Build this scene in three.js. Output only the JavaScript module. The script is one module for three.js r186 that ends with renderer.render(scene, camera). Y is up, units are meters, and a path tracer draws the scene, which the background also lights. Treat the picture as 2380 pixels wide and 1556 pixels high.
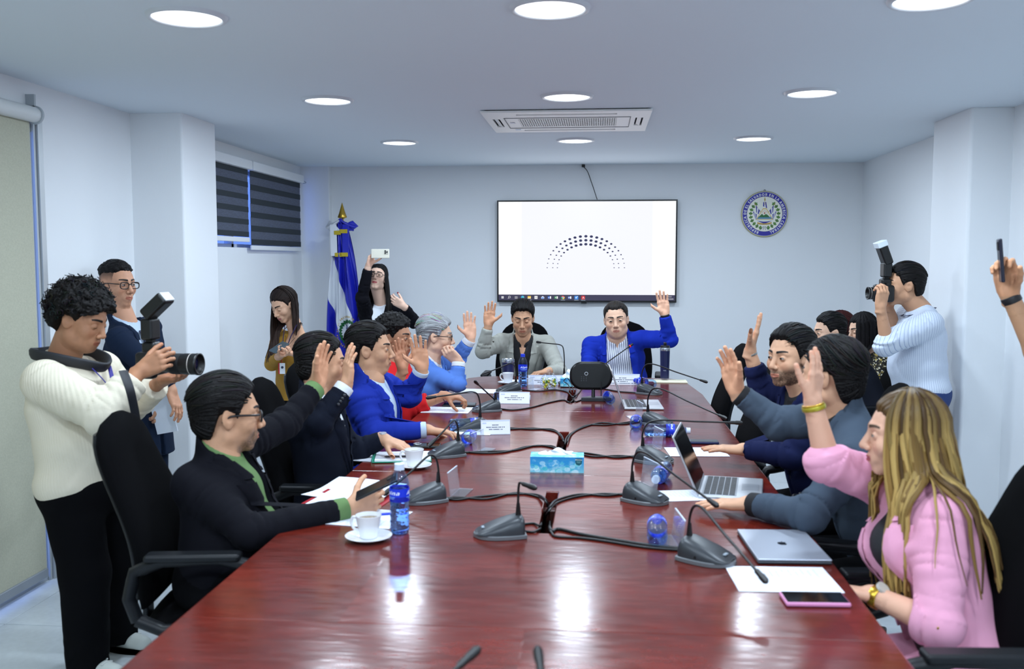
import * as THREE from 'three';
import { RoundedBoxGeometry } from 'three/addons/geometries/RoundedBoxGeometry.js';
import { mergeGeometries } from 'three/addons/utils/BufferGeometryUtils.js';
import { RectAreaLightUniformsLib } from 'three/addons/lights/RectAreaLightUniformsLib.js';

// ---------------------------------------------------------------- camera, light, exposure
RectAreaLightUniformsLib.init();
const scene = new THREE.Scene();
scene.background = new THREE.Color(0.35, 0.6, 1.6);            // daylight outside the windows
const camera = new THREE.PerspectiveCamera(38.9509, 2380 / 1556, 0.05, 60);
camera.position.set(0, 1.64, 0);
camera.rotation.order = 'YXZ';
camera.rotation.set(-0.07893, 0.09083, 0);
camera.focus = 6.2;
camera.userData.fStop = 3.2;
scene.add(camera);
const renderer = new THREE.WebGLRenderer({ antialias: true });
renderer.toneMapping = THREE.LinearToneMapping;
renderer.toneMappingExposure = 1.0;
renderer.shadowMap.enabled = true;
const LAMP_COLOR = new THREE.Color(0.73, 0.865, 1.0), LAMP_POWER = 166;
// room: metres, y up, the camera looks along -z
const CEIL = 2.51, LEFT = -2.79, RIGHT = 2.356, BACK = -8.82, FRONT = 1.6, TABLE = 0.75;

// ---------------------------------------------------------------- helpers
const V = (x, y, z) => Array.isArray(x) ? new THREE.Vector3(x[0], x[1], x[2]) : new THREE.Vector3(x, y, z);
const D2R = Math.PI / 180;
let seedN = 7;
const reseed = (n) => { seedN = n >>> 0; };
const rnd = (a = 1, b) => { seedN = (seedN + 0x6d2b79f5) | 0; let t = Math.imul(seedN ^ (seedN >>> 15), 1 | seedN); t = (t + Math.imul(t ^ (t >>> 7), 61 | t)) ^ t; const u = ((t ^ (t >>> 14)) >>> 0) / 4294967296; return b === undefined ? u * a : a + u * (b - a); };
const clamp = (x, a, b) => x < a ? a : x > b ? b : x;
const mix = (a, b, t) => a + (b - a) * t;
const sstep = (a, b, x) => { const t = clamp((x - a) / (b - a), 0, 1); return t * t * (3 - 2 * t); };
const names = new Map();
function numbered(name) { const n = names.get(name) ?? 0; names.set(name, n + 1); return n ? name + '_' + String(n).padStart(3, '0') : name; }
const std = (color, roughness = 0.6, extra = {}) => new THREE.MeshStandardMaterial({ color, roughness, ...extra });
const phys = (color, roughness, extra = {}) => new THREE.MeshPhysicalMaterial({ color, roughness, ...extra });
function mesh(name, geo, mat, parent, label) {
  const m = new THREE.Mesh(Array.isArray(geo) ? merge(geo) : geo, mat);
  m.name = name; m.castShadow = m.receiveShadow = true;
  if (label) m.userData.label = label;
  (parent || scene).add(m);
  return m;
}
function thing(name, label, category, pos = [0, 0, 0], turn = 0, group) {
  const g = new THREE.Group(); g.name = numbered(name); scene.add(g);
  g.position.set(pos[0], pos[1], pos[2]); g.rotation.y = turn;
  g.userData = { label, category }; if (group) g.userData.group = group;
  return g;
}
function tag(o, label, category, group) { o.name = numbered(o.name); o.userData.label = label; o.userData.category = category; if (group) o.userData.group = group; return o; }
function struct(name, geo, mat, parent) { const m = mesh(parent ? name : numbered(name), geo, mat, parent); if (!parent) m.userData.kind = 'structure'; return m; }
function merge(list) {
  const any = list.some((g) => !g.index);
  const gs = list.map((g) => { const h = any && g.index ? g.toNonIndexed() : g; if (!h.attributes.uv) h.setAttribute('uv', new THREE.BufferAttribute(new Float32Array(h.attributes.position.count * 2), 2)); return h; });
  const col = gs.some((g) => g.attributes.color);
  for (const g of gs) { for (const k of Object.keys(g.attributes)) if (!['position', 'normal', 'uv', 'color'].includes(k)) g.deleteAttribute(k); if (col && !g.attributes.color) g.setAttribute('color', new THREE.BufferAttribute(new Float32Array(g.attributes.position.count * 3).fill(1), 3)); }
  return mergeGeometries(gs);
}
const box = (w, h, d, x = 0, y = 0, z = 0) => new THREE.BoxGeometry(w, h, d).translate(x, y, z);
const rbox = (w, h, d, r, x = 0, y = 0, z = 0, seg = 2) => new RoundedBoxGeometry(w, h, d, seg, Math.min(r, w / 2.01, h / 2.01, d / 2.01)).translate(x, y, z);
const cyl = (r0, r1, h, x = 0, y = 0, z = 0, seg = 24, open = false) => new THREE.CylinderGeometry(r1, r0, h, seg, 1, open).translate(x, y, z);
const lathe = (pts, seg = 32) => new THREE.LatheGeometry(pts.map(([r, y]) => new THREE.Vector2(r, y)), seg);
const curve = (pts, closed = false) => new THREE.CatmullRomCurve3(pts.map((p) => V(p)), closed, 'centripetal');
const tube = (pts, r, seg = 24, rad = 6, closed = false) => new THREE.TubeGeometry(curve(pts, closed), seg, r, rad, closed);
const shapeOf = (pts) => { const s = new THREE.Shape(); pts.forEach(([x, y], i) => i ? s.lineTo(x, y) : s.moveTo(x, y)); return s; };
const extrude = (s, depth, bevel = 0, seg = 1, curveSegments = 12) => new THREE.ExtrudeGeometry(s, { depth, bevelEnabled: bevel > 0, bevelSize: bevel, bevelThickness: bevel, bevelSegments: seg, curveSegments });
// a tube whose radius changes along it, from a list of points and radii, with round ends
function taper(pts, radii, rad = 7, flat = 1, upHint) {
  const n = pts.length, pos = [], nor = [], idx = [];
  let prev = null;
  for (let i = 0; i < n; i++) {
    const t = V(pts[Math.min(i + 1, n - 1)]).sub(V(pts[Math.max(i - 1, 0)])).normalize();
    let a = prev ? prev.clone() : (upHint ? V(upHint) : Math.abs(t.y) > 0.9 ? V(1, 0, 0) : V(0, 1, 0));
    a.addScaledVector(t, -a.dot(t)).normalize(); prev = a;
    const b = t.clone().cross(a);
    for (let k = 0; k < rad; k++) {
      const an = k / rad * Math.PI * 2, c = Math.cos(an), s = Math.sin(an);
      pos.push(pts[i][0] + (a.x * c * flat + b.x * s) * radii[i], pts[i][1] + (a.y * c * flat + b.y * s) * radii[i], pts[i][2] + (a.z * c * flat + b.z * s) * radii[i]);
      nor.push(a.x * c + b.x * s * flat, a.y * c + b.y * s * flat, a.z * c + b.z * s * flat);
    }
  }
  for (let i = 0; i < n - 1; i++) for (let k = 0; k < rad; k++) { const a = i * rad + k, b = i * rad + (k + 1) % rad; idx.push(a, b, a + rad, b, b + rad, a + rad); }
  for (const [row, flip] of [[0, true], [n - 1, false]]) for (let k = 1; k < rad - 1; k++) { const a = row * rad; flip ? idx.push(a, a + k + 1, a + k) : idx.push(a, a + k, a + k + 1); }
  const g = new THREE.BufferGeometry();
  g.setAttribute('position', new THREE.Float32BufferAttribute(pos, 3)); g.setAttribute('normal', new THREE.Float32BufferAttribute(nor, 3));
  g.setIndex(idx); return g;
}
function tint(g, c) { const n = g.attributes.position.count, a = new Float32Array(n * 3); for (let i = 0; i < n; i++) { a[i * 3] = c[0]; a[i * 3 + 1] = c[1]; a[i * 3 + 2] = c[2]; } g.setAttribute('color', new THREE.BufferAttribute(a, 3)); return g; }
const lin = (hex) => { const c = new THREE.Color(hex); return [c.r, c.g, c.b]; };
// ---- noise
const hash3 = (x, y, z) => { let h = Math.imul(x, 374761393) + Math.imul(y, 668265263) + Math.imul(z, 1274126177) | 0; h = Math.imul(h ^ (h >>> 13), 1274126177); return ((h ^ (h >>> 16)) >>> 0) / 4294967296; };
function noise3(x, y, z) {
  const xi = Math.floor(x), yi = Math.floor(y), zi = Math.floor(z); let u = x - xi, v = y - yi, w = z - zi;
  u = u * u * (3 - 2 * u); v = v * v * (3 - 2 * v); w = w * w * (3 - 2 * w);
  const a = mix(mix(hash3(xi, yi, zi), hash3(xi + 1, yi, zi), u), mix(hash3(xi, yi + 1, zi), hash3(xi + 1, yi + 1, zi), u), v);
  const b = mix(mix(hash3(xi, yi, zi + 1), hash3(xi + 1, yi, zi + 1), u), mix(hash3(xi, yi + 1, zi + 1), hash3(xi + 1, yi + 1, zi + 1), u), v);
  return mix(a, b, w) * 2 - 1;
}
// ---- textures
function dataTex(w, h, fn, srgb = false) {
  const d = new Uint8Array(w * h * 4);
  for (let y = 0; y < h; y++) for (let x = 0; x < w; x++) { const c = fn(x, y, w, h), o = (y * w + x) * 4; if (Array.isArray(c)) { d[o] = c[0]; d[o + 1] = c[1]; d[o + 2] = c[2]; } else d[o] = d[o + 1] = d[o + 2] = c; d[o + 3] = 255; }
  const t = new THREE.DataTexture(d, w, h); t.wrapS = t.wrapT = THREE.RepeatWrapping; t.magFilter = t.minFilter = THREE.LinearFilter; if (srgb) t.colorSpace = THREE.SRGBColorSpace; t.needsUpdate = true; return t;
}
function canvasTex(w, h, draw) {
  const c = document.createElement('canvas'); c.width = w; c.height = h; const x = c.getContext('2d'); draw(x, w, h);
  const t = new THREE.CanvasTexture(c); t.colorSpace = THREE.SRGBColorSpace; t.magFilter = THREE.LinearFilter; return t;
}
const tileNoise = (x, y, n, per, s) => { const a = x / n * per, b = y / n * per; const m = (v) => ((v % per) + per) % per; const xi = Math.floor(a), yi = Math.floor(b); let u = a - xi, v = b - yi; u = u * u * (3 - 2 * u); v = v * v * (3 - 2 * v); return mix(mix(hash3(m(xi), m(yi), s), hash3(m(xi + 1), m(yi), s), u), mix(hash3(m(xi), m(yi + 1), s), hash3(m(xi + 1), m(yi + 1), s), u), v); };
const rep = (t, x, y) => { const c = t.clone(); c.repeat.set(x, y); c.needsUpdate = true; return c; };
const rotV = (m, v) => [m[0] * v[0] + m[3] * v[1] + m[6] * v[2], m[1] * v[0] + m[4] * v[1] + m[7] * v[2], m[2] * v[0] + m[5] * v[1] + m[8] * v[2]];
const addV = (a, b, s = 1) => [a[0] + b[0] * s, a[1] + b[1] * s, a[2] + b[2] * s];
const subV = (a, b) => [a[0] - b[0], a[1] - b[1], a[2] - b[2]];
const lenV = (a) => Math.hypot(a[0], a[1], a[2]);
const lerpV = (a, b, t) => [mix(a[0], b[0], t), mix(a[1], b[1], t), mix(a[2], b[2], t)];

// ---------------------------------------------------------------- materials of the room
const plasterBump = dataTex(256, 256, (x, y) => 128 + 60 * (tileNoise(x, y, 256, 24, 1) - 0.5) + 50 * (tileNoise(x, y, 256, 90, 2) - 0.5));
const WALL = std(new THREE.Color(0.80, 0.82, 0.84), 0.75, { bumpMap: rep(plasterBump, 1, 1), bumpScale: 0.0006 });
const CEILM = std(new THREE.Color(0.74, 0.82, 0.88), 0.85);
const TRIMW = std(new THREE.Color(0.78, 0.80, 0.82), 0.5);
const BLACK = std(new THREE.Color(0.012, 0.012, 0.014), 0.45);
const GROUT = std(new THREE.Color(0.13, 0.14, 0.16), 0.9);

// ---------------------------------------------------------------- shell
const wt = 0.16;
{ // plaster slab with the opening for the air conditioner
  const x0 = LEFT - wt, x1 = RIGHT + wt, s = shapeOf([[x0, -FRONT - wt], [x1, -FRONT - wt], [x1, -BACK + wt], [x0, -BACK + wt]]), h = new THREE.Path(), ax = -0.195, az = 5.99; // outline y = -z
  h.moveTo(ax - 0.475, az - 0.41); h.lineTo(ax + 0.475, az - 0.41); h.lineTo(ax + 0.475, az + 0.41); h.lineTo(ax - 0.475, az + 0.41); h.lineTo(ax - 0.475, az - 0.41); s.holes.push(h);
  struct('ceiling', extrude(s, 0.12).rotateX(-Math.PI / 2).translate(0, CEIL, 0), CEILM);
}
struct('wall_back', box(RIGHT - LEFT + 2 * wt, CEIL + 0.1, wt, (LEFT + RIGHT) / 2, CEIL / 2 - 0.05, BACK - wt / 2), WALL);
struct('wall_front', box(RIGHT - LEFT + 2 * wt, CEIL + 0.1, wt, (LEFT + RIGHT) / 2, CEIL / 2 - 0.05, FRONT + wt / 2), WALL);
struct('wall_right', box(wt, CEIL + 0.1, FRONT - BACK, RIGHT + wt / 2, CEIL / 2 - 0.05, (FRONT + BACK) / 2), WALL);
struct('pillar_right', [rbox(0.5, CEIL + 0.02, 0.62, 0.02, 2.12 + 0.25, CEIL / 2, -6.03)], WALL);
struct('pillar_left', [rbox(0.5, CEIL + 0.02, 0.5, 0.015, -2.47 - 0.25, CEIL / 2, -5.75)], WALL);
struct('pillar_corner', [rbox(0.34, CEIL + 0.02, 0.1, 0.01, -2.515 - 0.17, CEIL / 2, -8.80)], WALL);
// left wall: solid stretches round the sliding door (z -4.62 .. -0.6) and the high window (z -8.72 .. -6.02)
{
  const wx = LEFT - wt / 2, h = CEIL + 0.1, yc = CEIL / 2 - 0.05, g = [];
  const span = (z0, z1, y0 = -0.1, y1 = CEIL) => g.push(box(wt, y1 - y0, z1 - z0, wx, (y0 + y1) / 2, (z0 + z1) / 2));
  span(BACK, -8.70); span(-8.70, -6.02, -0.1, 1.735); span(-8.70, -6.02, 2.36, CEIL); span(-6.02, -4.56); span(-4.56, -0.4, 2.33, CEIL); span(-0.4, FRONT);
  struct('wall_left', g, WALL);
}
// floor: bed of grout with white porcelain tiles laid on it
{
  const floor = struct('floor', box(RIGHT - LEFT + 2 * wt, 0.1, FRONT - BACK + 2 * wt, (LEFT + RIGHT) / 2, -0.058, (FRONT + BACK) / 2), GROUT);
  const tb = dataTex(256, 256, (x, y) => { const n = 232 + 14 * (tileNoise(x, y, 256, 6, 3) - 0.5) + 8 * (tileNoise(x, y, 256, 40, 4) - 0.5); return [n - 4, n, n + 3]; }, true);
  const tm = [0, 1, 2].map((k) => std(new THREE.Color(0.80 - k * 0.02, 0.83 - k * 0.02, 0.85 - k * 0.02), 0.28, { map: tb }));
  const s = 0.62, tg = new RoundedBoxGeometry(s - 0.004, 0.012, s - 0.004, 1, 0.002);
  // grout lines seen at z = -3.955 and x = -2.03
  for (let i = -3; i < 9; i++) for (let j = -10; j < 11; j++) {
    const x = -2.035 + (i + 0.5) * s, z = -3.93 + (j + 0.5) * s;
    if (x + s / 2 < LEFT || x - s / 2 > RIGHT || z + s / 2 < BACK || z - s / 2 > FRONT) continue;
    const t = mesh('floor_tile', tg, tm[(i * 7 + j * 3 + 66) % 3], floor); t.position.set(x, -0.006, z);
  }
}
// skirting is absent in the photograph; sliding door with roller blind on the left
{
  const d = new THREE.Group(); d.name = 'door_1'; d.userData.kind = 'structure'; scene.add(d);
  const alu = std(new THREE.Color(0.50, 0.53, 0.55), 0.38, { metalness: 0.35 }), x = LEFT;
  mesh('door_frame', [rbox(0.09, 2.33, 0.05, 0.006, x - 0.055, 1.165, -4.535), box(0.02, 2.33, 0.04, x + 0.004, 1.165, -4.55), box(0.012, 2.33, 0.015, x - 0.002, 1.165, -4.515), rbox(0.09, 2.33, 0.10, 0.006, x - 0.055, 1.165, -0.45), box(0.1, 0.06, 4.1, x - 0.06, 2.30, -2.48), box(0.1, 0.03, 4.1, x - 0.06, 0.005, -2.48)], alu, d);
  const gl = phys(0xffffff, 0.03, { transmission: 1, thickness: 0, ior: 1.45 });
  for (const z of [-3.5, -1.46]) mesh('glass_pane', box(0.008, 2.25, 2.02, x - 0.075, 1.15, z), gl, d);
}
{
  const r = thing('roller_blind', 'cream roller blind pulled down over the glazed door', 'blind', [LEFT + 0.02, 0, -2.5]);
  const fab = dataTex(128, 128, (x, y) => { const n = 214 + 10 * ((x % 2) - 0.5) + 12 * (tileNoise(x, y, 128, 64, 8) - 0.5); return [n, n - 1, n - 12]; }, true);
  const blindM = std(new THREE.Color(0.70, 0.70, 0.61), 0.85, { map: rep(fab, 12, 8) });
  mesh('blind_fabric', box(0.003, 2.26, 3.84, 0.0, 1.20, -0.03), blindM, r);
  mesh('roller_tube', new THREE.CylinderGeometry(0.038, 0.038, 3.92, 24).rotateX(Math.PI / 2).translate(0.022, 2.345, 0), std(0xd9dcdc, 0.55), r);
  mesh('bottom_rail', rbox(0.022, 0.048, 3.84, 0.006, 0, 0.062, -0.03), std(new THREE.Color(0.33, 0.36, 0.40), 0.45, { metalness: 0.4 }), r);
  for (const s of [-1, 1]) mesh('end_bracket', [cyl(0.045, 0.045, 0.014, 0, 0, 0, 24).rotateX(Math.PI / 2).translate(0.022, 2.345, s * 1.965), box(0.05, 0.09, 0.014, 0.0, 2.40, s * 1.965)], std(0xaeb5ba, 0.5), r);
}
// ---------------------------------------------------------------- high window with striped day-night blinds
{
  const w = new THREE.Group(); w.name = 'window_1'; w.userData.kind = 'structure'; scene.add(w);
  const alu = std(new THREE.Color(0.70, 0.74, 0.78), 0.4), x = LEFT, y0 = 1.735, y1 = 2.36;
  mesh('window_frame', [box(0.06, 0.03, 2.66, x - 0.12, y0 + 0.015, -7.36), box(0.06, 0.03, 2.66, x - 0.12, y1 - 0.015, -7.36), box(0.06, y1 - y0, 0.03, x - 0.12, (y0 + y1) / 2, -8.68), box(0.06, y1 - y0, 0.03, x - 0.12, (y0 + y1) / 2, -6.04), box(0.06, y1 - y0, 0.04, x - 0.12, (y0 + y1) / 2, -7.28)], alu, w);
  for (const z of [-7.98, -6.66]) mesh('window_pane', box(0.006, y1 - y0 - 0.06, 1.25, x - 0.12, (y0 + y1) / 2, z), phys(0xe8f0ff, 0.03, { transmission: 1, thickness: 0 }), w);
}
const slatA = dataTex(256, 64, (x, y) => { const n = tileNoise(x, y * 3, 256, 64, 11) * 0.6 + 0.4 * tileNoise(x * 2, y * 8, 256, 128, 12); return [34 + 56 * n, 44 + 62 * n, 66 + 74 * n]; }, true);
const slatDark = std(new THREE.Color(0.014, 0.022, 0.030), 0.8), slatSheer = phys(0xffffff, 0.8, { map: slatA, transmission: 0.42, thickness: 0 });
function zebraBlind(label, z0, z1, yb, yt, n) {
  const zc = (z0 + z1) / 2, L = z1 - z0;
  const b = thing('striped_blind', label, 'blind', [LEFT + 0.035, 0, zc], 0, undefined);
  mesh('head_box', rbox(0.09, 0.075, L + 0.03, 0.012, 0.0, yt + 0.036, 0), TRIMW, b);
  const H = yt - yb - 0.03, s = H / (n + 0.5);
  for (let k = 0; k <= n; k++) {
    const y = yt - k * s;
    mesh('dark_slat', box(0.003, s * 0.42, L, 0.006, y - s * 0.21, 0), slatDark, b);
    if (k < n) mesh('sheer_slat', box(0.002, s * 0.60, L, 0.004, y - s * 0.70, 0), slatSheer, b);
  }
  mesh('bottom_rail', rbox(0.018, 0.036, L, 0.005, 0.005, yb + 0.016, 0), TRIMW, b);
  return b;
}
zebraBlind('dark striped blind on the shorter part of the window beside the pillar', -7.29, -6.05, 1.78, 2.345, 5);
{
  const b = zebraBlind('dark striped blind on the longer part of the window beside the flag', -8.60, -7.34, 1.72, 2.345, 5);
  mesh('pull_chain', tube([[0.03, 2.37, -0.645], [0.05, 2.352, -0.68], [0.02, 2.345, -0.68]].map((p) => [p[0], p[1], p[2]]), 0.003, 12, 5), std(0x8a939c, 0.4), b);
}
// ---------------------------------------------------------------- round ceiling downlights
{
  const glow = new THREE.MeshStandardMaterial({ color: 0xffffff, emissive: new THREE.Color(0.93, 0.97, 1.0), emissiveIntensity: 3.2, roughness: 0.4 });
  const rim = std(0xd5dae0, 0.35);
  const ring = lathe([[0.118, 0.001], [0.121, -0.010], [0.127, -0.014], [0.138, -0.010], [0.142, 0.0]], 48), disc = new THREE.CylinderGeometry(0.119, 0.119, 0.006, 48);
  const col = ['on the blind side', 'over the table', 'on the emblem side'], row = ['fifth', 'fourth', 'third', 'second', 'first'];
  const xs = [-1.475, -0.173, 1.1], zs = [-0.30, 1.53 * -1, -3.35, -5.13, -7.0];
  zs.forEach((z, iz) => xs.forEach((x, ix) => {
    const l = thing('ceiling_downlight', `round glowing ceiling downlight ${col[ix]}, ${row[iz]} row from the screen wall`, 'ceiling light', [x, CEIL, z], 0, 'round ceiling downlights');
    mesh('trim_ring', ring, rim, l); const g = mesh('diffuser', disc, glow, l); g.position.y = -0.004; g.castShadow = false;
    const a = new THREE.RectAreaLight(LAMP_COLOR, LAMP_POWER, 0.19, 0.19); a.rotation.x = -Math.PI / 2; a.position.set(0, -0.016, 0); l.add(a);
  }));
}

// ---------------------------------------------------------------- conference table
{
  const TX0 = -1.03, TX1 = 0.69, TC = -0.17, zs = [-0.57, -2.22, -3.87, -5.52, -7.17];
  const table = thing('conference_table', 'long glossy mahogany conference table with cable slots', 'table', [TC, 0, -3.87]);
  const S = 1024, wood = dataTex(S, S, (x, y) => {
    const warp = 5 * tileNoise(x, y, S, 5, 21) + 2 * tileNoise(x, y, S, 13, 22);
    const g = 0.5 * tileNoise(x * 0.25, y + warp * 6, S, 64, 23) + 0.3 * tileNoise(x * 0.5, y + warp * 5, S, 200, 24) + 0.2 * tileNoise(x, y, S, 400, 25);
    const b = tileNoise(x * 0.5, y + warp * 10, S, 8, 26);
    const k = 0.70 + 0.36 * g + 0.20 * b;
    return [clamp(98 * k, 0, 255), clamp(33 * k, 0, 255), clamp(24 * k, 0, 255)];
  }, true);
  const rough = dataTex(512, 512, (x, y) => 66 + 26 * tileNoise(x * 0.3, y, 512, 64, 27) + 26 * tileNoise(x, y, 512, 6, 28));
  const bump = dataTex(512, 512, (x, y) => 128 + 70 * (tileNoise(x * 0.25, y, 512, 128, 29) - 0.5) + 90 * (tileNoise(x, y, 512, 7, 30) - 0.5));
  const mk = (dx, dy) => { const f = (t) => { const c = rep(t, 0.8, 0.8); c.offset.set(dx, dy); return c; }; return phys(new THREE.Color(1.0, 0.90, 0.86), 0.52, { map: f(wood), roughnessMap: f(rough), bumpMap: f(bump), bumpScale: 0.0007, ior: 1.5 }); };
  const slots = [[-1.35, -0.8], [-3.585, -3.02], [-4.86, -4.34], [-6.45, -5.85]];
  const base = std(new THREE.Color(0.075, 0.018, 0.013), 0.4);
  for (let k = 0; k < 4; k++) {
    const z0 = zs[k], z1 = zs[k + 1] + 0.004, hw = (TX1 - TX0) / 2, c = 0.10;
    // local y of the outline runs away from the camera
    const a = -z0, b = -z1, o = k < 3 ? [[-hw, a], [hw, a], [hw, b], [-hw, b]] : [[-hw, a], [hw, a], [hw, b - 0.85], [hw - 0.06, b - 0.14], [hw - 0.16, b - 0.03], [hw - 0.3, b], [-hw + 0.3, b], [-hw + 0.16, b - 0.03], [-hw + 0.06, b - 0.14], [-hw, b - 0.85]];
    const s = shapeOf(o), h = new THREE.Path(), [sa, sb] = slots[k];
    h.moveTo(-0.026, -sb); h.lineTo(0.026, -sb); h.lineTo(0.026, -sa); h.lineTo(-0.026, -sa); h.lineTo(-0.026, -sb); s.holes.push(h);
    const g = extrude(s, 0.036, 0.004, 2); g.rotateX(-Math.PI / 2);
    const t = mesh('table_section', g, mk(k * 0.37, k * 0.21), table); t.position.set(0, TABLE - 0.040, 3.87);
    const tl2 = sb - sa + 0.02, zc = 3.87 + (sa + sb) / 2; // deep wooden cable well under the slot
    mesh('cable_well', [box(0.16, 0.012, tl2, 0, TABLE - 0.42, zc), box(0.012, 0.38, tl2, -0.08, TABLE - 0.23, zc), box(0.012, 0.38, tl2, 0.08, TABLE - 0.23, zc), box(0.16, 0.38, 0.012, 0, TABLE - 0.23, zc - tl2 / 2), box(0.16, 0.38, 0.012, 0, TABLE - 0.23, zc + tl2 / 2)], base, table);
    for (const sx of [-1, 1]) mesh('apron', box(0.03, 0.06, 1.5, sx * (hw - 0.42), TABLE - 0.07, 3.87 + (z0 + z1) / 2), base, table);
    for (const zp of [z0 - 0.35, z1 + 0.35]) mesh('pedestal', rbox(0.6, TABLE - 0.05, 0.05, 0.006, 0, (TABLE - 0.05) / 2, 3.87 + zp), base, table);
  }
}
// ---------------------------------------------------------------- office chairs
const chairFabric = phys(new THREE.Color(0.0035, 0.0035, 0.0042), 0.95, { bumpMap: rep(dataTex(128, 128, (x, y) => 128 + 80 * (((x >> 1) + (y >> 1)) % 2 - 0.5) + 60 * (tileNoise(x, y, 128, 64, 31) - 0.5)), 30, 30), bumpScale: 0.0005, specularIntensity: 0.1 });
const chairPlastic = phys(new THREE.Color(0.006, 0.007, 0.009), 0.42, { specularIntensity: 0.5 });
// a padded shell lofted through superellipse sections: rows of [y, halfWidth, halfDepth, z]
function loft(rows, n = 28, p = 2.6, capR = 0.5) {
  const pos = [], idx = [], uv = [], R = rows.length;
  for (let i = 0; i < R; i++) for (let k = 0; k <= n; k++) {
    const a = k / n * Math.PI * 2, c = Math.cos(a), s = Math.sin(a), [y, w, d, z, x = 0] = rows[i];
    pos.push(x + Math.sign(c) * Math.abs(c) ** (2 / p) * w, y, z + Math.sign(s) * Math.abs(s) ** (2 / p) * d); uv.push(k / n, y);
  }
  for (let i = 0; i < R - 1; i++) for (let k = 0; k < n; k++) { const a = i * (n + 1) + k, b = a + n + 1; idx.push(a, b, a + 1, a + 1, b, b + 1); }
  const cap = (i, flip) => { const c = pos.length / 3; pos.push(rows[i][4] ?? 0, rows[i][0], rows[i][3]); uv.push(0, rows[i][0]); for (let k = 0; k < n; k++) { const a = i * (n + 1) + k; flip ? idx.push(c, a, a + 1) : idx.push(c, a + 1, a); } };
  cap(0, true); cap(R - 1, false);
  const g = new THREE.BufferGeometry(); g.setAttribute('position', new THREE.Float32BufferAttribute(pos, 3)); g.setAttribute('uv', new THREE.Float32BufferAttribute(uv, 2)); g.setIndex(idx); g.computeVertexNormals(); return g;
}
function makeChair() {
  const c = thing('office_chair', '', 'chair', [0, 0, 0], 0);
  const back = [];
  for (let i = 0; i <= 22; i++) {
    const v = i / 22, y = 0.50 + 0.62 * v;
    const w = (0.205 + 0.035 * Math.sin(Math.min(1, v * 1.25) * Math.PI)) * (v > 0.78 ? Math.sqrt(Math.max(0.0, 1 - ((v - 0.78) / 0.225) ** 2.4)) * 0.86 + 0.14 * (1 - v) / 0.22 : 1);
    const d = 0.048 * Math.min(1, 0.35 + v * 6) * (v > 0.86 ? Math.sqrt(Math.max(0.02, 1 - ((v - 0.86) / 0.145) ** 2)) : 1);
    back.push([y, Math.max(w, 0.012), Math.max(d, 0.006), -0.215 - 0.10 * v + 0.035 * Math.sin(v * Math.PI * 1.6)]);
  }
  mesh('backrest', loft(back), chairFabric, c);
  mesh('back_shell', loft(back.slice(1, -2).map(([y, w, d, z]) => [y, w * 0.93, d * 0.7, z - 0.022])), chairPlastic, c);
  const seat = []; for (let i = 0; i <= 8; i++) { const v = i / 8, e = Math.sin(clamp(v, 0.03, 0.97) * Math.PI) ** 0.25; seat.push([0.40 + 0.09 * v, 0.245 * e, 0.245 * e, 0.02]); }
  mesh('seat', loft(seat, 32, 3.4), chairFabric, c);
  mesh('gas_column', [cyl(0.03, 0.03, 0.32, 0, 0.25, 0.0, 16), rbox(0.18, 0.04, 0.22, 0.01, 0, 0.395, 0), box(0.07, 0.02, 0.16, 0, 0.40, -0.2), rbox(0.07, 0.24, 0.02, 0.008, 0, 0.51, -0.265)], chairPlastic, c);
  for (const s of [-1, 1]) {
    const o = new THREE.Shape(); // D-shaped arm loop in the z-y plane
    const pts = [[-0.20, 0.50], [-0.225, 0.57], [-0.205, 0.655], [-0.12, 0.69], [0.06, 0.695], [0.15, 0.675], [0.19, 0.61], [0.185, 0.54], [0.14, 0.485], [0.06, 0.465], [-0.12, 0.465]];
    mesh('armrest', [taper(pts.concat([pts[0]]).flatMap((p, i, a) => i < a.length - 1 ? [0, 0.33, 0.66].map((t) => [s * 0.295, mix(p[1], a[i + 1][1], t), mix(p[0], a[i + 1][0], t)]) : [[s * 0.295, p[1], p[0]]]), new Array(34).fill(0.021), 8, 1.2), rbox(0.062, 0.026, 0.30, 0.012, s * 0.295, 0.703, -0.02), box(0.09, 0.03, 0.14, s * 0.262, 0.455, -0.02)], chairPlastic, c);
  }
  const spoke = rbox(0.045, 0.03, 0.29, 0.01, 0, 0.085, 0.155);
  for (let k = 0; k < 5; k++) {
    const st = mesh('base_spoke', spoke, chairPlastic, c); st.rotation.y = k * Math.PI * 0.4 + 0.3;
    mesh('caster', [new THREE.CylinderGeometry(0.028, 0.028, 0.018, 14).rotateZ(Math.PI / 2).translate(0.014, 0.028, 0.285), new THREE.CylinderGeometry(0.028, 0.028, 0.018, 14).rotateZ(Math.PI / 2).translate(-0.014, 0.028, 0.285), cyl(0.01, 0.01, 0.05, 0, 0.06, 0.285, 8)], chairPlastic, st);
  }
  return c;
}
const chairProto = makeChair(); let chairUsed = false;
function chair(x, z, deg, label) {
  let c = chairProto;
  if (chairUsed) { c = chairProto.clone(); const tagged = c.getObjectByName('inventory_label'); if (tagged) c.remove(tagged); c.userData = { ...chairProto.userData }; c.name = numbered('office_chair'); scene.add(c); }
  chairUsed = true; c.position.set(x, 0, z); c.rotation.set(0, deg * D2R, 0); c.userData.label = label; c.userData.group = 'black office chairs in the meeting room'; return c;
}
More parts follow.
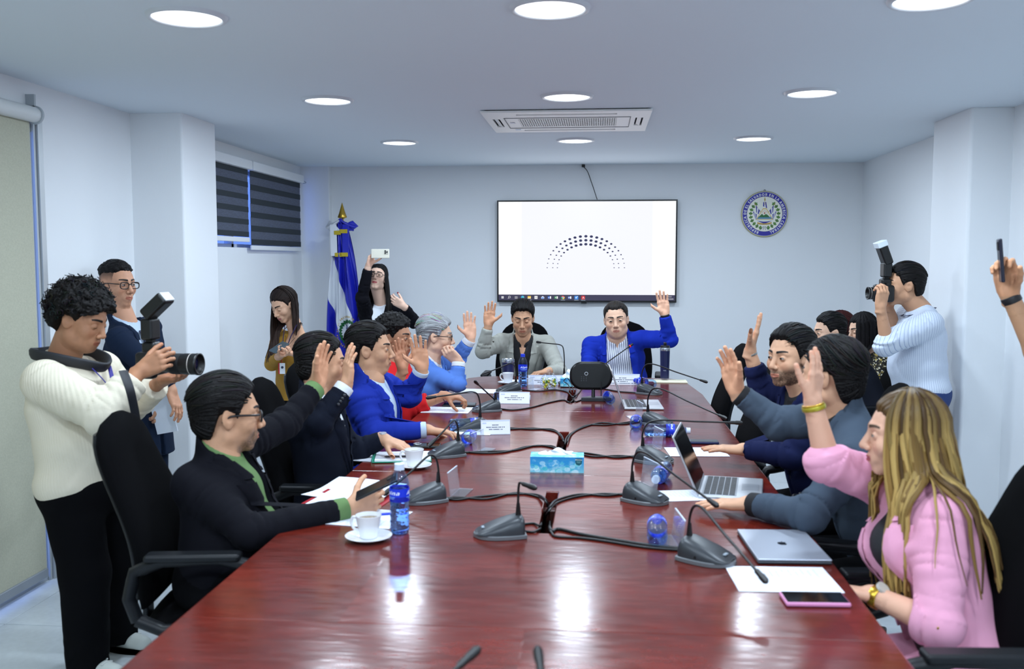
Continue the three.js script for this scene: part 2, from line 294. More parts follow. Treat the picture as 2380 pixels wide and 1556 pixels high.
{
  const c = chair(-1.29, -3.12, 98, 'black fabric office chair of the person in green shirt, loop armrest showing');
  const st = canvasTex(128, 56, (x, W, H) => { x.fillStyle = '#e4e8ec'; x.fillRect(0, 0, W, H); x.fillStyle = '#222'; x.font = 'bold 20px monospace'; x.fillText('SALA', 30, 24); x.fillText('TERCER', 14, 48); });
  mesh('inventory_label', new THREE.PlaneGeometry(0.062, 0.028).rotateY(-Math.PI / 2).translate(-0.3215, 0.474, 0.05), std(0xffffff, 0.6, { map: st }), c);
}
chair(-1.14, -4.04, 92, 'black fabric office chair behind the person in the dark navy suit with white cuff');
chair(-1.18, -4.71, 90, 'black fabric office chair behind the person in the royal blue blazer and pale shirt');
chair(-1.26, -5.42, 90, 'black fabric office chair behind the person in the red shirt');
chair(-1.24, -6.10, 86, 'black fabric office chair of the grey-haired person in light blue');
chair(-0.62, -7.68, 0, 'black fabric office chair behind the person in the grey-beige blazer');
chair(0.20, -7.74, -4, 'black fabric office chair hidden behind the person in striped shirt and vivid blue blazer');
chair(0.55, -5.95, -90, 'empty black fabric office chair pushed in beside the far open laptop');
chair(0.56, -4.82, -86, 'empty black fabric office chair pushed in beside the bearded person');
chair(0.93, -4.08, -90, 'black fabric office chair of the bearded person in navy');
chair(0.82, -3.44, -104, 'black fabric office chair of the person in the slate grey blazer');
chair(0.88, -2.56, -86, 'black fabric office chair of the person in the pink blazer');
chair(1.70, -6.42, -90, 'black fabric office chair under the person in charcoal suit by the far wall');
chair(1.95, -6.98, -90, 'black fabric office chair under the person in the floral blouse');
chair(1.93, -7.64, -88, 'black fabric office chair under the person with dark red hair');

// ---------------------------------------------------------------- television on the back wall
{
  const p0 = [-0.937, 2.186, -8.76], p1 = [0.713, 1.247, -8.76], w = p1[0] - p0[0], h = p0[1] - p1[1], cx = (p0[0] + p1[0]) / 2, cy = (p0[1] + p1[1]) / 2;
  const tv = thing('wall_tv', 'large wall television showing rows of dots in a half circle', 'television', [cx, cy, BACK]);
  mesh('housing', [rbox(w, h, 0.035, 0.004, 0, 0, 0.045), rbox(w * 0.6, h * 0.6, 0.03, 0.01, 0, -0.02, 0.016), box(0.05, 0.012, 0.02, -0.02, -h / 2 - 0.005, 0.05)], std(0x08080a, 0.3), tv);
  const screenTex = canvasTex(1600, 900, (x, W, H) => {
    x.fillStyle = '#ffffff'; x.fillRect(0, 0, W, H); x.fillStyle = '#f7f8ff'; x.fillRect(W * 0.132, 0, W * 0.738, H);
    x.fillStyle = '#14104a';
    const cx = W * 0.497, cy = H * 0.668;
    for (const [rx, ry, n] of [[348, 286, 23], [298, 250, 21], [256, 214, 19]]) for (let k = 0; k < n; k++) {
      const a = Math.PI * (1 - k / (n - 1)), s = Math.sin(a);
      x.beginPath(); x.ellipse(cx + rx * Math.cos(a) * 1.005, cy - ry * s, 5.5 + 9 * s * s, 3.4 + 8 * s * s, 0, 0, 7); x.fill();
    }
    x.fillStyle = '#3a3650'; x.fillRect(0, H * 0.943, W, H * 0.057);
    const iy = H * 0.9715, ix = (k) => 36 + k * 61.5;
    x.fillStyle = '#fff'; for (const [a, b] of [[0, 0], [11, 0], [0, 11], [11, 11]]) x.fillRect(ix(0) - 10 + a, iy - 10 + b, 9, 9);
    x.strokeStyle = '#fff'; x.lineWidth = 3; x.beginPath(); x.arc(ix(1) + 2, iy - 3, 9, 0, 7); x.stroke(); x.beginPath(); x.moveTo(ix(1) - 4, iy + 4); x.lineTo(ix(1) - 12, iy + 12); x.stroke();
    x.fillStyle = '#ccc'; for (const [a, b, c, d] of [[-10, -9, 8, 8], [2, -9, 8, 8], [-10, 3, 8, 8], [2, 3, 8, 8], [13, -9, 2, 20]]) x.fillRect(ix(2) + a, iy + b, c, d);
    x.fillStyle = '#2f9be0'; x.beginPath(); x.arc(ix(3), iy, 16, 0, 7); x.fill(); x.fillStyle = '#5fd6c0'; x.beginPath(); x.arc(ix(3) + 4, iy - 4, 8, 0, 7); x.fill();
    x.fillStyle = '#f4c542'; x.fillRect(ix(4) - 15, iy - 13, 30, 24); x.fillStyle = '#fff4c8'; x.fillRect(ix(4) - 13, iy + 1, 26, 9);
    x.fillStyle = '#f4f4f4'; x.fillRect(ix(5) - 14, iy - 14, 28, 28); x.fillStyle = '#bbb'; x.fillRect(ix(5) - 7, iy - 5, 14, 10);
    x.fillStyle = '#dfe9ff'; x.beginPath(); x.moveTo(ix(6) - 15, iy - 2); x.lineTo(ix(6), iy - 14); x.lineTo(ix(6) + 15, iy - 2); x.lineTo(ix(6) + 12, iy + 12); x.lineTo(ix(6) - 12, iy + 12); x.fill(); x.fillStyle = '#2f7fe0'; x.fillRect(ix(6) - 10, iy, 20, 10);
    for (const [k, c, t] of [[7, '#2563c9', 'o'], [8, '#1f8a4c', 'X'], [10, '#2b57b8', 'W']]) { x.fillStyle = '#fff'; x.fillRect(ix(k) - 2, iy - 11, 17, 22); x.fillStyle = c; x.fillRect(ix(k) - 15, iy - 12, 19, 24); x.fillStyle = '#fff'; x.font = 'bold 17px sans-serif'; x.textAlign = 'center'; x.fillText(t, ix(k) - 6, iy + 6); }
    for (const [a0, a1, c] of [[-2.6, -0.5, '#e2423a'], [-0.5, 1.6, '#f7c52c'], [1.6, 3.7, '#3aa757']]) { x.fillStyle = c; x.beginPath(); x.moveTo(ix(9), iy); x.arc(ix(9), iy, 16, a0, a1); x.fill(); } x.fillStyle = '#fff'; x.beginPath(); x.arc(ix(9), iy, 8, 0, 7); x.fill(); x.fillStyle = '#4a86e8'; x.beginPath(); x.arc(ix(9), iy, 6, 0, 7); x.fill();
    x.fillStyle = '#2d89ea'; x.fillRect(ix(11) - 17, iy - 16, 34, 32); x.fillStyle = '#cfe6ff'; x.fillRect(ix(11) - 9, iy - 6, 14, 14); x.fillRect(ix(11) + 2, iy - 12, 10, 7);
    x.fillStyle = '#c81f26'; x.beginPath(); x.roundRect(ix(12) - 17, iy - 17, 34, 34, 7); x.fill(); x.strokeStyle = '#fff'; x.lineWidth = 3; x.beginPath(); x.moveTo(ix(12) - 9, iy + 8); x.quadraticCurveTo(ix(12) + 1, iy + 1, ix(12), iy - 10); x.quadraticCurveTo(ix(12) + 2, iy + 2, ix(12) + 10, iy + 5); x.lineTo(ix(12) - 8, iy + 4); x.stroke();
    x.fillStyle = '#cde'; for (const k of [4, 9, 11, 12]) x.fillRect(ix(k) - 20, H - 4, 40, 3);
    x.fillStyle = '#fff'; x.font = '15px sans-serif'; x.textAlign = 'right'; x.fillText('10:51', W - 26, iy - 5); x.fillText('1/05/2026', W - 12, iy + 16);
  });
  const sm = new THREE.MeshStandardMaterial({ color: 0x0a0a0c, roughness: 0.35, emissive: 0xffffff, emissiveMap: screenTex, emissiveIntensity: 0.98 });
  mesh('screen', new THREE.PlaneGeometry(w - 0.03, h - 0.032).translate(0, 0.002, 0.0632), sm, tv);
  const L = new THREE.RectAreaLight(0xf2f4ff, 0.9, w - 0.05, h - 0.05); L.position.set(0, 0, 0.07); L.rotation.y = Math.PI; tv.add(L);
  const c = mesh('tv_cable', [tube([[-0.143, 2.488, -8.78], [-0.112, 2.456, -8.78], [-0.068, 2.344, -8.79], [-0.016, 2.19, -8.78]], 0.004, 24, 6), rbox(0.03, 0.025, 0.03, 0.004, ...[-0.144, 2.497, -8.79])], BLACK);
  tag(c, 'thin black cable hanging from the ceiling edge down to the television', 'cable');
}
// ---------------------------------------------------------------- national coat of arms plaque
{
  const c = [1.494, 2.052, -8.8], r = 0.205;
  const e = thing('emblem_plaque', 'round blue-rimmed coat of arms plaque with gold edge on the back wall', 'emblem', [c[0], c[1], BACK]);
  mesh('plaque_rim', lathe([[0, 0], [r, 0], [r + 0.003, 0.012], [r, 0.022], [r - 0.008, 0.024]], 64).rotateX(Math.PI / 2), std(0xbfb68a, 0.4, { metalness: 0.5 }), e);
  const t = canvasTex(1024, 1024, (x, W) => {
    const C = W / 2; x.fillStyle = '#e6e8d6'; x.fillRect(0, 0, W, W);
    x.beginPath(); x.arc(C, C, 505, 0, 7); x.fillStyle = '#150a9a'; x.fill();
    x.beginPath(); x.arc(C, C, 402, 0, 7); x.fillStyle = '#efeee0'; x.fill(); x.strokeStyle = '#cfc79a'; x.lineWidth = 6; x.stroke();
    x.fillStyle = '#f0efe6'; x.font = 'bold 84px sans-serif'; x.textAlign = 'center'; x.textBaseline = 'middle';
    const s = 'REPUBLICA DE EL SALVADOR EN LA AMERICA CENTRAL', a0 = 196 * D2R, a1 = (196 + 328) * D2R, wid = [...s].map((q) => x.measureText(q).width), tot = wid.reduce((a, b) => a + b, 0); let run = 0;
    [...s].forEach((ch, i) => { const a = a0 + (a1 - a0) * (run + wid[i] / 2) / tot; run += wid[i]; x.save(); x.translate(C + 453 * Math.sin(a), C - 453 * Math.cos(a)); x.rotate(a); x.fillText(ch, 0, 4); x.restore(); });
    // laurel branches
    for (const sgn of [-1, 1]) for (let k = 0; k < 9; k++) {
      const a = (168 - k * 15.5) * D2R, px = C + sgn * 318 * Math.sin(a), py = C + 10 - 318 * Math.cos(a);
      for (const [da, len] of [[-0.75, 62], [0.0, 70], [0.75, 62]]) { x.save(); x.translate(px, py); x.rotate(sgn * (a - 1.75 + 0.15) + sgn * da); x.fillStyle = k % 2 ? '#2f6b1f' : '#3a7a24'; x.beginPath(); x.ellipse(0, -len * 0.45, 17, len * 0.5, 0, 0, 7); x.fill(); x.strokeStyle = '#8a9a3a'; x.lineWidth = 3; x.stroke(); x.restore(); }
    }
    // five flags
    const flag = (pts, cols) => { const n = cols.length; for (let i = 0; i < n; i++) { const f = i / n, g = (i + 1) / n, L = (p, q, t) => [mix(p[0], q[0], t), mix(p[1], q[1], t)]; x.fillStyle = cols[i]; x.beginPath(); [L(pts[0], pts[1], f), L(pts[0], pts[1], g), L(pts[3], pts[2], g), L(pts[3], pts[2], f)].forEach((p, k) => k ? x.lineTo(...p) : x.moveTo(...p)); x.fill(); } };
    const B = '#17108f', Wt = '#f4f4f0';
    for (const m of [1, -1]) {
      const X = (v) => C + m * v;
      x.strokeStyle = '#8a7a3a'; x.lineWidth = 10; x.beginPath(); x.moveTo(X(210), 300); x.lineTo(X(20), 560); x.stroke();
      flag([[X(205), 310], [X(110), 430], [X(140), 520], [X(190), 470]], [B, Wt, B]);
      flag([[X(270), 440], [X(180), 520], [X(190), 650], [X(220), 590]], [B, Wt, B]);
      x.fillStyle = '#a08a3c'; x.beginPath(); x.moveTo(X(245), 235); x.lineTo(X(232), 300); x.lineTo(X(200), 305); x.fill();
    }
    flag([[C - 35, 235], [C + 30, 235], [C + 55, 380], [C - 40, 330]], [B, Wt, B]);
    x.fillStyle = '#b59a45'; x.beginPath(); x.moveTo(C, 110); x.lineTo(C + 22, 200); x.lineTo(C - 22, 200); x.fill(); x.fillRect(C - 5, 195, 10, 110);
    // triangle with sea, volcanoes and sun rays
    x.fillStyle = '#d9b64e'; x.beginPath(); x.moveTo(C - 40, 380); x.lineTo(C + 40, 380); x.lineTo(C + 195, 640); x.lineTo(C - 195, 640); x.fill();
    x.fillStyle = '#f2ecd8'; x.beginPath(); x.moveTo(C - 34, 400); x.lineTo(C + 34, 400); x.lineTo(C + 172, 626); x.lineTo(C - 172, 626); x.fill();
    x.strokeStyle = '#d08a8a'; x.lineWidth = 7; x.beginPath(); x.arc(C, 500, 62, Math.PI, 0); x.stroke(); x.fillStyle = '#b03024'; x.beginPath(); x.arc(C, 490, 17, 0, 7); x.fill();
    x.fillStyle = '#5a8fb8'; x.beginPath(); x.moveTo(C - 140, 575); x.lineTo(C + 140, 575); x.lineTo(C + 172, 626); x.lineTo(C - 172, 626); x.fill();
    x.fillStyle = '#1d6b2a'; x.beginPath(); x.moveTo(C - 150, 590); x.lineTo(C - 60, 505); x.lineTo(C - 20, 545); x.lineTo(C + 30, 510); x.lineTo(C + 80, 540); x.lineTo(C + 120, 590); x.fill();
    // ribbon
    x.fillStyle = B; x.beginPath(); x.moveTo(C - 190, 655); x.quadraticCurveTo(C, 720, C + 190, 655); x.lineTo(C + 120, 690); x.lineTo(C, 740); x.lineTo(C - 120, 690); x.fill();
    x.strokeStyle = '#c79a3a'; x.lineWidth = 34; x.beginPath(); x.moveTo(C - 165, 715); x.quadraticCurveTo(C, 775, C + 165, 712); x.stroke();
    x.fillStyle = '#6a5212'; x.font = 'bold 26px serif'; x.fillText('DIOS UNION LIBERTAD', C, 748);
    x.strokeStyle = '#2d3a6a'; x.lineWidth = 10; for (const d of [-60, -20, 20, 60]) { x.beginPath(); x.moveTo(C + d * 0.4, 800); x.lineTo(C + d * 1.5, 880); x.stroke(); }
  });
  mesh('painted_face', new THREE.CircleGeometry(r - 0.006, 64).translate(0, 0, 0.0245), phys(0xffffff, 0.3, { map: t, clearcoat: 0.5, clearcoatRoughness: 0.15 }), e);
  mesh('hanging_hook', new THREE.TorusGeometry(0.007, 0.002, 6, 14).translate(0, r + 0.008, 0.006), std(0x444444, 0.4, { metalness: 0.8 }), e);
}
// ---------------------------------------------------------------- ceiling cassette air conditioner
{
  const ac = thing('air_conditioner', 'white ceiling cassette air conditioner with black return grille', 'air conditioner', [-0.195, CEIL, -5.99]);
  const m = std(new THREE.Color(0.86, 0.88, 0.86), 0.45), steel = std(new THREE.Color(0.56, 0.58, 0.60), 0.5);
  const W = 0.99, Z = 0.86;
  const s = shapeOf([[-W / 2, -Z / 2], [W / 2, -Z / 2], [W / 2, Z / 2], [-W / 2, Z / 2]]), gw = 0.30, gz = 0.17;
  const cut = (x, z, a, b) => { const h = new THREE.Path(); h.moveTo(x - a, z - b); h.lineTo(x + a, z - b); h.lineTo(x + a, z + b); h.lineTo(x - a, z + b); h.lineTo(x - a, z - b); s.holes.push(h); };
  cut(0, 0, gw, gz); cut(0, -0.33, 0.30, 0.026); cut(0, 0.33, 0.30, 0.026); cut(-0.435, 0, 0.026, 0.17); cut(0.435, 0, 0.026, 0.17);
  const g = extrude(s, 0.006, 0.003, 2); g.rotateX(Math.PI / 2);
  mesh('panel', g, m, ac).position.y = -0.009;
  mesh('inner_housing', [box(0.95, 0.006, 0.82, 0, 0.30, 0), box(0.006, 0.29, 0.82, -0.472, 0.15, 0), box(0.006, 0.29, 0.82, 0.472, 0.15, 0), box(0.95, 0.29, 0.006, 0, 0.15, -0.407), box(0.95, 0.29, 0.006, 0, 0.15, 0.407)], steel, ac);
  for (let k = 0; k < 5; k++) mesh('grille_bar', box(gw * 2, 0.008, 0.006, 0, -0.017, -gz + (k + 0.5) * gz * 2 / 5), m, ac);
  const vb = box(0.006, 0.007, gz * 2, 0, 0, 0);
  for (let k = 0; k < 43; k++) { const b = mesh('grille_bar', vb, m, ac); b.position.set(-gw + (k + 0.5) * gw * 2 / 43, -0.016, 0); }
  mesh('grille_frame', [box(0.76, 0.003, 0.004, 0, -0.0195, -0.215), box(0.76, 0.003, 0.004, 0, -0.0195, 0.215), box(0.004, 0.003, 0.43, -0.38, -0.0195, 0), box(0.004, 0.003, 0.43, 0.38, -0.0195, 0)], std(0x6d7478, 0.6), ac);
  const vane = (x, z, turn, L) => { const v = mesh('louver', rbox(L - 0.03, 0.006, 0.026, 0.002), m, ac); v.position.set(x, -0.012, z); v.rotation.order = 'YXZ'; v.rotation.set(0.35, turn, 0); return v; };
  vane(0, -0.33, 0, 0.60); vane(0, 0.33, 0, 0.60);
  vane(-0.435, 0, Math.PI / 2, 0.34); vane(0.435, 0, Math.PI / 2, 0.34);
  mesh('sticker', box(0.03, 0.001, 0.05, -0.345, -0.0195, 0.02), std(0xcfd8e4, 0.5), ac);
  mesh('indicator_box', box(0.035, 0.002, 0.04, -0.335, -0.0195, -0.29), std(0xd6e4f4, 0.5), ac);
}
// ---------------------------------------------------------------- national flag on a stand
{
  const top = [-2.285, 2.153, -8.35], X = top[0], Zf = -8.35;
  const f = thing('flag_on_stand', 'blue and white national flag on a pole with gold spear tip', 'flag', [X, 0, Zf]);
  const gold = std(0xb8963a, 0.3, { metalness: 0.75 }), L = (p) => [p[0] - X, p[1], p[2] - Zf];
  mesh('pole', [cyl(0.014, 0.014, 1.98, 0, 1.0, 0, 14)], std(0x6b4a22, 0.35), f);
  mesh('base', lathe([[0, 0], [0.2, 0], [0.2, 0.02], [0.12, 0.05], [0.04, 0.08], [0.03, 0.16], [0, 0.16]], 40), std(0x3a2410, 0.35), f);
  const ty = top[1];
  mesh('spear_tip', [lathe([[0, ty], [0.012, ty - 0.04], [0.03, ty - 0.1], [0.044, ty - 0.135], [0.03, ty - 0.142], [0.012, ty - 0.15], [0.012, ty - 0.2]], 8)], gold, f);
  const satin = (c) => phys(c, 0.33, { sheen: 0.6, sheenColor: new THREE.Color(0.3, 0.35, 0.6), sheenRoughness: 0.4, side: THREE.DoubleSide });
  const blueM = satin(new THREE.Color(0.012, 0.018, 0.42)), whiteM = satin(new THREE.Color(0.72, 0.75, 0.8));
  // the cloth hangs gathered: a fluted sheet that widens to the bottom; stripes run along the drop
  const yT = ty - 0.16, yB = 0.62;
  const cloth = (u, v) => { // u 0..1 across, v 0..1 down
    const hw0 = mix(0.05, 0.215, Math.pow(v, 0.75)), sway = 0.03 * v, fl = 0.030 * Math.min(1, v * 3) * Math.sin(u * 19 + v * 2.4) + 0.014 * Math.sin(u * 37 + 1 - v * 3);
    return [sway + (u - 0.47) * 2 * hw0 + 0.006 * Math.sin(v * 9 + u * 12), yT - v * (yT - yB) - 0.06 * Math.abs(u - 0.4), 0.035 + fl + 0.03 * Math.sin(u * Math.PI)];
  };
  const strip = (ua, ub, fn) => { const nu = 26, nv = 60, pos = [], uv = [], idx = []; for (let j = 0; j <= nv; j++) for (let i = 0; i <= nu; i++) { const v = j / nv, u = mix(ua(v), ub(v), i / nu); const p = cloth(u, v); pos.push(...p); uv.push(i / nu, 1 - v); } for (let j = 0; j < nv; j++) for (let i = 0; i < nu; i++) { const a = j * (nu + 1) + i; idx.push(a, a + nu + 1, a + 1, a + 1, a + nu + 1, a + nu + 2); } const g = new THREE.BufferGeometry(); g.setAttribute('position', new THREE.Float32BufferAttribute(pos, 3)); g.setAttribute('uv', new THREE.Float32BufferAttribute(uv, 2)); g.setIndex(idx); g.computeVertexNormals(); return g; };
  const e1 = (v) => clamp(1.55 * (v - 0.47), 0, 1) * 0.9, e2 = (v) => v < 0.16 ? 0.0 + 0.0 * v : clamp(0.02 + (v - 0.16) * 1.5, 0, 0.70 + 0.28 * sstep(0.62, 1, v));
  const z0 = () => 0, z1 = () => 1;
  mesh('blue_stripe', strip((v) => Math.max(e1(v), e2(v)), z1), blueM, f);
  mesh('white_stripe', strip(e1, (v) => Math.max(e1(v) + 0.0001, e2(v))), whiteM, f);
  mesh('blue_stripe', strip(z0, (v) => Math.max(e1(v), 0.0001)), blueM, f);
  const ct = canvasTex(256, 256, (x, W) => {
    x.clearRect(0, 0, W, W); x.translate(128, 128);
    x.fillStyle = '#c9a53a'; x.font = 'bold 17px sans-serif'; x.textAlign = 'center'; 'REPUBLICA DE EL SALVADOR EN LA AMERICA CENTRAL'.split('').forEach((c, i, a) => { x.save(); x.rotate(-2.7 + 5.6 * i / a.length); x.fillText(c, 0, -110); x.restore(); });
    for (let k = 0; k < 22; k++) { const a = 0.5 + k / 21 * 5.3; for (const d of [-0.5, 0.5]) { x.save(); x.rotate(a + Math.PI); x.translate(0, -84); x.rotate(d); x.fillStyle = '#12582c'; x.beginPath(); x.ellipse(0, 0, 7, 15, 0.6, 0, 7); x.fill(); x.restore(); } }
    x.fillStyle = '#1c2f8a'; for (const s of [-1, 1]) { x.save(); x.rotate(s * 0.6); x.fillRect(-5, -66, 10, 60); x.fillRect(13 * s - 4, -52, 8, 46); x.restore(); }
    x.fillStyle = '#c8a23c'; x.beginPath(); x.moveTo(0, -36); x.lineTo(44, 34); x.lineTo(-44, 34); x.fill(); x.fillStyle = '#e9ecdf'; x.beginPath(); x.moveTo(0, -26); x.lineTo(35, 29); x.lineTo(-35, 29); x.fill(); x.fillStyle = '#157038'; x.beginPath(); x.moveTo(-30, 26); x.lineTo(-6, -6); x.lineTo(4, 8); x.lineTo(12, 0); x.lineTo(30, 26); x.fill();
    x.fillStyle = '#1c2f8a'; x.fillRect(-44, 44, 88, 9);
  });
  { // crest sewn on the white stripe
    const n = 22, pos = [], uv = [], idx = [], vc = 0.73, uc = 0.60; for (let j = 0; j <= n; j++) for (let i = 0; i <= n; i++) { const u = uc + (i / n - 0.5) * 0.62, v = vc + (j / n - 0.5) * 0.245; const p = cloth(clamp(u, 0, 1), v); pos.push(p[0], p[1], p[2] + 0.006); uv.push(i / n, 1 - j / n); } for (let j = 0; j < n; j++) for (let i = 0; i < n; i++) { const a = j * (n + 1) + i; idx.push(a, a + n + 1, a + 1, a + 1, a + n + 1, a + n + 2); }
    const g = new THREE.BufferGeometry(); g.setAttribute('position', new THREE.Float32BufferAttribute(pos, 3)); g.setAttribute('uv', new THREE.Float32BufferAttribute(uv, 2)); g.setIndex(idx); g.computeVertexNormals();
    mesh('embroidered_crest', g, std(0xffffff, 0.6, { map: ct, transparent: true, alphaTest: 0.5 }), f);
  }
  // bow below the tip: one white loop, one blue loop and two tails with gold fringe
  const loop = (s, m) => { const pts = []; for (let k = 0; k <= 10; k++) { const t = k / 10; pts.push([s * (0.005 + 0.105 * Math.sin(t * Math.PI)), ty - 0.165 - 0.10 * t - 0.02 * Math.sin(t * 6.28), 0.05 + 0.025 * Math.cos(t * Math.PI * 2)]); } return mesh('bow_loop', taper(pts, pts.map((_, k) => 0.014 + 0.036 * Math.sin(k / 10 * Math.PI)), 12, 0.5), m, f); };
  loop(-1, whiteM); loop(1, blueM);
  mesh('bow_knot', new THREE.SphereGeometry(0.024, 14, 10).translate(0, ty - 0.17, 0.06), blueM, f);
  const tail = (x, m, len, tw) => mesh('bow_tail', rbox(0.06, len, 0.008, 0.003, x, ty - 0.20 - len / 2, 0.085), m, f).rotation.set(0, 0, tw);
  tail(-0.022, whiteM, 0.28, 0.02); tail(0.032, blueM, 0.28, -0.01);
  const fr = std(0xb9a320, 0.55);
  for (const [x, y, w] of [[-0.022, ty - 0.275, 0.062], [0.034, ty - 0.262, 0.07], [-0.018, ty - 0.47, 0.062], [0.036, ty - 0.468, 0.07]]) mesh('gold_fringe', rbox(w, 0.036, 0.012, 0.004, x, y, 0.087), fr, f);
}

// ---------------------------------------------------------------- things on the table
const micGrey = std(new THREE.Color(0.030, 0.034, 0.040), 0.38, { metalness: 0.2 }), micEdge = std(new THREE.Color(0.16, 0.17, 0.18), 0.4, { metalness: 0.3 }), micBlack = std(0x0a0a0b, 0.4);
// delegate microphone: wedge base rising to the gooseneck end; local +z points from the gooseneck foot to the low nose
const micBody = (() => {
  const rows = []; // sections along z, as [z, halfWidth, topHeight]
  const pos = [], idx = [], prof = [[-0.062, 0.046, 0.058], [-0.056, 0.052, 0.066], [-0.04, 0.056, 0.068], [-0.01, 0.059, 0.060], [0.03, 0.060, 0.046], [0.065, 0.055, 0.030], [0.085, 0.044, 0.020], [0.094, 0.028, 0.014]], n = 14;
  prof.forEach(([z, w, h]) => { for (let k = 0; k <= n; k++) { const a = k / n * Math.PI; const c = Math.cos(a), s = Math.sin(a); pos.push(-Math.sign(c) * Math.abs(c) ** 0.6 * w, 0.012 + Math.abs(s) ** 0.75 * (h - 0.012), z); } });
  for (let i = 0; i < prof.length - 1; i++) for (let k = 0; k < n; k++) { const a = i * (n + 1) + k, b = a + n + 1; idx.push(a, b, a + 1, a + 1, b, b + 1); }
  for (const [i, f] of [[0, 1], [prof.length - 1, 0]]) { const c = pos.length / 3; pos.push(0, 0.02, prof[i][0]); for (let k = 0; k < n; k++) { const a = i * (n + 1) + k; f ? idx.push(c, a, a + 1) : idx.push(c, a + 1, a); } }
  const g = new THREE.BufferGeometry(); g.setAttribute('position', new THREE.Float32BufferAttribute(pos, 3)); g.setIndex(idx); g.computeVertexNormals(); return g;
})();
const micFoot = (() => { const s = new THREE.Shape(); s.moveTo(-0.05, 0.066); s.lineTo(0.05, 0.066); s.quadraticCurveTo(0.064, 0.02, 0.062, -0.03); s.quadraticCurveTo(0.055, -0.09, 0, -0.099); s.quadraticCurveTo(-0.055, -0.09, -0.062, -0.03); s.quadraticCurveTo(-0.064, 0.02, -0.05, 0.066); return extrude(s, 0.010, 0.002, 1).rotateX(-Math.PI / 2).translate(0, 0.002, 0); })();
function mic(p, deg, tip, label, o = {}) {
  const m = thing('conference_microphone', label, 'microphone', p, deg * D2R, 'delegate microphones on the table');
  mesh('base', micBody, micGrey, m); mesh('base_rim', micFoot, micEdge, m);
  mesh('button', [rbox(0.022, 0.004, 0.010, 0.002, 0, 0.030, 0.070).rotateX(0.0)], std(0x8f9aa4, 0.3), m);
  mesh('port', box(0.016, 0.008, 0.006, -0.052, 0.022, 0.0).rotateY(0), micBlack, m);
  m.updateMatrixWorld(true);
  const q = m.worldToLocal(V(tip)), foot = [0, 0.060, -0.045], h = o.rise ?? 0.14;
  const bend = [foot[0] + (q.x - foot[0]) * 0.06, foot[1] + h, foot[2] + (q.z - foot[2]) * 0.06], b2 = [foot[0] + (q.x - foot[0]) * 0.16, Math.max(foot[1] + h + 0.012, mix(foot[1] + h, q.y, 0.1)), foot[2] + (q.z - foot[2]) * 0.16];
  const pts = o.straight ? [foot, lerpV(foot, [q.x, q.y, q.z], 0.5), [q.x, q.y, q.z]] : [foot, [foot[0], foot[1] + h * 0.6, foot[2]], bend, b2, lerpV(b2, [q.x, q.y, q.z], 0.5), [q.x, q.y, q.z]];
  mesh('gooseneck', tube(pts, 0.0042, 48, 7), micBlack, m);
  mesh('neck_socket', taper([foot, [foot[0], foot[1] + 0.045, foot[2]]], [0.010, 0.0055], 10), micBlack, m);
  const d = V(subV([q.x, q.y, q.z], pts[pts.length - 2])).normalize(), e = (t) => [q.x + d.x * t, q.y + d.y * t, q.z + d.z * t];
  const hd = mesh('capsule', taper([e(-0.025), e(-0.02), e(0.0), e(0.006), e(0.024), e(0.032)], [0.0045, 0.0075, 0.0080, 0.0095, 0.0095, 0.005], 12), micBlack, m);
  if (o.red) mesh('light_ring', taper([e(-0.004), e(0.002)], [0.0092, 0.0092], 14), new THREE.MeshStandardMaterial({ color: 0x5a0808, emissive: 0xff1a10, emissiveIntensity: 1.2, roughness: 0.4 }), hd);
  return m;
}
mic([-0.297, 0.75, -2.989], -78, [-0.219, 0.917, -2.98], 'microphone standing alone near the nearest cable slot, neck bent back', { rise: 0.10 });
mic([-0.626, 0.75, -3.399], -62, [-0.741, 0.815, -3.3], 'microphone with arched neck behind the tall water bottle', { rise: 0.10 });
mic([-0.672, 0.75, -4.207], -62, [-0.726, 0.833, -4.1], 'microphone beside two lying bottles and the saucer', { rise: 0.09 });
mic([-0.656, 0.75, -4.866], -75, [-0.844, 0.937, -4.75], 'microphone half hidden behind lying bottles with long low neck', { rise: 0.13 });
mic([-0.64, 0.75, -5.491], -65, [-0.678, 0.947, -5.25], 'microphone in front of the name plate and lying bottle near the red shirt', { rise: 0.05, straight: true });
mic([-0.588, 0.75, -6.299], -60, [-0.749, 0.879, -6.3], 'microphone between the white cup and the standing bottle at the table end', { rise: 0.12 });
mic([-0.238, 0.75, -6.78], 5, [-0.438, 1.023, -7.05], 'microphone behind the tissue box, neck slanting up to the grey-beige blazer', { rise: 0.20 });
mic([0.01, 0.747, -6.82], -5, [0.237, 1, -7.05], 'microphone with lit red ring pointing at the striped shirt', { rise: 0.06, red: true });
mic([0.334, 0.75, -6.301], 62, [0.672, 0.866, -6.1], 'microphone beside the far open laptop with neck stretched sideways', { rise: 0.13 });
mic([0.313, 0.75, -5.123], 62, [0.619, 0.859, -4.75], 'microphone behind the standing-up lying bottle near the folded name holder', { rise: 0.13 });
mic([0.241, 0.75, -4.161], 62, [0.597, 0.932, -4.15], 'microphone beside the nearer open laptop, long neck rising over its screen', { rise: 0.11 });
mic([0.17, 0.75, -3.471], 60, [0.371, 0.859, -3.05], 'microphone in front of the hand resting flat on the table', { rise: 0.12 });
mic([0.316, 0.75, -2.792], 60, [0.42, 0.832, -2.42], 'microphone nearest the closed silver laptop', { rise: 0.10 });
mic([-0.40, TABLE, -1.52], 180, [-0.233, 0.914, -1.66], 'microphone at the near table edge, only its tip in view', { straight: true });
mic([-0.06, TABLE, -1.50], 180, [-0.1, 0.922, -1.64], 'microphone at the near table edge beside another, tip bent over', { straight: true });

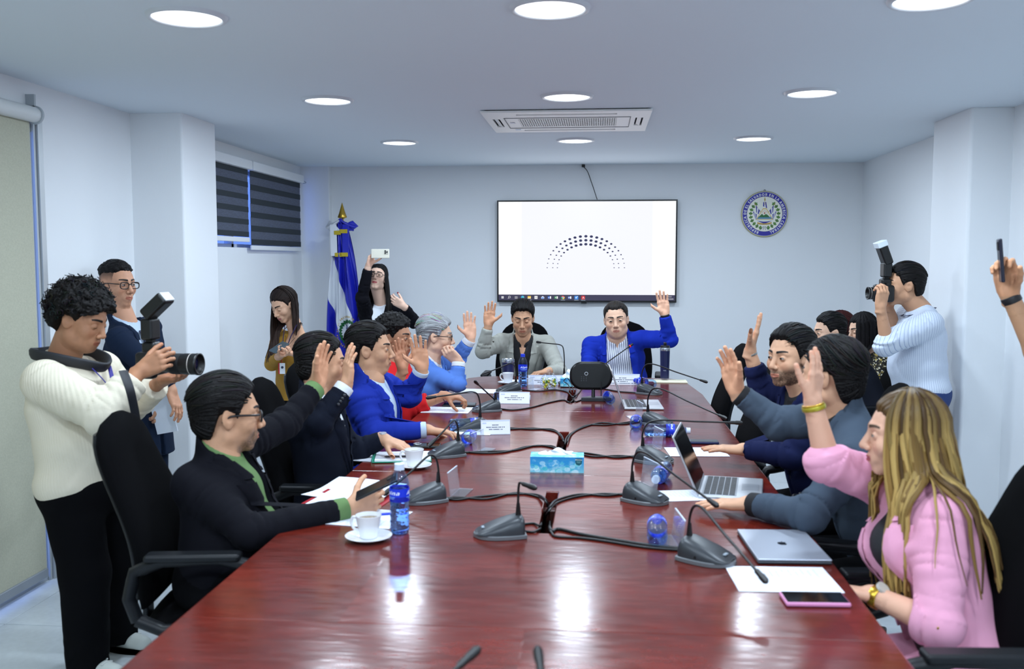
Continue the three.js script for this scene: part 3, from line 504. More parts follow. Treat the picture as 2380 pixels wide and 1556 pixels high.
// ---- water bottles: ribbed clear body with blue film label and cap
const petM = phys(new THREE.Color(0.62, 0.78, 1.0), 0.06, { transmission: 1, thickness: 0, ior: 1.4 }), waterM = phys(new THREE.Color(0.80, 0.90, 1.0), 0.03, { transmission: 1, thickness: 0.05, ior: 1.33, attenuationColor: new THREE.Color(0.30, 0.52, 1.0), attenuationDistance: 0.16 });
const labelTex = canvasTex(512, 160, (x, W, H) => { x.fillStyle = '#1437d6'; x.fillRect(0, 0, W, H); x.fillStyle = '#0a1fa0'; x.fillRect(0, H * 0.62, W, H * 0.38); x.fillStyle = '#e9f1ff'; x.font = 'italic bold 62px sans-serif'; for (const k of [30, 290]) { x.fillText('Alpina', k, 74); x.fillStyle = '#8fc0ff'; x.fillRect(k, 100, 150, 7); x.fillRect(k + 20, 118, 120, 6); x.fillStyle = '#e9f1ff'; } });
const labelM = std(0xffffff, 0.35, { map: labelTex }), capBlue = std(0x1f3fd0, 0.4), capWhite = std(0xd5e2f5, 0.4);
const bottleParts = (() => {
  const r = 0.032, pr = [[0, 0.004], [0.022, 0.0], [0.029, 0.004]]; for (let k = 0; k < 24; k++) { const y = 0.010 + k * 0.004; pr.push([r - 0.0016 * (0.5 + 0.5 * Math.cos(k * Math.PI / 2.5)), y]); }
  pr.push([r, 0.108], [r - 0.001, 0.11], [r - 0.001, 0.152], [r, 0.155], [r, 0.165], [0.029, 0.180], [0.022, 0.197], [0.0145, 0.208], [0.0135, 0.214]);
  const dent = (g) => { const p = g.attributes.position; for (let i = 0; i < p.count; i++) { const y = p.getY(i); if (y > 0.012 && y < 0.106) { const a = Math.atan2(p.getX(i), p.getZ(i)), k = 1 - 0.045 * Math.max(0, Math.cos(a * 12)) * (0.5 + 0.5 * Math.sin(y * 300)); p.setX(i, p.getX(i) * k); p.setZ(i, p.getZ(i) * k); } } g.computeVertexNormals(); return g; };
  const wp = pr.slice(0, 27).map(([a, b]) => [Math.max(0, a - 0.0012), b + 0.001]); wp.push([0.0302, 0.110], [0.0302, 0.150], [0, 0.150]);
  return { shell: dent(lathe(pr, 48)), water: dent(lathe(wp, 48)), label: new THREE.CylinderGeometry(0.0326, 0.0326, 0.044, 40, 1, true).translate(0, 0.131, 0), cap: merge([cyl(0.0155, 0.0155, 0.016, 0, 0.222, 0, 24), cyl(0.0165, 0.0165, 0.003, 0, 0.212, 0, 24)]) };
})();
function bottle(p, label, o = {}) {
  const b = thing('water_bottle', label, 'bottle', p, 0, 'plastic water bottles on the table');
  mesh('bottle_body', bottleParts.shell, petM, b); if (o.water !== false) mesh('water', bottleParts.water, waterM, b); mesh('label', bottleParts.label, labelM, b); mesh('cap', bottleParts.cap, o.white ? capWhite : capBlue, b);
  if (o.dir) { // lying: the cap points along dir on the table
    b.position.y += 0.033; const d = V(o.dir[0], 0, o.dir[1]).normalize(); b.quaternion.setFromUnitVectors(V(0, 1, 0), d); b.position.addScaledVector(d, -0.11);
  } else b.rotation.y = o.turn ?? 0;
  return b;
}
bottle([-0.639, 0.75, -2.982], 'water bottle standing beside the coffee cup and saucer', { turn: 0.6, white: true });
bottle([-0.524, 0.75, -6.588], 'water bottle standing in front of the grey-beige blazer', { turn: 2.2 });
bottle([-0.537, 0.75, -5.839], 'water bottle lying in front of a name plate, white cap aimed across the table', { dir: [1, 0.02], white: true });
bottle([-0.663, 0.75, -4.852], 'water bottle lying against the upright printed name plate', { dir: [1, -0.35] });
bottle([-0.622, 0.75, -4.474], 'water bottle lying with its base to the near table end, beside the small acrylic holder', { dir: [0.12, -1], water: false });
bottle([0.068, 0.75, -5.895], 'water bottle lying before the black oval panel', { dir: [-0.1, -1], water: false });
bottle([0.204, 0.75, -4.995], 'water bottle lying on end beside a microphone, base to the near table end', { dir: [0.05, -1], water: false });
bottle([0.345, 0.75, -4.763], 'water bottle lying crosswise behind the nearer open laptop', { dir: [1, 0.02], white: true });
bottle([0.256, 0.75, -3.787], 'water bottle lying with white cap toward the near table end', { dir: [-0.25, 1], white: true });
bottle([0.193, 0.75, -3], 'water bottle lying beside the clear holder and the nearest gooseneck base', { dir: [0.06, -1], water: false });
bottle([0.328, 0.75, -6.643], 'water bottle lying behind the far open laptop', { dir: [-0.6, -1], water: false });
// ---- coffee cups with saucers
const china = phys(new THREE.Color(0.80, 0.82, 0.85), 0.22, { clearcoat: 0.5, clearcoatRoughness: 0.1 }), coffeeM = std(new THREE.Color(0.20, 0.13, 0.06), 0.2);
function cup(p, turn, label, sl) {
  const s = mesh('saucer', lathe([[0, 0.004], [0.038, 0.003], [0.042, 0.0], [0.05, 0.004], [0.074, 0.014], [0.075, 0.016], [0.073, 0.0165], [0.05, 0.008], [0.03, 0.007], [0, 0.007]], 48), china); s.position.set(...p); tag(s, sl, 'saucer', 'white saucers on the table');
  const c = thing('coffee_cup', label, 'cup', [p[0], p[1] + 0.007, p[2]], turn, 'white coffee cups on the table');
  mesh('cup_body', lathe([[0, 0.0], [0.026, 0.0], [0.028, 0.004], [0.031, 0.02], [0.036, 0.045], [0.041, 0.072], [0.0415, 0.074], [0.0395, 0.074], [0.034, 0.045], [0.029, 0.02], [0.02, 0.006], [0, 0.006]], 40), china, c);
  mesh('handle', tube([[-0.036, 0.058, 0], [-0.055, 0.062, 0], [-0.062, 0.045, 0], [-0.052, 0.025, 0], [-0.031, 0.020, 0]], 0.0045, 24, 8), china, c);
  mesh('coffee', cyl(0.037, 0.037, 0.002, 0, 0.060, 0, 30), coffeeM, c);
  return c;
}
cup([-0.723, 0.75, -2.902], -0.25, 'white coffee cup on a saucer beside the standing water bottle', 'white saucer under the cup beside the standing bottle');
cup([-0.78, 0.75, -3.946], -0.1, 'white coffee cup at the corner of the green notebook', 'white saucer beside the green notebook');
cup([-0.64, 0.75, -6.717], -0.3, 'small white coffee cup in front of the navy tumbler', 'white saucer in front of the navy tumbler');
// ---- printed paper
function printTex(lines, o = {}) { return canvasTex(384, 512, (x, W, H) => { x.fillStyle = o.bg ?? '#f1f4fb'; x.fillRect(0, 0, W, H); reseed(o.seed ?? 61); x.fillStyle = '#bcc2d0'; for (let k = 0; k < lines; k++) { let cx = 40; const y = 60 + k * (H - 110) / lines; while (cx < W - 50) { const w = rnd(8, 34); if (rnd() > 0.12) x.fillRect(cx, y, w, 4); cx += w + 7; } } }); }
const pageA = printTex(22), pageB = printTex(12, { seed: 5 }), pageC = printTex(0);
const pageM = [pageA, pageB, pageC].map((t) => std(new THREE.Color(0.90, 0.92, 0.95), 0.75, { map: t }));
let paperLift = 0;
function sheet(p, w, l, turn, k, label, o = {}) {
  const g = new THREE.BoxGeometry(w, 0.0012, l, 10, 1, 14), q = g.attributes.position; if (o.wave) { for (let i = 0; i < q.count; i++) q.setY(i, q.getY(i) + o.wave * (0.5 + 0.5 * Math.sin(q.getX(i) * 16 + q.getZ(i) * 9))); g.computeVertexNormals(); }
  const m = mesh('paper_sheet', g, pageM[k]); paperLift = (paperLift + 0.0003) % 0.0012; m.position.set(p[0], p[1] + 0.0012 + paperLift + (o.up ?? 0), p[2]); m.rotation.y = turn; tag(m, label, 'paper'); return m;
}
sheet([-0.885, 0.75, -5.501], 0.22, 0.28, 1.55, 0, 'printed sheet in front of the royal blue blazer and beside the dark tablet');
sheet([-0.816, 0.75, -6.32], 0.20, 0.28, 1.55, 0, 'printed sheet in front of the light blue blazer');
sheet([-0.958, 0.75, -4.143], 0.21, 0.28, 1.45, 2, 'blank white sheet under the green notebook');
sheet([-0.927, 0.75, -3.522], 0.30, 0.30, 1.35, 2, 'open ring-bound white document under the phone hand', { wave: 0.012 });
sheet([-0.906, 0.75, -3.355], 0.28, 0.24, 1.42, 1, 'printed page lying on top of the open white document', { up: 0.014 });
sheet([-0.813, 0.75, -3.153], 0.22, 0.30, 1.40, 1, 'printed sheet sticking out beside the green cuff');
sheet([0.457, 0.75, -4.387], 0.20, 0.27, -1.5, 0, 'printed sheet under the hand of the bearded man');
sheet([0.325, 0.75, -3.563], 0.16, 0.22, -1.35, 1, 'printed sheet under the microphone head beside the nearer laptop');
sheet([0.517, 0.75, -2.636], 0.21, 0.28, -1.52, 1, 'printed sheet under the hand of the pink blazer');
sheet([-0.637, 0.75, -4.793], 0.14, 0.2, 1.5, 2, 'white sheet under the lying bottles');
sheet([-0.606, 0.75, -6.865], 0.16, 0.16, 0.1, 2, 'white sheet before the grey-beige blazer');
{ const e = mesh('paper_folder', box(0.30, 0.006, 0.16), std(new THREE.Color(0.72, 0.68, 0.50), 0.7)); e.position.set(...[0.498, 0.75, -6.941]); e.position.y += 0.004; tag(e, 'cream paper folder beside the tall navy flask', 'folder'); }
{ // red cover under the open document
  const e = mesh('document_cover', box(0.30, 0.003, 0.36), std(0xa01222, 0.6)); e.position.set(...[-0.907, 0.75, -3.418]); e.position.y += 0.001; e.rotation.y = -0.15; tag(e, 'red document cover showing at the edge of the open papers', 'folder'); }
{ // green notebook with ring binding and pen
  const n = thing('notebook', 'white-paged notebook with green cover and wire rings under a pen', 'notebook', [-0.871, 0.75, -4.132], 0.18);
  mesh('cover', rbox(0.26, 0.004, 0.20, 0.001, 0, 0.0045, 0), std(0x0f8a6a, 0.5), n); mesh('pages', box(0.245, 0.006, 0.185, 0.004, 0.0095, 0), pageM[2], n);
  for (let k = 0; k < 12; k++) mesh('wire_ring', new THREE.TorusGeometry(0.006, 0.0011, 6, 14).rotateY(Math.PI / 2 * 0).translate(-0.128, 0.008, -0.085 + k * 0.0155), std(0x2f9f86, 0.4, { metalness: 0.4 }), n);
  const pen = thing('pen', 'black and silver pen lying on the green notebook', 'pen', [-0.881, 0.75, -4.086]); const pb = mesh('barrel', taper([[-0.06, 0.018, 0.01], [-0.052, 0.018, 0.009], [0.05, 0.018, -0.01], [0.064, 0.018, -0.013]], [0.001, 0.004, 0.0042, 0.003], 10), std(0x24262c, 0.3, { metalness: 0.4 }), pen); mesh('clip', box(0.03, 0.002, 0.003, 0.045, 0.0235, -0.009), std(0xb8bcc2, 0.3, { metalness: 0.8 }), pb);
  const pen2 = thing('pen', 'bright blue pen half hidden behind the coffee cup', 'pen', [-0.748, 0.75, -3.181]); const p2 = mesh('barrel', taper([[-0.07, 0.006, 0.03], [-0.06, 0.006, 0.026], [0.06, 0.006, -0.022]], [0.001, 0.0045, 0.0045], 10), std(0x1b3bd0, 0.35), pen2); mesh('tip', taper([[0.06, 0.006, -0.022], [0.068, 0.006, -0.025]], [0.0035, 0.001], 8), std(0xb8bcc2, 0.3, { metalness: 0.8 }), p2);
}
// ---- name plates and clear acrylic holders
const acrylic = phys(new THREE.Color(0.93, 0.96, 1.0), 0.05, { transmission: 0.92, thickness: 0, ior: 1.49 });
function plateTex(rows) { return canvasTex(640, 220, (x, W, H) => { x.fillStyle = '#eceff8'; x.fillRect(0, 0, W, H); x.fillStyle = '#c3cde6'; x.fillRect(0, 0, W, 14); x.fillRect(24, 30, 90, 26); x.fillStyle = '#4a5064'; reseed(40 + rows.length); rows.forEach((w, k) => { let c = W / 2 - w / 2; while (c < W / 2 + w / 2) { const q = rnd(12, 30); x.fillRect(c, 66 + k * 36, q, 15); c += q + (rnd() > 0.75 ? 16 : 4); } }); }); }
function namePlate(p, turn, lines, label, w = 0.24, h = 0.085) {
  const n = thing('name_plate', label, 'name plate', p, turn, 'printed name plates on the table');
  const f = mesh('printed_card', rbox(w, h, 0.003, 0.001), std(0xd6dbe8, 0.5), n); f.position.set(0, h * 0.48, 0.012); f.rotation.x = -0.28;
  mesh('print', new THREE.PlaneGeometry(w * 0.97, h * 0.92).translate(0, 0, 0.0021), std(0xffffff, 0.55, { map: plateTex(lines) }), f);
  const b = mesh('acrylic_back', rbox(w, h, 0.003, 0.001), acrylic, n); b.position.set(0, h * 0.48, -0.013); b.rotation.x = 0.28; mesh('acrylic_foot', box(w, 0.003, 0.06, 0, 0.0015, 0), acrylic, n);
}
namePlate([-0.52, 0.75, -4.767], -0.35 + 0.55, [150, 420, 300], 'printed name plate standing upright beside two lying bottles', 0.15, 0.075);
namePlate([-0.513, 0.75, -5.806], 0.02, [150, 420, 300], 'name plate behind the crosswise lying bottle near the red shirt', 0.19, 0.075);
namePlate([-0.371, 0.74, -6.72], 0.02, [150, 420, 300], 'name plate behind the candy jar at the end of the table', 0.25, 0.08);
namePlate([0.175, 0.742, -6.78], 0.0, [120, 440, 170, 460], 'name plate behind the far open laptop, facing the room', 0.25, 0.085);
function holder(p, turn, label, w = 0.13, h = 0.09) {
  const n = thing('acrylic_holder', label, 'card holder', p, turn, 'clear acrylic card holders on the table');
  const a = mesh('upright', rbox(w, h, 0.004, 0.001, 0, h / 2, 0), acrylic, n); a.rotation.x = -0.12; mesh('foot', rbox(w, 0.004, 0.055, 0.001, 0, 0.002, 0.028), acrylic, n);
  mesh('edge_strip', box(w, 0.003, 0.0045, 0, h + 0.001, 0), std(0xc9d4e4, 0.3), a);
}
holder([-0.54, 0.75, -3.53], 1.45, 'clear acrylic holder standing beside the arched microphone and the white cup');
holder([-0.548, 0.75, -4.335], 1.25, 'clear acrylic holder beside the lying bottle and the round saucer side');
holder([-0.456, 0.75, -6.439], 1.2, 'clear acrylic holder between the standing bottle and the candy jar', 0.1, 0.08);
holder([0.229, 0.75, -5.326], -1.35, 'clear acrylic holder in front of the far open laptop');
holder([0.204, 0.75, -3.709], -1.2, 'clear acrylic holder tilted beside the bottle with white cap', 0.15, 0.1);
holder([0.251, 0.75, -2.959], -1.45, 'clear acrylic holder beside the lying bottle near the closed laptop', 0.15, 0.09);
holder([0.282, 0.75, -4.493], -1.3, 'clear acrylic holder lying before the crosswise bottle');
// ---- tissue boxes
const tissueTex = canvasTex(512, 200, (x, W, H) => { const g = x.createLinearGradient(0, 0, 0, H); g.addColorStop(0, '#1c86cc'); g.addColorStop(1, '#7ec8dc'); x.fillStyle = g; x.fillRect(0, 0, W, H); reseed(71); for (let k = 0; k < 60; k++) { x.fillStyle = ['rgba(255,255,255,0.25)', 'rgba(20,140,210,0.5)', 'rgba(60,190,200,0.45)', 'rgba(230,250,255,0.5)'][k % 4]; x.beginPath(); x.arc(rnd(W), rnd(H * 0.25, H), rnd(12, 34), 0, 7); x.fill(); } x.fillStyle = '#0f5a66'; x.beginPath(); x.moveTo(430, 14); x.lineTo(494, 14); x.lineTo(494, 60); x.quadraticCurveTo(494, 96, 462, 104); x.quadraticCurveTo(430, 96, 430, 60); x.fill(); x.fillStyle = '#fff'; x.font = 'bold 17px sans-serif'; x.textAlign = 'center'; x.fillText('Kleenex', 462, 38); x.fillStyle = '#8fc9c4'; x.fillRect(442, 54, 40, 4); x.fillRect(446, 66, 32, 4); });
const tissueTop = canvasTex(256, 128, (x, W, H) => { x.fillStyle = '#4fb0cf'; x.fillRect(0, 0, W, H); reseed(72); for (let k = 0; k < 40; k++) { x.fillStyle = k % 2 ? 'rgba(255,255,255,0.35)' : 'rgba(40,150,200,0.4)'; x.beginPath(); x.arc(rnd(W), rnd(H), rnd(6, 18), 0, 7); x.fill(); } });
function tissueBox(p, turn, w, h, d, label, plume) {
  const b = thing('tissue_box', label, 'tissue box', p, turn);
  const side = std(0xffffff, 0.45, { map: tissueTex }), top = std(0xffffff, 0.45, { map: tissueTop });
  const m = new THREE.Mesh(new THREE.BoxGeometry(w, h, d).translate(0, h / 2, 0), [side, side, top, top, side, side]); m.name = 'carton'; b.add(m);
  mesh('slot_film', new THREE.CylinderGeometry(1, 1, 0.0015, 32).scale(w * 0.36, 1, d * 0.22).translate(0, h + 0.0008, 0), std(0xbcd8e6, 0.3), b);
  const pos = [], idx = [], n = 18, mm = 8; for (let j = 0; j <= mm; j++) for (let i = 0; i <= n; i++) { const u = i / n * 2 - 1, v = j / mm; pos.push(u * w * 0.34 * (1 - 0.25 * v) + 0.01 * Math.sin(v * 5 + u * 3), h + plume * v * (0.75 + 0.35 * Math.sin(u * 4 + 1)), 0.012 * Math.sin(u * 9 + v * 3) * (0.3 + v) - 0.02 * v); }
  for (let j = 0; j < mm; j++) for (let i = 0; i < n; i++) { const a = j * (n + 1) + i; idx.push(a, a + 1, a + n + 1, a + 1, a + n + 2, a + n + 1); }
  const g = new THREE.BufferGeometry(); g.setAttribute('position', new THREE.Float32BufferAttribute(pos, 3)); g.setIndex(idx); g.computeVertexNormals(); mesh('tissue', g, std(0xeef2f8, 0.9, { side: THREE.DoubleSide }), b);
}
tissueBox([-0.168, 0.75, -3.96], 0.02, 0.225, 0.066, 0.105, 'long blue tissue box between the two rows of microphones', 0.022);
tissueBox([-0.202, 0.756, -6.62], 0.0, 0.115, 0.055, 0.11, 'small blue tissue box with a raised tissue beside the candy jar', 0.055);
// ---- candy jar
{
  const j = thing('candy_jar', 'glass jar filled with wrapped white, yellow and green candies', 'jar', [-0.336, 0.75, -6.515]), G = phys(0xf2f8ff, 0.03, { transmission: 1, thickness: 0, ior: 1.45 });
  mesh('jar_body', lathe([[0, 0.002], [0.045, 0.0], [0.056, 0.012], [0.063, 0.04], [0.061, 0.065], [0.046, 0.085], [0.04, 0.09]], 40), G, j); mesh('lid', lathe([[0.041, 0.09], [0.043, 0.094], [0.03, 0.104], [0.012, 0.109], [0.013, 0.116], [0.016, 0.124], [0.010, 0.132], [0, 0.134]], 32), G, j);
  reseed(81); const cols = [0xdcd23a, 0xe8e8e2, 0x5c8a2a, 0xf2efe0, 0xc8b020].map((c) => std(c, 0.35)), cg = [rbox(0.022, 0.011, 0.012, 0.004), rbox(0.018, 0.013, 0.013, 0.005)];
  for (let k = 0; k < 80; k++) { const y = rnd(0.010, 0.068), R = (y < 0.02 ? 0.040 : y > 0.055 ? 0.045 : 0.047), a = rnd(6.28), r = R * Math.sqrt(rnd(0.25, 1)); const c = mesh('candy', cg[k % 2], cols[k % 5], j); c.position.set(r * Math.cos(a), y, r * Math.sin(a)); c.rotation.set(rnd(3), rnd(3), rnd(3)); }
}
// ---- flasks
function flask(p, r, h, label, lid) {
  const f = thing('travel_flask', label, 'flask', p); mesh('flask_body', lathe([[0, 0], [r * 0.86, 0], [r * 0.88, 0.004], [r, h - 0.006], [r, h]], 36), phys(new THREE.Color(0.006, 0.012, 0.065), 0.35, { clearcoat: 0.3 }), f);
  mesh('steel_rim', lathe([[r, h], [r + 0.001, h + 0.002], [r + 0.001, h + 0.022], [r - 0.003, h + 0.024], [r - 0.006, h + 0.012], [0, h + 0.012]], 36), std(0xb6bcc2, 0.25, { metalness: 0.9 }), f);
  if (lid) mesh('lid', [cyl(r * 0.98, r * 0.9, 0.016, 0, h + 0.030, 0, 30), cyl(0.012, 0.012, 0.014, 0, h + 0.044, 0, 16), rbox(0.02, 0.012, r * 1.5, 0.004, 0.0, h + 0.055, 0.0)], std(0x0a0d18, 0.4), f);
  const lt = canvasTex(128, 32, (x) => { x.clearRect(0, 0, 128, 32); x.fillStyle = '#c8d0e0'; x.font = 'bold 24px sans-serif'; x.fillText('Times', 20, 24); }); mesh('lettering', new THREE.PlaneGeometry(r * 1.1, r * 0.28).translate(0, h * 0.30, r * 0.985 + 0.001), std(0xffffff, 0.4, { map: lt, transparent: true, alphaTest: 0.4 }), f);
}
flask([-0.667, 0.742, -7], 0.048, 0.135, 'navy insulated tumbler with steel rim behind the small cup', false);
flask([0.492, 0.768, -7], 0.036, 0.205, 'tall navy flask with carry lid beside the cream folder', true);
{ const r = mesh('coin_purse', [rbox(0.11, 0.022, 0.07, 0.01), box(0.10, 0.004, 0.004, 0, 0.012, 0.034)], std(0x8a2412, 0.55)); r.position.set(...[0.345, 0.785, -6.75]); r.position.y = TABLE + 0.012; tag(r, 'small orange-red leather pouch beside the name plate', 'pouch'); }
// ---- black oval panel on a stand (desk loudspeaker seen from behind)
{
  const d = thing('desk_speaker', 'black oval speaker panel on a wedge stand seen from behind', 'speaker', [-0.007, 0.75, -5.924]);
  const s = new THREE.Shape(); const W = 0.120, H = 0.074, R = 0.066; s.moveTo(-W + R, -H); s.lineTo(W - R, -H); s.absarc(W - R, -H + R, R, -Math.PI / 2, 0); s.lineTo(W, H - R); s.absarc(W - R, H - R, R, 0, Math.PI / 2); s.lineTo(-W + R, H); s.absarc(-W + R, H - R, R, Math.PI / 2, Math.PI); s.lineTo(-W, -H + R); s.absarc(-W + R, -H + R, R, Math.PI, Math.PI * 1.5);
  const sh = mesh('shell', extrude(s, 0.02, 0.016, 5, 24), phys(0x060607, 0.3, { specularIntensity: 0.5 }), d); sh.position.set(-0.035, 0.150, -0.10); sh.rotation.x = -0.16;
  mesh('vent_dots', [-0.05, -0.035, -0.02].flatMap((x) => [-0.012, 0.0, 0.012].map((y) => cyl(0.0028, 0.0028, 0.002, 0, 0, 0, 10).rotateX(Math.PI / 2).translate(x - 0.01, y - 0.02, 0.0368))), std(0x3a3d42, 0.5), sh);
  mesh('round_badge', new THREE.TorusGeometry(0.010, 0.002, 8, 20).translate(-0.03, 0.012, 0.0365), std(0xb6bac0, 0.3, { metalness: 0.6 }), sh);
  mesh('stem', [taper([[-0.02, 0.02, -0.05], [-0.02, 0.09, -0.075], [-0.02, 0.14, -0.085]], [0.012, 0.010, 0.012], 10), tube([[0.03, 0.03, -0.04], [0.03, 0.115, -0.055]], 0.003, 6, 6)], micBlack, d);
  const b = shapeOf([[-0.09, -0.02], [0.09, -0.02], [0.07, 0.05], [-0.05, 0.05]]); mesh('wedge_base', extrude(b, 0.018, 0.004, 2).rotateX(-Math.PI / 2).translate(0, 0.003, -0.02), micGrey, d);
}
// ---- laptops
function keyboard(parent, w, d, y) { const k = std(0x23262b, 0.5), cols = 13, rows = 5; for (let r = 0; r < rows; r++) for (let c = 0; c < cols; c++) { const m = mesh('key', KEY, k, parent); m.position.set(-w * 0.43 + (c + 0.5) * w * 0.86 / cols, y, -d * 0.42 + (r + 0.5) * d * 0.5 / rows); m.scale.set(w * 0.86 / cols * 0.86, 1, d * 0.5 / rows * 0.84); } }
const KEY = new THREE.BoxGeometry(1, 0.002, 1), silver = std(new THREE.Color(0.55, 0.57, 0.60), 0.35, { metalness: 0.6 });
function laptop(p, turn, label, o = {}) {
  const w = o.w ?? 0.32, d = o.d ?? 0.22, l = thing('laptop', label, 'laptop', p, turn);
  mesh('base', rbox(w, 0.014, d, 0.006, 0, 0.008, 0), silver, l); const kb = mesh('keyboard_deck', rbox(w * 0.9, 0.001, d * 0.54, 0.0005, 0, 0.0155, -d * 0.17), std(0x8d9299, 0.4, { metalness: 0.4 }), l); keyboard(kb, w, d, 0.017);
  mesh('touchpad', rbox(w * 0.33, 0.001, d * 0.27, 0.0005, 0, 0.0155, d * 0.30), std(0xa9adb3, 0.3, { metalness: 0.4 }), l);
  const lid = new THREE.Group(); lid.name = 'lid'; lid.position.set(0, 0.016, -d / 2 + 0.004); lid.rotation.x = -(o.open ?? 0.32); l.add(lid);
  mesh('lid_shell', rbox(w, d, 0.007, 0.003, 0, d / 2, -0.004), silver, lid); mesh('screen', box(w * 0.95, d * 0.92, 0.001, 0, d / 2 + 0.002, 0.0004), std(0x0b0c10, 0.12), lid);
  return l;
}
laptop([0.27, 0.75, -5.773], 92 * D2R, 'open silver laptop at the far end beside the black oval panel', { w: 0.34, d: 0.235, open: 0.34 });
laptop([0.519, 0.75, -3.668], 80 * D2R, 'open silver laptop in front of the slate grey blazer', { w: 0.34, d: 0.235, open: 0.42 });
{
  const l = thing('closed_laptop', 'closed silver laptop with dark fruit emblem beside the pink phone', 'laptop', [0.57, 0.75, -2.921], 3 * D2R);
  mesh('base', rbox(0.215, 0.009, 0.31, 0.004, 0, 0.006, 0), std(0x3e4248, 0.4, { metalness: 0.5 }), l); const lid = mesh('lid', rbox(0.215, 0.006, 0.31, 0.003, 0, 0.0145, 0), std(new THREE.Color(0.42, 0.45, 0.52), 0.33, { metalness: 0.55 }), l);
  const s = new THREE.Shape(); s.moveTo(0, 0.012); s.bezierCurveTo(0.006, 0.016, 0.014, 0.013, 0.014, 0.009); s.bezierCurveTo(0.009, 0.006, 0.009, -0.001, 0.014, -0.003); s.bezierCurveTo(0.010, -0.016, 0.005, -0.017, 0, -0.014); s.bezierCurveTo(-0.005, -0.017, -0.014, -0.012, -0.014, 0.001); s.bezierCurveTo(-0.014, 0.014, -0.005, 0.016, 0, 0.012);
  mesh('emblem', new THREE.ShapeGeometry(s, 8).rotateX(-Math.PI / 2).translate(0, 0.0178, 0), std(0x1a1c20, 0.15, { metalness: 0.7 }), lid); mesh('emblem_leaf', new THREE.CircleGeometry(0.004, 12).scale(0.5, 1, 1).rotateX(-Math.PI / 2).rotateY(-0.6).translate(0.002, 0.0178, -0.018), std(0x1a1c20, 0.15, { metalness: 0.7 }), lid);
}
// ---- phones
function phone(p, turn, label, caseC, w = 0.078, l = 0.16, y = 0) { const f = thing('mobile_phone', label, 'phone', [p[0], p[1] + y, p[2]], turn); mesh('phone_case', rbox(l, 0.012, w, 0.005, 0, 0.007, 0, 3), std(caseC, 0.5), f); mesh('glass_front', rbox(l - 0.008, 0.001, w - 0.008, 0.0004, 0, 0.0133, 0), std(0x050507, 0.08), f); return f; }
phone([0.567, 0.75, -2.466], 0.05, 'phone in a pink case lying beside the printed sheet', 0xd58ab5, 0.085, 0.165);
phone([0.508, 0.75, -4.609], 0.0, 'dark blue phone lying behind the nearer laptop screen', 0x101a4a, 0.07, 0.155);
phone([-0.838, 0.75, -5.672], 0.06, 'dark tablet-sized phone lying under the hand of the red shirt', 0x0a0a10, 0.11, 0.2);
{ const f = phone([-0.822, 0.75, -4.392], 0.1, 'dark phone with silver ring holder lying near the microphone', 0x1c1e1c, 0.08, 0.16); mesh('ring_holder', new THREE.TorusGeometry(0.018, 0.003, 8, 24).rotateX(Math.PI / 2).translate(-0.03, 0.016, 0), std(0xb0b4ba, 0.25, { metalness: 0.9 }), f); }
{ const f = thing('mobile_phone', 'black phone held by the person in green shirt', 'phone', [-0.742, 0.873, -3.1]); const b = mesh('phone_body', rbox(0.155, 0.010, 0.076, 0.004), std(0x0b0b0e, 0.2), f); b.rotation.set(0.12, 0.2, 0.42); mesh('camera_bump', rbox(0.03, 0.004, 0.03, 0.002, 0.055, 0.006, -0.015), std(0x1a1a1e, 0.2), b); }
// ---- microphone cables into the table slots
const cableM = std(0x0a0a0b, 0.45);
function cable(label, pts, r = 0.0042) { const m = mesh('microphone_cable', tube(pts.map((p, i) => [p[0], p[1] + r, p[2]]), r, 90, 7), cableM); tag(m, label, 'cable', 'microphone cables on the table'); }
cable('black cable from the lone near microphone to the nearest slot', [[-0.247, 0.75, -3.108], [-0.212, 0.75, -3.122], [-0.192, 0.752, -3.091], [-0.198, 0.7, -3.327], [-0.209, 0.64, -3.631]]);
cable('second black cable from the lone near microphone to the nearest slot', [[-0.24, 0.75, -3.028], [-0.205, 0.75, -3.021], [-0.192, 0.752, -3.035], [-0.202, 0.68, -3.342], [-0.205, 0.64, -3.57]]);
cable('black cable from the arched microphone to the nearest slot', [[-0.597, 0.75, -3.446], [-0.518, 0.75, -3.409], [-0.445, 0.75, -3.46], [-0.336, 0.75, -3.509], [-0.239, 0.75, -3.518], [-0.185, 0.765, -3.381], [-0.181, 0.7, -3.505], [-0.185, 0.64, -3.697]]);
cable('second black cable from the arched microphone to the nearest slot', [[-0.593, 0.75, -3.421], [-0.507, 0.75, -3.441], [-0.409, 0.75, -3.431], [-0.305, 0.75, -3.532], [-0.22, 0.75, -3.48], [-0.181, 0.76, -3.358], [-0.178, 0.7, -3.475], [-0.184, 0.64, -3.665]]);
cable('black cable from the microphone at the flat hand to the nearest slot', [[0.111, 0.75, -3.563], [0.037, 0.75, -3.523], [-0.06, 0.75, -3.534], [-0.138, 0.75, -3.456], [-0.165, 0.765, -3.281], [-0.19, 0.7, -3.414], [-0.2, 0.64, -3.54]]);
cable('second black cable from the microphone at the flat hand to the nearest slot', [[0.11, 0.75, -3.543], [0.021, 0.75, -3.548], [-0.075, 0.75, -3.494], [-0.144, 0.75, -3.399], [-0.166, 0.76, -3.242], [-0.185, 0.7, -3.385], [-0.197, 0.64, -3.541]]);
cable('black cable from the microphone nearest the closed laptop to the nearest slot', [[0.262, 0.75, -2.88], [0.165, 0.75, -2.906], [0.046, 0.75, -2.959], [-0.05, 0.75, -3.006], [-0.129, 0.75, -3.058], [-0.143, 0.75, -3.027], [-0.149, 0.752, -3.039], [-0.164, 0.7, -3.275], [-0.178, 0.64, -3.543]], 0.0055);
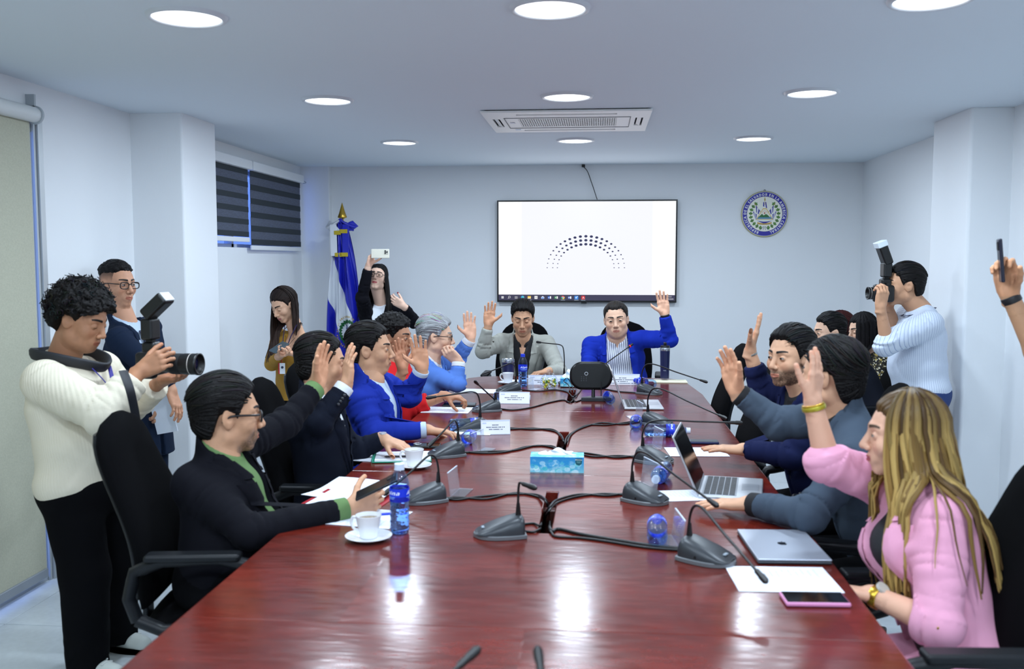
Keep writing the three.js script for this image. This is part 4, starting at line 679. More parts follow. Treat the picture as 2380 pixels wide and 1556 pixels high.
cable('second black cable from the microphone nearest the closed laptop to the nearest slot', [[0.26, 0.75, -2.867], [0.151, 0.75, -2.887], [0.032, 0.75, -2.939], [-0.05, 0.75, -2.968], [-0.133, 0.75, -2.98], [-0.144, 0.75, -3.012], [-0.148, 0.752, -3.02], [-0.166, 0.7, -3.259], [-0.18, 0.64, -3.525]]);
cable('black cable from the microphone beside the saucer to the middle slot', [[-0.631, 0.75, -4.288], [-0.527, 0.75, -4.258], [-0.43, 0.75, -4.287], [-0.322, 0.75, -4.438], [-0.22, 0.75, -4.457], [-0.174, 0.755, -4.325], [-0.174, 0.7, -4.648], [-0.183, 0.64, -5.002]]);
cable('second black cable from the microphone beside the saucer to the middle slot', [[-0.626, 0.75, -4.259], [-0.512, 0.75, -4.299], [-0.394, 0.75, -4.329], [-0.282, 0.75, -4.462], [-0.208, 0.75, -4.417], [-0.173, 0.753, -4.295], [-0.172, 0.7, -4.595], [-0.181, 0.64, -4.956]]);
cable('black cable from behind the upright name plate to the middle slot', [[-0.586, 0.75, -4.923], [-0.471, 0.75, -4.921], [-0.355, 0.75, -4.893], [-0.243, 0.75, -4.903], [-0.193, 0.75, -4.785], [-0.163, 0.76, -4.562], [-0.167, 0.7, -4.815], [-0.175, 0.64, -5.098]]);
cable('second black cable from behind the upright name plate to the middle slot', [[-0.581, 0.75, -4.885], [-0.456, 0.75, -4.884], [-0.334, 0.75, -4.92], [-0.227, 0.75, -4.855], [-0.184, 0.75, -4.715], [-0.16, 0.755, -4.533], [-0.164, 0.7, -4.792], [-0.172, 0.64, -5.075]]);
cable('black cable from the microphone by the folded holder to the middle slot', [[0.254, 0.75, -5.242], [0.144, 0.75, -5.135], [0.05, 0.75, -5.059], [-0.042, 0.75, -5.051], [-0.118, 0.75, -4.852], [-0.15, 0.75, -4.694], [-0.154, 0.755, -4.48], [-0.164, 0.7, -4.649], [-0.173, 0.64, -4.911]]);
cable('second black cable from the microphone by the folded holder to the middle slot', [[0.252, 0.75, -5.2], [0.131, 0.75, -5.093], [0.027, 0.75, -5.124], [-0.075, 0.75, -4.969], [-0.127, 0.75, -4.791], [-0.145, 0.757, -4.524], [-0.159, 0.7, -4.703], [-0.171, 0.64, -4.934]]);
cable('black cable from the microphone at the nearer laptop to the middle slot', [[0.183, 0.75, -4.266], [0.081, 0.75, -4.219], [0.004, 0.75, -4.268], [-0.074, 0.75, -4.309], [-0.133, 0.75, -4.275], [-0.162, 0.753, -4.277], [-0.176, 0.7, -4.594], [-0.189, 0.64, -4.933]]);
cable('second black cable from the microphone at the nearer laptop to the middle slot', [[0.182, 0.75, -4.237], [0.102, 0.75, -4.258], [-0.015, 0.75, -4.229], [-0.084, 0.75, -4.279], [-0.141, 0.75, -4.303], [-0.164, 0.755, -4.326], [-0.176, 0.7, -4.647], [-0.189, 0.64, -4.979]]);
cable('black cable from the microphone near the red shirt to the far slot', [[-0.584, 0.75, -5.561], [-0.503, 0.75, -5.52], [-0.407, 0.75, -5.61], [-0.29, 0.75, -5.844], [-0.213, 0.75, -5.942], [-0.169, 0.75, -5.837], [-0.157, 0.753, -5.89], [-0.17, 0.7, -6.359], [-0.18, 0.64, -6.851]]);
cable('black cable from the microphone at the white cup to the far slot', [[-0.517, 0.75, -6.39], [-0.402, 0.75, -6.337], [-0.289, 0.75, -6.411], [-0.213, 0.75, -6.333], [-0.17, 0.75, -6.135], [-0.155, 0.76, -5.991], [-0.165, 0.7, -6.481], [-0.176, 0.64, -6.939]]);
cable('black cable from the microphone beside the far laptop to the far slot', [[0.261, 0.75, -6.314], [0.148, 0.75, -6.366], [0.033, 0.75, -6.505], [-0.072, 0.75, -6.607], [-0.125, 0.75, -6.279], [-0.141, 0.757, -6.09], [-0.158, 0.7, -6.566], [-0.172, 0.64, -7.03]]);
cable('black cable curling from the oval panel to the far slot', [[0.031, 0.75, -6.001], [-0.051, 0.75, -6.05], [-0.105, 0.75, -5.951], [-0.136, 0.75, -5.876], [-0.148, 0.755, -5.951], [-0.162, 0.7, -6.482], [-0.173, 0.64, -6.939]]);
cable('black looped cable standing beside the small tissue box', [[-0.174, 0.75, -6.275], [-0.208, 0.79, -6.45], [-0.232, 0.805, -6.45], [-0.209, 0.829, -6.45], [-0.185, 0.799, -6.45], [-0.166, 0.762, -6.4], [-0.156, 0.755, -6.241], [-0.166, 0.68, -6.793]], 0.003);
// ---- cameras held by the photographers
const camBlack = std(0x060708, 0.42);
function slr(p, turn, pitch, label, o = {}) { // lens along +z of the turned group
  const c = thing('camera', label, 'camera', p, 0); c.rotation.set(0, turn, 0); const k = new THREE.Group(); k.name = 'camera_body'; k.rotation.x = pitch; c.add(k);
  mesh('camera_case', [rbox(0.145, 0.10, 0.062, 0.018, 0, 0, 0, 4), rbox(0.06, 0.05, 0.06, 0.014, 0, 0.062, 0.004, 3), rbox(0.045, 0.105, 0.08, 0.016, -0.056, -0.002, 0.012, 4), cyl(0.014, 0.014, 0.012, 0.048, 0.055, 0, 18)], camBlack, k);
  const L = o.lens ?? 0.19, r = o.r ?? 0.042, rr = lathe([[0.028, 0], [r * 0.82, 0.012], [r * 0.86, L * 0.30], [r * 0.95, L * 0.33], [r * 0.95, L * 0.6], [r, L * 0.64], [r, L * 0.92], [r * 1.04, L * 0.94], [r * 1.04, L], [r * 0.85, L], [r * 0.8, L - 0.02], [0, L - 0.022]], 40).rotateX(Math.PI / 2).translate(0, 0, 0.03);
  const ln = mesh('lens_barrel', rr, camBlack, k); mesh('zoom_ring', lathe([[r * 0.955, L * 0.36], [r * 0.985, L * 0.37], [r * 0.985, L * 0.57], [r * 0.955, L * 0.58]], 40).rotateX(Math.PI / 2).translate(0, 0, 0.03), std(0x16171a, 0.8), ln); mesh('accent_ring', lathe([[r * 1.0, L * 0.80], [r * 1.012, L * 0.805], [r * 1.012, L * 0.815], [r * 1.0, L * 0.82]], 40).rotateX(Math.PI / 2).translate(0, 0, 0.03), std(0xbfb7b0, 0.4), ln); mesh('front_glass', new THREE.SphereGeometry(r * 1.3, 24, 8, 0, 6.28, 0, 0.6).rotateX(Math.PI / 2).translate(0, 0, 0.03 + L - 0.022 - r * 1.07), std(0x0c1030, 0.05, { metalness: 0.3 }), ln);
  if (o.gold) mesh('gold_plate', box(0.02, 0.001, 0.012).translate(0, r * 0.9, 0.03 + L * 0.27), std(0xc09a50, 0.3, { metalness: 0.7 }), ln);
  const f = new THREE.Group(); f.name = 'flash'; f.position.set(0, 0.088, 0); k.add(f); mesh('flash_foot', [rbox(0.070, 0.085, 0.05, 0.01, 0, 0.048, 0, 3), rbox(0.03, 0.014, 0.03, 0.003, 0, 0, 0)], camBlack, f);
  const h = mesh('flash_head', rbox(0.078, 0.052, 0.115, 0.012, 0, 0, 0.05, 3), camBlack, f); h.position.set(0, o.cap ? 0.088 : 0.106, -0.006); h.rotation.x = o.headTilt ?? -0.7; mesh('flash_window', rbox(o.cap ? 0.082 : 0.068, o.cap ? 0.058 : 0.042, o.cap ? 0.035 : 0.006, 0.004, 0, 0, 0.108 + (o.cap ? 0.01 : 0)), std(o.cap ? 0xd3dde4 : 0xb9bcc0, 0.5), h);
  return c;
}
slr([-1.759, 1.231, -3.58], 86 * D2R, 0.0, 'black camera with long zoom lens and tilted flash held by the person in cream', { lens: 0.175, gold: true, headTilt: -0.72 });
slr([1.675, 1.444, -5.72], -86 * D2R, 0.0, 'black camera with diffuser flash held to the eye by the pinstriped photographer', { lens: 0.075, r: 0.036, headTilt: -1.2, cap: true });

// ---------------------------------------------------------------- people: smooth-union bodies meshed on a grid
function frameOf(up, fwd) { // columns: X = person's left, Y = up, Z = forward
  const y = V(up).normalize(), z = V(fwd); z.addScaledVector(y, -z.dot(y)).normalize(); const x = y.clone().cross(z);
  return [x.x, x.y, x.z, y.x, y.y, y.z, z.x, z.y, z.z];
}
const smin = (a, b, k) => { const h = k - Math.abs(a - b); return h > 0 ? Math.min(a, b) - h * h / (4 * k) : Math.min(a, b); };
const smax = (a, b, k) => -smin(-a, -b, k);
function capD(x, y, z, a, b, ra, rb) {
  const bx = b[0] - a[0], by = b[1] - a[1], bz = b[2] - a[2], px = x - a[0], py = y - a[1], pz = z - a[2];
  const t = clamp((px * bx + py * by + pz * bz) / (bx * bx + by * by + bz * bz + 1e-9), 0, 1), dx = px - bx * t, dy = py - by * t, dz = pz - bz * t;
  return Math.sqrt(dx * dx + dy * dy + dz * dz) - (ra + (rb - ra) * t);
}
const ellD = (x, y, z, rx, ry, rz) => { const a = x / rx, b = y / ry, c = z / rz, k0 = Math.sqrt(a * a + b * b + c * c), d = a / rx, e = b / ry, f = c / rz, k1 = Math.sqrt(d * d + e * e + f * f); return k1 < 1e-6 ? -Math.min(rx, ry, rz) : k0 * (k0 - 1) / k1; };
const sphD = (x, y, z, cx, cy, cz, r) => Math.sqrt((x - cx) ** 2 + (y - cy) ** 2 + (z - cz) ** 2) - r;
// surface nets with block skipping
function netMesh(f, lo, hi, cell, color, uvf) {
  const n = [0, 1, 2].map((k) => Math.ceil((hi[k] - lo[k]) / cell) + 2), [nx, ny, nz] = n, val = new Float32Array(nx * ny * nz), at = (i, j, k) => (k * ny + j) * nx + i, B = 5, half = (B + 1) * cell * 0.5 * 1.75 * 1.25;
  for (let K = 0; K < nz; K += B) for (let J = 0; J < ny; J += B) for (let I = 0; I < nx; I += B) {
    const c = f(lo[0] + (I + B / 2 - 0.5) * cell, lo[1] + (J + B / 2 - 0.5) * cell, lo[2] + (K + B / 2 - 0.5) * cell), skip = Math.abs(c) > half;
    for (let k = K; k < Math.min(K + B, nz); k++) for (let j = J; j < Math.min(J + B, ny); j++) for (let i = I; i < Math.min(I + B, nx); i++) val[at(i, j, k)] = skip ? c : f(lo[0] + i * cell, lo[1] + j * cell, lo[2] + k * cell);
  }
  const id = new Int32Array(nx * ny * nz).fill(-1), pos = [], nor = [], col = [], uv = [], idx = [];
  const E = [[0, 1], [2, 3], [4, 5], [6, 7], [0, 2], [1, 3], [4, 6], [5, 7], [0, 4], [1, 5], [2, 6], [3, 7]], v = new Float64Array(8), e = cell * 0.45;
  for (let k = 0; k < nz - 1; k++) for (let j = 0; j < ny - 1; j++) for (let i = 0; i < nx - 1; i++) {
    let m = 0; for (let c = 0; c < 8; c++) { v[c] = val[at(i + (c & 1), j + (c >> 1 & 1), k + (c >> 2))]; if (v[c] < 0) m |= 1 << c; }
    if (m === 0 || m === 255) continue;
    let sx = 0, sy = 0, sz = 0, q = 0;
    for (const [a, b] of E) if ((v[a] < 0) !== (v[b] < 0)) { const t = v[a] / (v[a] - v[b]); sx += (a & 1) + ((b & 1) - (a & 1)) * t; sy += (a >> 1 & 1) + ((b >> 1 & 1) - (a >> 1 & 1)) * t; sz += (a >> 2) + ((b >> 2) - (a >> 2)) * t; q++; }
    let x = lo[0] + (i + sx / q) * cell, y = lo[1] + (j + sy / q) * cell, z = lo[2] + (k + sz / q) * cell;
    const f0 = f(x, y, z); let gx = f(x + e, y, z) - f0, gy = f(x, y + e, z) - f0, gz = f(x, y, z + e) - f0; const g = Math.hypot(gx, gy, gz) || 1; gx /= g; gy /= g; gz /= g;
    const d = clamp(f0, -cell * 0.4, cell * 0.4); x -= gx * d; y -= gy * d; z -= gz * d;
    id[at(i, j, k)] = pos.length / 3; pos.push(x, y, z); nor.push(gx, gy, gz);
    if (color) { const c = color(x, y, z, gx, gy, gz); col.push(c[0], c[1], c[2]); }
    if (uvf) { const u = uvf(x, y, z); uv.push(u[0], u[1]); } else uv.push(x, y);
  }
  const quad = (a, b, c, d, s) => { if (a < 0 || b < 0 || c < 0 || d < 0) return; s ? idx.push(a, b, c, a, c, d) : idx.push(a, c, b, a, d, c); };
  for (let k = 1; k < nz - 1; k++) for (let j = 1; j < ny - 1; j++) for (let i = 1; i < nx - 1; i++) {
    const s = val[at(i, j, k)] < 0;
    if (s !== (val[at(i + 1, j, k)] < 0)) quad(id[at(i, j - 1, k - 1)], id[at(i, j, k - 1)], id[at(i, j, k)], id[at(i, j - 1, k)], s);
    if (s !== (val[at(i, j + 1, k)] < 0)) quad(id[at(i - 1, j, k - 1)], id[at(i - 1, j, k)], id[at(i, j, k)], id[at(i, j, k - 1)], s);
    if (s !== (val[at(i, j, k + 1)] < 0)) quad(id[at(i - 1, j - 1, k)], id[at(i, j - 1, k)], id[at(i, j, k)], id[at(i - 1, j, k)], s);
  }
  const G = new THREE.BufferGeometry(); G.setAttribute('position', new THREE.Float32BufferAttribute(pos, 3)); G.setAttribute('normal', new THREE.Float32BufferAttribute(nor, 3)); G.setAttribute('uv', new THREE.Float32BufferAttribute(uv, 2));
  if (color) G.setAttribute('color', new THREE.Float32BufferAttribute(col, 3)); G.setIndex(idx); return G;
}
const fabricBump = dataTex(128, 128, (x, y) => 128 + 50 * (((x + y) >> 1) % 2 - 0.5) + 110 * (tileNoise(x, y, 128, 60, 41) - 0.5));
const cloth = (color, rough = 0.85, extra = {}) => phys(color, rough, { bumpMap: rep(fabricBump, 14, 14), bumpScale: 0.0004, sheen: 0.08, sheenColor: new THREE.Color(0.4, 0.42, 0.48), sheenRoughness: 0.6, specularIntensity: 0.2, ...extra });
const SKIN = phys(0xffffff, 0.5, { vertexColors: true, specularIntensity: 0.55 });
const hairMat = (rough = 0.62) => phys(0xffffff, rough, { vertexColors: true, specularIntensity: 0.3 });
const HAIR = hairMat();
const lensM = phys(0xffffff, 0.02, { transmission: 1, thickness: 0, ior: 1.4 }), rimM = std(0x0a0a0d, 0.3);

// ---- hand: wrist at the origin, fingers along +y, palm facing +z, thumb on +x (a right hand); returns points in hand space
const POSES = {
  open: { curl: [0.10, 0.06, 0.08, 0.14], spread: [0.10, 0.02, -0.06, -0.15], thumb: [0.80, 0.58, 0.12], tc: 0.1 },
  together: { curl: [0.12, 0.10, 0.13, 0.20], spread: [0.03, 0.0, -0.03, -0.07], thumb: [0.55, 0.75, 0.30], tc: 0.15 },
  rest: { curl: [0.30, 0.28, 0.32, 0.38], spread: [0.10, 0.02, -0.07, -0.16], thumb: [0.72, 0.62, 0.25], tc: 0.2 },
  flat: { curl: [0.08, 0.06, 0.07, 0.10], spread: [0.16, 0.04, -0.08, -0.20], thumb: [0.85, 0.52, 0.05], tc: 0.1 },
  fist: { curl: [1.1, 1.15, 1.2, 1.25], spread: [0.03, 0, -0.03, -0.06], thumb: [0.45, 0.75, 0.55], tc: 0.7 },
  grip: { curl: [0.72, 0.78, 0.84, 0.92], spread: [0.05, 0.0, -0.04, -0.09], thumb: [0.62, 0.58, 0.60], tc: 0.35 },
  pinch: { curl: [0.62, 0.66, 0.80, 0.95], spread: [0.05, 0.0, -0.03, -0.08], thumb: [0.45, 0.72, 0.62], tc: 0.2 },
};
function handField(pose, sc, mirror) {
  const p = typeof pose === 'string' ? POSES[pose] : { ...POSES[pose.base || 'open'], ...pose }, segs = [], bx = [0.029, 0.0095, -0.0105, -0.0295], by = [0.090, 0.094, 0.090, 0.082], L = [0.070, 0.078, 0.072, 0.057], R = [0.0092, 0.0095, 0.009, 0.0078];
  const tips = [];
  for (let i = 0; i < 4; i++) {
    let pt = [bx[i], by[i], 0.0], a = p.curl[i] * 0.55; const sp = p.spread[i];
    [0.46, 0.29, 0.25].forEach((s, k) => {
      const l = L[i] * s, d = [Math.sin(sp) * Math.cos(a), Math.cos(sp) * Math.cos(a), Math.sin(a)], q = [pt[0] + d[0] * l, pt[1] + d[1] * l, pt[2] + d[2] * l];
      segs.push([pt, q, R[i] * (1 - k * 0.07), R[i] * (0.93 - k * 0.08), i]); pt = q; a += p.curl[i] * (k ? 0.9 : 1.15);
    });
    tips.push(pt);
  }
  { let pt = [0.024, 0.028, 0.008], d = V(p.thumb).normalize(), seg = [0.042, 0.032, 0.026], r = [0.0145, 0.0108, 0.0095, 0.0082]; for (let k = 0; k < 3; k++) { const q = [pt[0] + d.x * seg[k], pt[1] + d.y * seg[k], pt[2] + d.z * seg[k]]; segs.push([pt, q, r[k], r[k + 1], 4]); pt = q; d.x -= p.tc * 0.55; d.y += 0.15; d.normalize(); } tips.push(pt); }
  const palm = []; for (let i = 0; i < 4; i++) palm.push([[bx[i] * 0.55, 0.008, -0.001], [bx[i], by[i] - 0.004, -0.001], 0.0165, 0.0125]);
  palm.push([[0.018, 0.018, 0.008], [0.030, 0.052, 0.009], 0.015, 0.0115], [[-0.022, 0.022, 0.005], [-0.027, 0.06, 0.005], 0.0135, 0.0115], [[0, -0.03, -0.002], [0, 0.012, -0.001], 0.0255, 0.0245], [[0, -0.09, -0.002], [0, -0.03, -0.002], 0.030, 0.0255]);
  const f0 = (x, y, z) => {
    let d = 1e3; for (const [a, b, r0, r1] of palm) d = smin(d, capD(x, y, z * 1.12, a, b, r0, r1), 0.013);
    const fd = [1e3, 1e3, 1e3, 1e3, 1e3]; for (const [a, b, r0, r1, i] of segs) fd[i] = smin(fd[i], capD(x, y, z, a, b, r0, r1), 0.003);
    let fm = 1e3; for (let i = 0; i < 4; i++) fm = smin(fm, fd[i], 0.0022);
    d = smin(d, fm, 0.010); d = smin(d, fd[4], 0.012); return d;
  };
  const f = (x, y, z) => f0((mirror ? -x : x) / sc, y / sc, z / sc) * sc;
  return { f, tips: tips.map((t) => [(mirror ? -t[0] : t[0]) * sc, t[1] * sc, t[2] * sc]) };
}
// ---- head in its own frame: y up, z to the face, x to the person's left
function headField(h) {
  const w = h.wide ?? 1, jw = h.jaw ?? 1, open = h.mouth ?? 0;
  return (x, y, z) => {
    const ax = Math.abs(x) / w;
    let d = ellD(ax, y - 0.035, z + 0.018, 0.074, 0.088, 0.095);
    d = smin(d, ellD(ax, y, z - 0.030, 0.063, 0.082, 0.060), 0.03);
    d = smin(d, ellD(ax / jw, y + 0.060, z - 0.026, 0.051, 0.050, 0.056), 0.03);
    d = smin(d, sphD(ax / jw, y, z, 0.047, -0.062, -0.006, 0.019), 0.03);
    d = smin(d, sphD(ax, y, z, 0.009, -0.099, 0.064, 0.017), 0.025);
    d = smin(d, sphD(ax, y, z, 0.041, -0.026, 0.057, 0.024), 0.02);
    if (h.jowl) d = smin(d, ellD(ax, y + 0.080, z - 0.018, 0.062 * h.jowl, 0.042, 0.060 * h.jowl), 0.035);
    d = smin(d, capD(ax, y, z, [0.010, 0.025, 0.0815], [0.043, 0.023, 0.065], 0.0125, 0.010), 0.012);
    d = smax(d, -sphD(ax, y, z, 0.031, 0.002, 0.099, 0.018), 0.016);
    d = smin(d, sphD(ax, y, z, 0.031, 0.003, 0.0745, 0.0138), 0.003);
    d = smin(d, capD(ax, y, z, [0, 0.014, 0.0865], [0, -0.031, 0.1080], 0.0075, 0.0120), 0.012);
    d = smin(d, sphD(ax, y, z, 0.0125, -0.036, 0.0985, 0.0088), 0.007);
    d = smin(d, ellD(ax, y + 0.066, z - 0.079, 0.030, 0.022, 0.015), 0.014);
    d = smin(d, capD(ax, y, z, [0, -0.0610, 0.0935], [0.021, -0.0655, 0.083], 0.0055, 0.0028), 0.004);
    d = smin(d, capD(ax, y, z, [0, -0.0735 - open, 0.0915], [0.018, -0.0695 - open * 0.5, 0.083], 0.0062, 0.003), 0.004);
    // ears
    const ex = ax - 0.0755 + (z + 0.012) * 0.35;
    let ear = ellD(ex, y + 0.002 - (z + 0.01) * -0.2, z + 0.010, 0.0085, 0.032, 0.020);
    ear = smax(ear, -sphD(ax, y, z, 0.090, 0.001, -0.003, 0.0130), 0.006);
    d = smin(d, ear, 0.006);
    return d;
  };
}
const cranium = (x, y, z, w, t) => smin(ellD(x / w, y - 0.035, z + 0.018, 0.074 + t, 0.088 + t, 0.095 + t), ellD(x / w, y + 0.035, z + 0.035, 0.058 + t, 0.07, 0.062 + t), 0.03);
// hairline height as a function of depth for a short cut
function hairline(ax, z, st) {
  const f = st.front ?? 0.070, side = st.side ?? 0.012, nape = st.nape ?? -0.072, rec = (st.recede ?? 0) * sstep(0.015, 0.05, ax);
  const nz = 0.004 * noise3(ax * 140, 3, z * 60);
  if (z > 0.045) return f + nz + rec - 0.006 * (ax / 0.04) ** 2 - 0.016 * sstep(0.035, 0.075, ax);
  if (z > 0.018) return mix(st.burn ?? -0.012, f + rec - 0.02 * sstep(0.03, 0.075, ax), sstep(0.018, 0.05, z));
  if (z > -0.034) return mix(side, st.burn ?? -0.012, sstep(0.006, 0.02, z));
  return mix(nape, side, sstep(-0.062, -0.032, z));
}
function hairCap(st, w) {
  const t0 = st.top ?? 0.016, ts = st.sides ?? 0.007, fr = st.freq ?? 1, amp = st.amp ?? 0.0028;
  return (x, y, z) => {
    const ax = Math.abs(x) / w, hl = hairline(ax, z, st), m = hl - y;
    let t = mix(ts, t0, sstep(0.02, 0.10, y)) * (st.quiff && z > 0 ? 1 + st.quiff * sstep(0.0, 0.09, z) * sstep(0.05, 0.1, y) : 1);
    t = t * sstep(-0.004, 0.035, -m) + 0.0015;
    const c0 = cranium(x, y, z, w, t); if (c0 > 0.03 || c0 < -0.03 || m > 0.03) return smax(c0, m * 0.7, 0.006);
    const ph = Math.atan2(x, y - 0.0), part = st.part !== undefined ? -0.004 * Math.exp(-(((x - st.part) / 0.006) ** 2)) * sstep(0.05, 0.09, y) : 0;
    const g = st.curly ? noise3(x * 75, y * 75, z * 75) * 1.3 + noise3(x * 150, y * 150, z * 150) * 0.5 : noise3(ph * 15 * fr, z * 14, y * 6) + 0.6 * noise3(ph * 34 * fr + 9, z * 22, 3);
    const c = cranium(x, y, z, w, t + part + amp * g * sstep(-0.004, 0.02, -m));
    return smax(c, m * 0.7 + amp * 0.8 * noise3(x * 160, 2, z * 160), 0.006);
  };
}
function eyePatch(sgn, look, closed, iris, wide) {
  // almond patch hugging the lid sphere, with iris and pupil, and a dark lash line
  const nx = 20, ny = 8, pos = [], nor = [], col = [], idx = [], r = 0.0158, cx = sgn * 0.031 * wide, cy = 0.003, cz = 0.0748;
  for (let j = 0; j <= ny; j++) for (let i = 0; i <= nx; i++) {
    const u = i / nx * 2 - 1, v = j / ny * 2 - 1, half = closed ? 0.075 : 0.31 * Math.sqrt(Math.max(0, 1 - u * u)) + 0.02, a = u * 0.86, b = (closed ? -0.30 : -0.02) + v * half * (v < 0 ? 0.75 : 1) + 0.04 * u * sgn;
    const dx = Math.sin(a) * Math.cos(b), dy = Math.sin(b), dz = Math.cos(a) * Math.cos(b); pos.push(cx + dx * r, cy + dy * r, cz + dz * r); nor.push(dx, dy, dz);
    const da = a - look[0], db = b - look[1], q = Math.hypot(da, db);
    col.push(...(closed || v > 0.70 ? [0.010, 0.008, 0.007] : q < 0.18 ? [0.004, 0.004, 0.004] : q < 0.42 ? iris : [0.34, 0.29, 0.26]));
  }
  for (let j = 0; j < ny; j++) for (let i = 0; i < nx; i++) { const a = j * (nx + 1) + i; idx.push(a, a + 1, a + nx + 1, a + 1, a + nx + 2, a + nx + 1); }
  const g = new THREE.BufferGeometry(); g.setAttribute('position', new THREE.Float32BufferAttribute(pos, 3)); g.setAttribute('normal', new THREE.Float32BufferAttribute(nor, 3)); g.setAttribute('color', new THREE.Float32BufferAttribute(col, 3)); g.setAttribute('uv', new THREE.Float32BufferAttribute(new Float32Array(pos.length / 3 * 2), 2)); g.setIndex(idx); return g;
}
const toLocal = (m, o, x, y, z) => { const a = x - o[0], b = y - o[1], c = z - o[2]; return [m[0] * a + m[1] * b + m[2] * c, m[3] * a + m[4] * b + m[5] * c, m[6] * a + m[7] * b + m[8] * c]; };
const mat4 = (m, o, s = 1) => new THREE.Matrix4().set(m[0] * s, m[3] * s, m[6] * s, o[0], m[1] * s, m[4] * s, m[7] * s, o[1], m[2] * s, m[5] * s, m[8] * s, o[2], 0, 0, 0, 1);

function person(label, s, opts = {}) {
  const S = s.scale ?? 1, base = [s.hip[0], 0, s.hip[2]], q = s.detail ?? 1;
  const P3 = (p) => subV(p, base);              // everything is built round the point on the floor below the hips
  const g = thing('person', label, 'person', base, 0);
  const hip = P3(s.hip), neck = P3(s.neck), hd = P3(s.head), yaw = s.yaw * D2R;
  const tf = frameOf(subV(neck, hip), [Math.sin(yaw), 0, Math.cos(yaw)]), TL = lenV(subV(neck, hip));
  const hyaw = s.hy * D2R, hp = (s.hp ?? 0) * D2R, hs = (s.hs ?? 1) * S;
  const hf = [Math.sin(hyaw) * Math.cos(hp), -Math.sin(hp), Math.cos(hyaw) * Math.cos(hp)];
  let hu = [Math.sin(hyaw) * Math.sin(hp), Math.cos(hp), Math.cos(hyaw) * Math.sin(hp)];
  if (s.hr) { const side = frameOf(hu, hf).slice(0, 3); hu = addV(hu, side, Math.tan(s.hr * D2R)); }
  const hm = frameOf(hu, hf);
  const tl = (v) => addV(hip, rotV(tf, v));      // torso-local to group space
  const fat = s.fat ?? 1, belly = s.belly ?? 0;
  const sw = (s.sw ?? 0.170) * S;
  const J = {};
  for (const [k, sg] of [['L', 1], ['R', -1]]) {
    const el = P3(s['el' + k]), wr = P3(s['wr' + k]);
    let sh = s['sh' + k] ? P3(s['sh' + k]) : tl([sg * sw, TL - 0.045 * S, -0.005]);
    if (!s['sh' + k] && el[1] > sh[1] - 0.08) sh = addV(sh, rotV(tf, [-sg * 0.012, clamp((el[1] - sh[1] + 0.08) * 0.25, 0, 0.05), 0.01]));
    J[k] = { sh, el, wr, sg, fw: lerpV(el, wr, 0.97), ul: lenV(subV(el, sh)) };
  }
  // legs
  const legs = {};
  for (const [k, sg] of [['L', 1], ['R', -1]]) {
    const hj = tl([sg * 0.092 * S, -0.02, 0]), f = [Math.sin((s.legYaw ?? s.yaw) * D2R), 0, Math.cos((s.legYaw ?? s.yaw) * D2R)], side = [f[2], 0, -f[0]];
    if (s.stand) { const fx = s['foot' + k] ? P3(s['foot' + k]) : addV([0, 0, 0], side, sg * 0.10 * S); const an = [fx[0], 0.085, fx[2]]; legs[k] = { hj, kn: addV(lerpV(hj, an, 0.5), f, 0.025), an, f }; }
    else { const kn = addV(addV([hj[0], 0.50 * Math.min(1.04, S), hj[2]], f, 0.40 * S), side, sg * 0.03); legs[k] = { hj, kn, an: addV([kn[0], 0.085, kn[2]], f, -0.05), f }; }
  }
  // torso as ellipsoids in torso space
  const T = TL / 0.50, torso = (inf) => [
    [0, 0.00, 0.0, 0.155 * S * fat + inf, 0.115 * S + inf, 0.105 * S * fat + inf],
    [0, 0.15 * T, 0.008 + belly * 0.55, 0.138 * S * fat + inf, 0.15 * T + inf, 0.100 * S * fat + belly * 0.6 + inf],
    [0, 0.315 * T, 0.004, 0.152 * S * (0.5 + fat * 0.5) + inf, 0.165 * T + inf, 0.106 * S * (0.5 + fat * 0.5) + inf],
    ...(s.bust ? [[0.066, 0.335 * T, 0.085, 0.062 + inf, 0.062 + inf, 0.055 + inf], [-0.066, 0.335 * T, 0.085, 0.062 + inf, 0.062 + inf, 0.055 + inf]] : []),
  ];
  const nb = addV(neck, rotV(tf, [0, 0.0, -0.005])), hb = addV(hd, rotV(hm, [0, -0.055 * hs, -0.020 * hs]));
  const girdle = ['L', 'R'].map((k) => [addV(nb, rotV(tf, [J[k].sg * 0.03, -0.035, -0.01])), addV(J[k].sh, rotV(tf, [-J[k].sg * 0.035, -0.005, 0]))]);
  let la = 0, lb = 0, lc = 0; // last torso-local coordinates
  const torsoD = (x, y, z, E, r) => {
    const u = x - hip[0], v = y - hip[1], w = z - hip[2]; la = tf[0] * u + tf[1] * v + tf[2] * w; lb = tf[3] * u + tf[4] * v + tf[5] * w; lc = tf[6] * u + tf[7] * v + tf[8] * w; let d = 1e3;
    for (let i = 0; i < E.length; i++) { const e = E[i]; d = smin(d, ellD(la - e[0], lb - e[1], lc - e[2], e[3], e[4], e[5]), 0.05); }
    for (let i = 0; i < 2; i++) d = smin(d, capD(x, y, z, girdle[i][0], girdle[i][1], 0.052 * S + r, 0.050 * S + r), 0.045);
    return d;
  };
  // ---------- skin body
  const E0 = torso(-0.004), skin = (s.skin ?? [0.48, 0.27, 0.17]).map((v, i) => v * [1.22, 1.24, 1.25][i]), dirs = {};
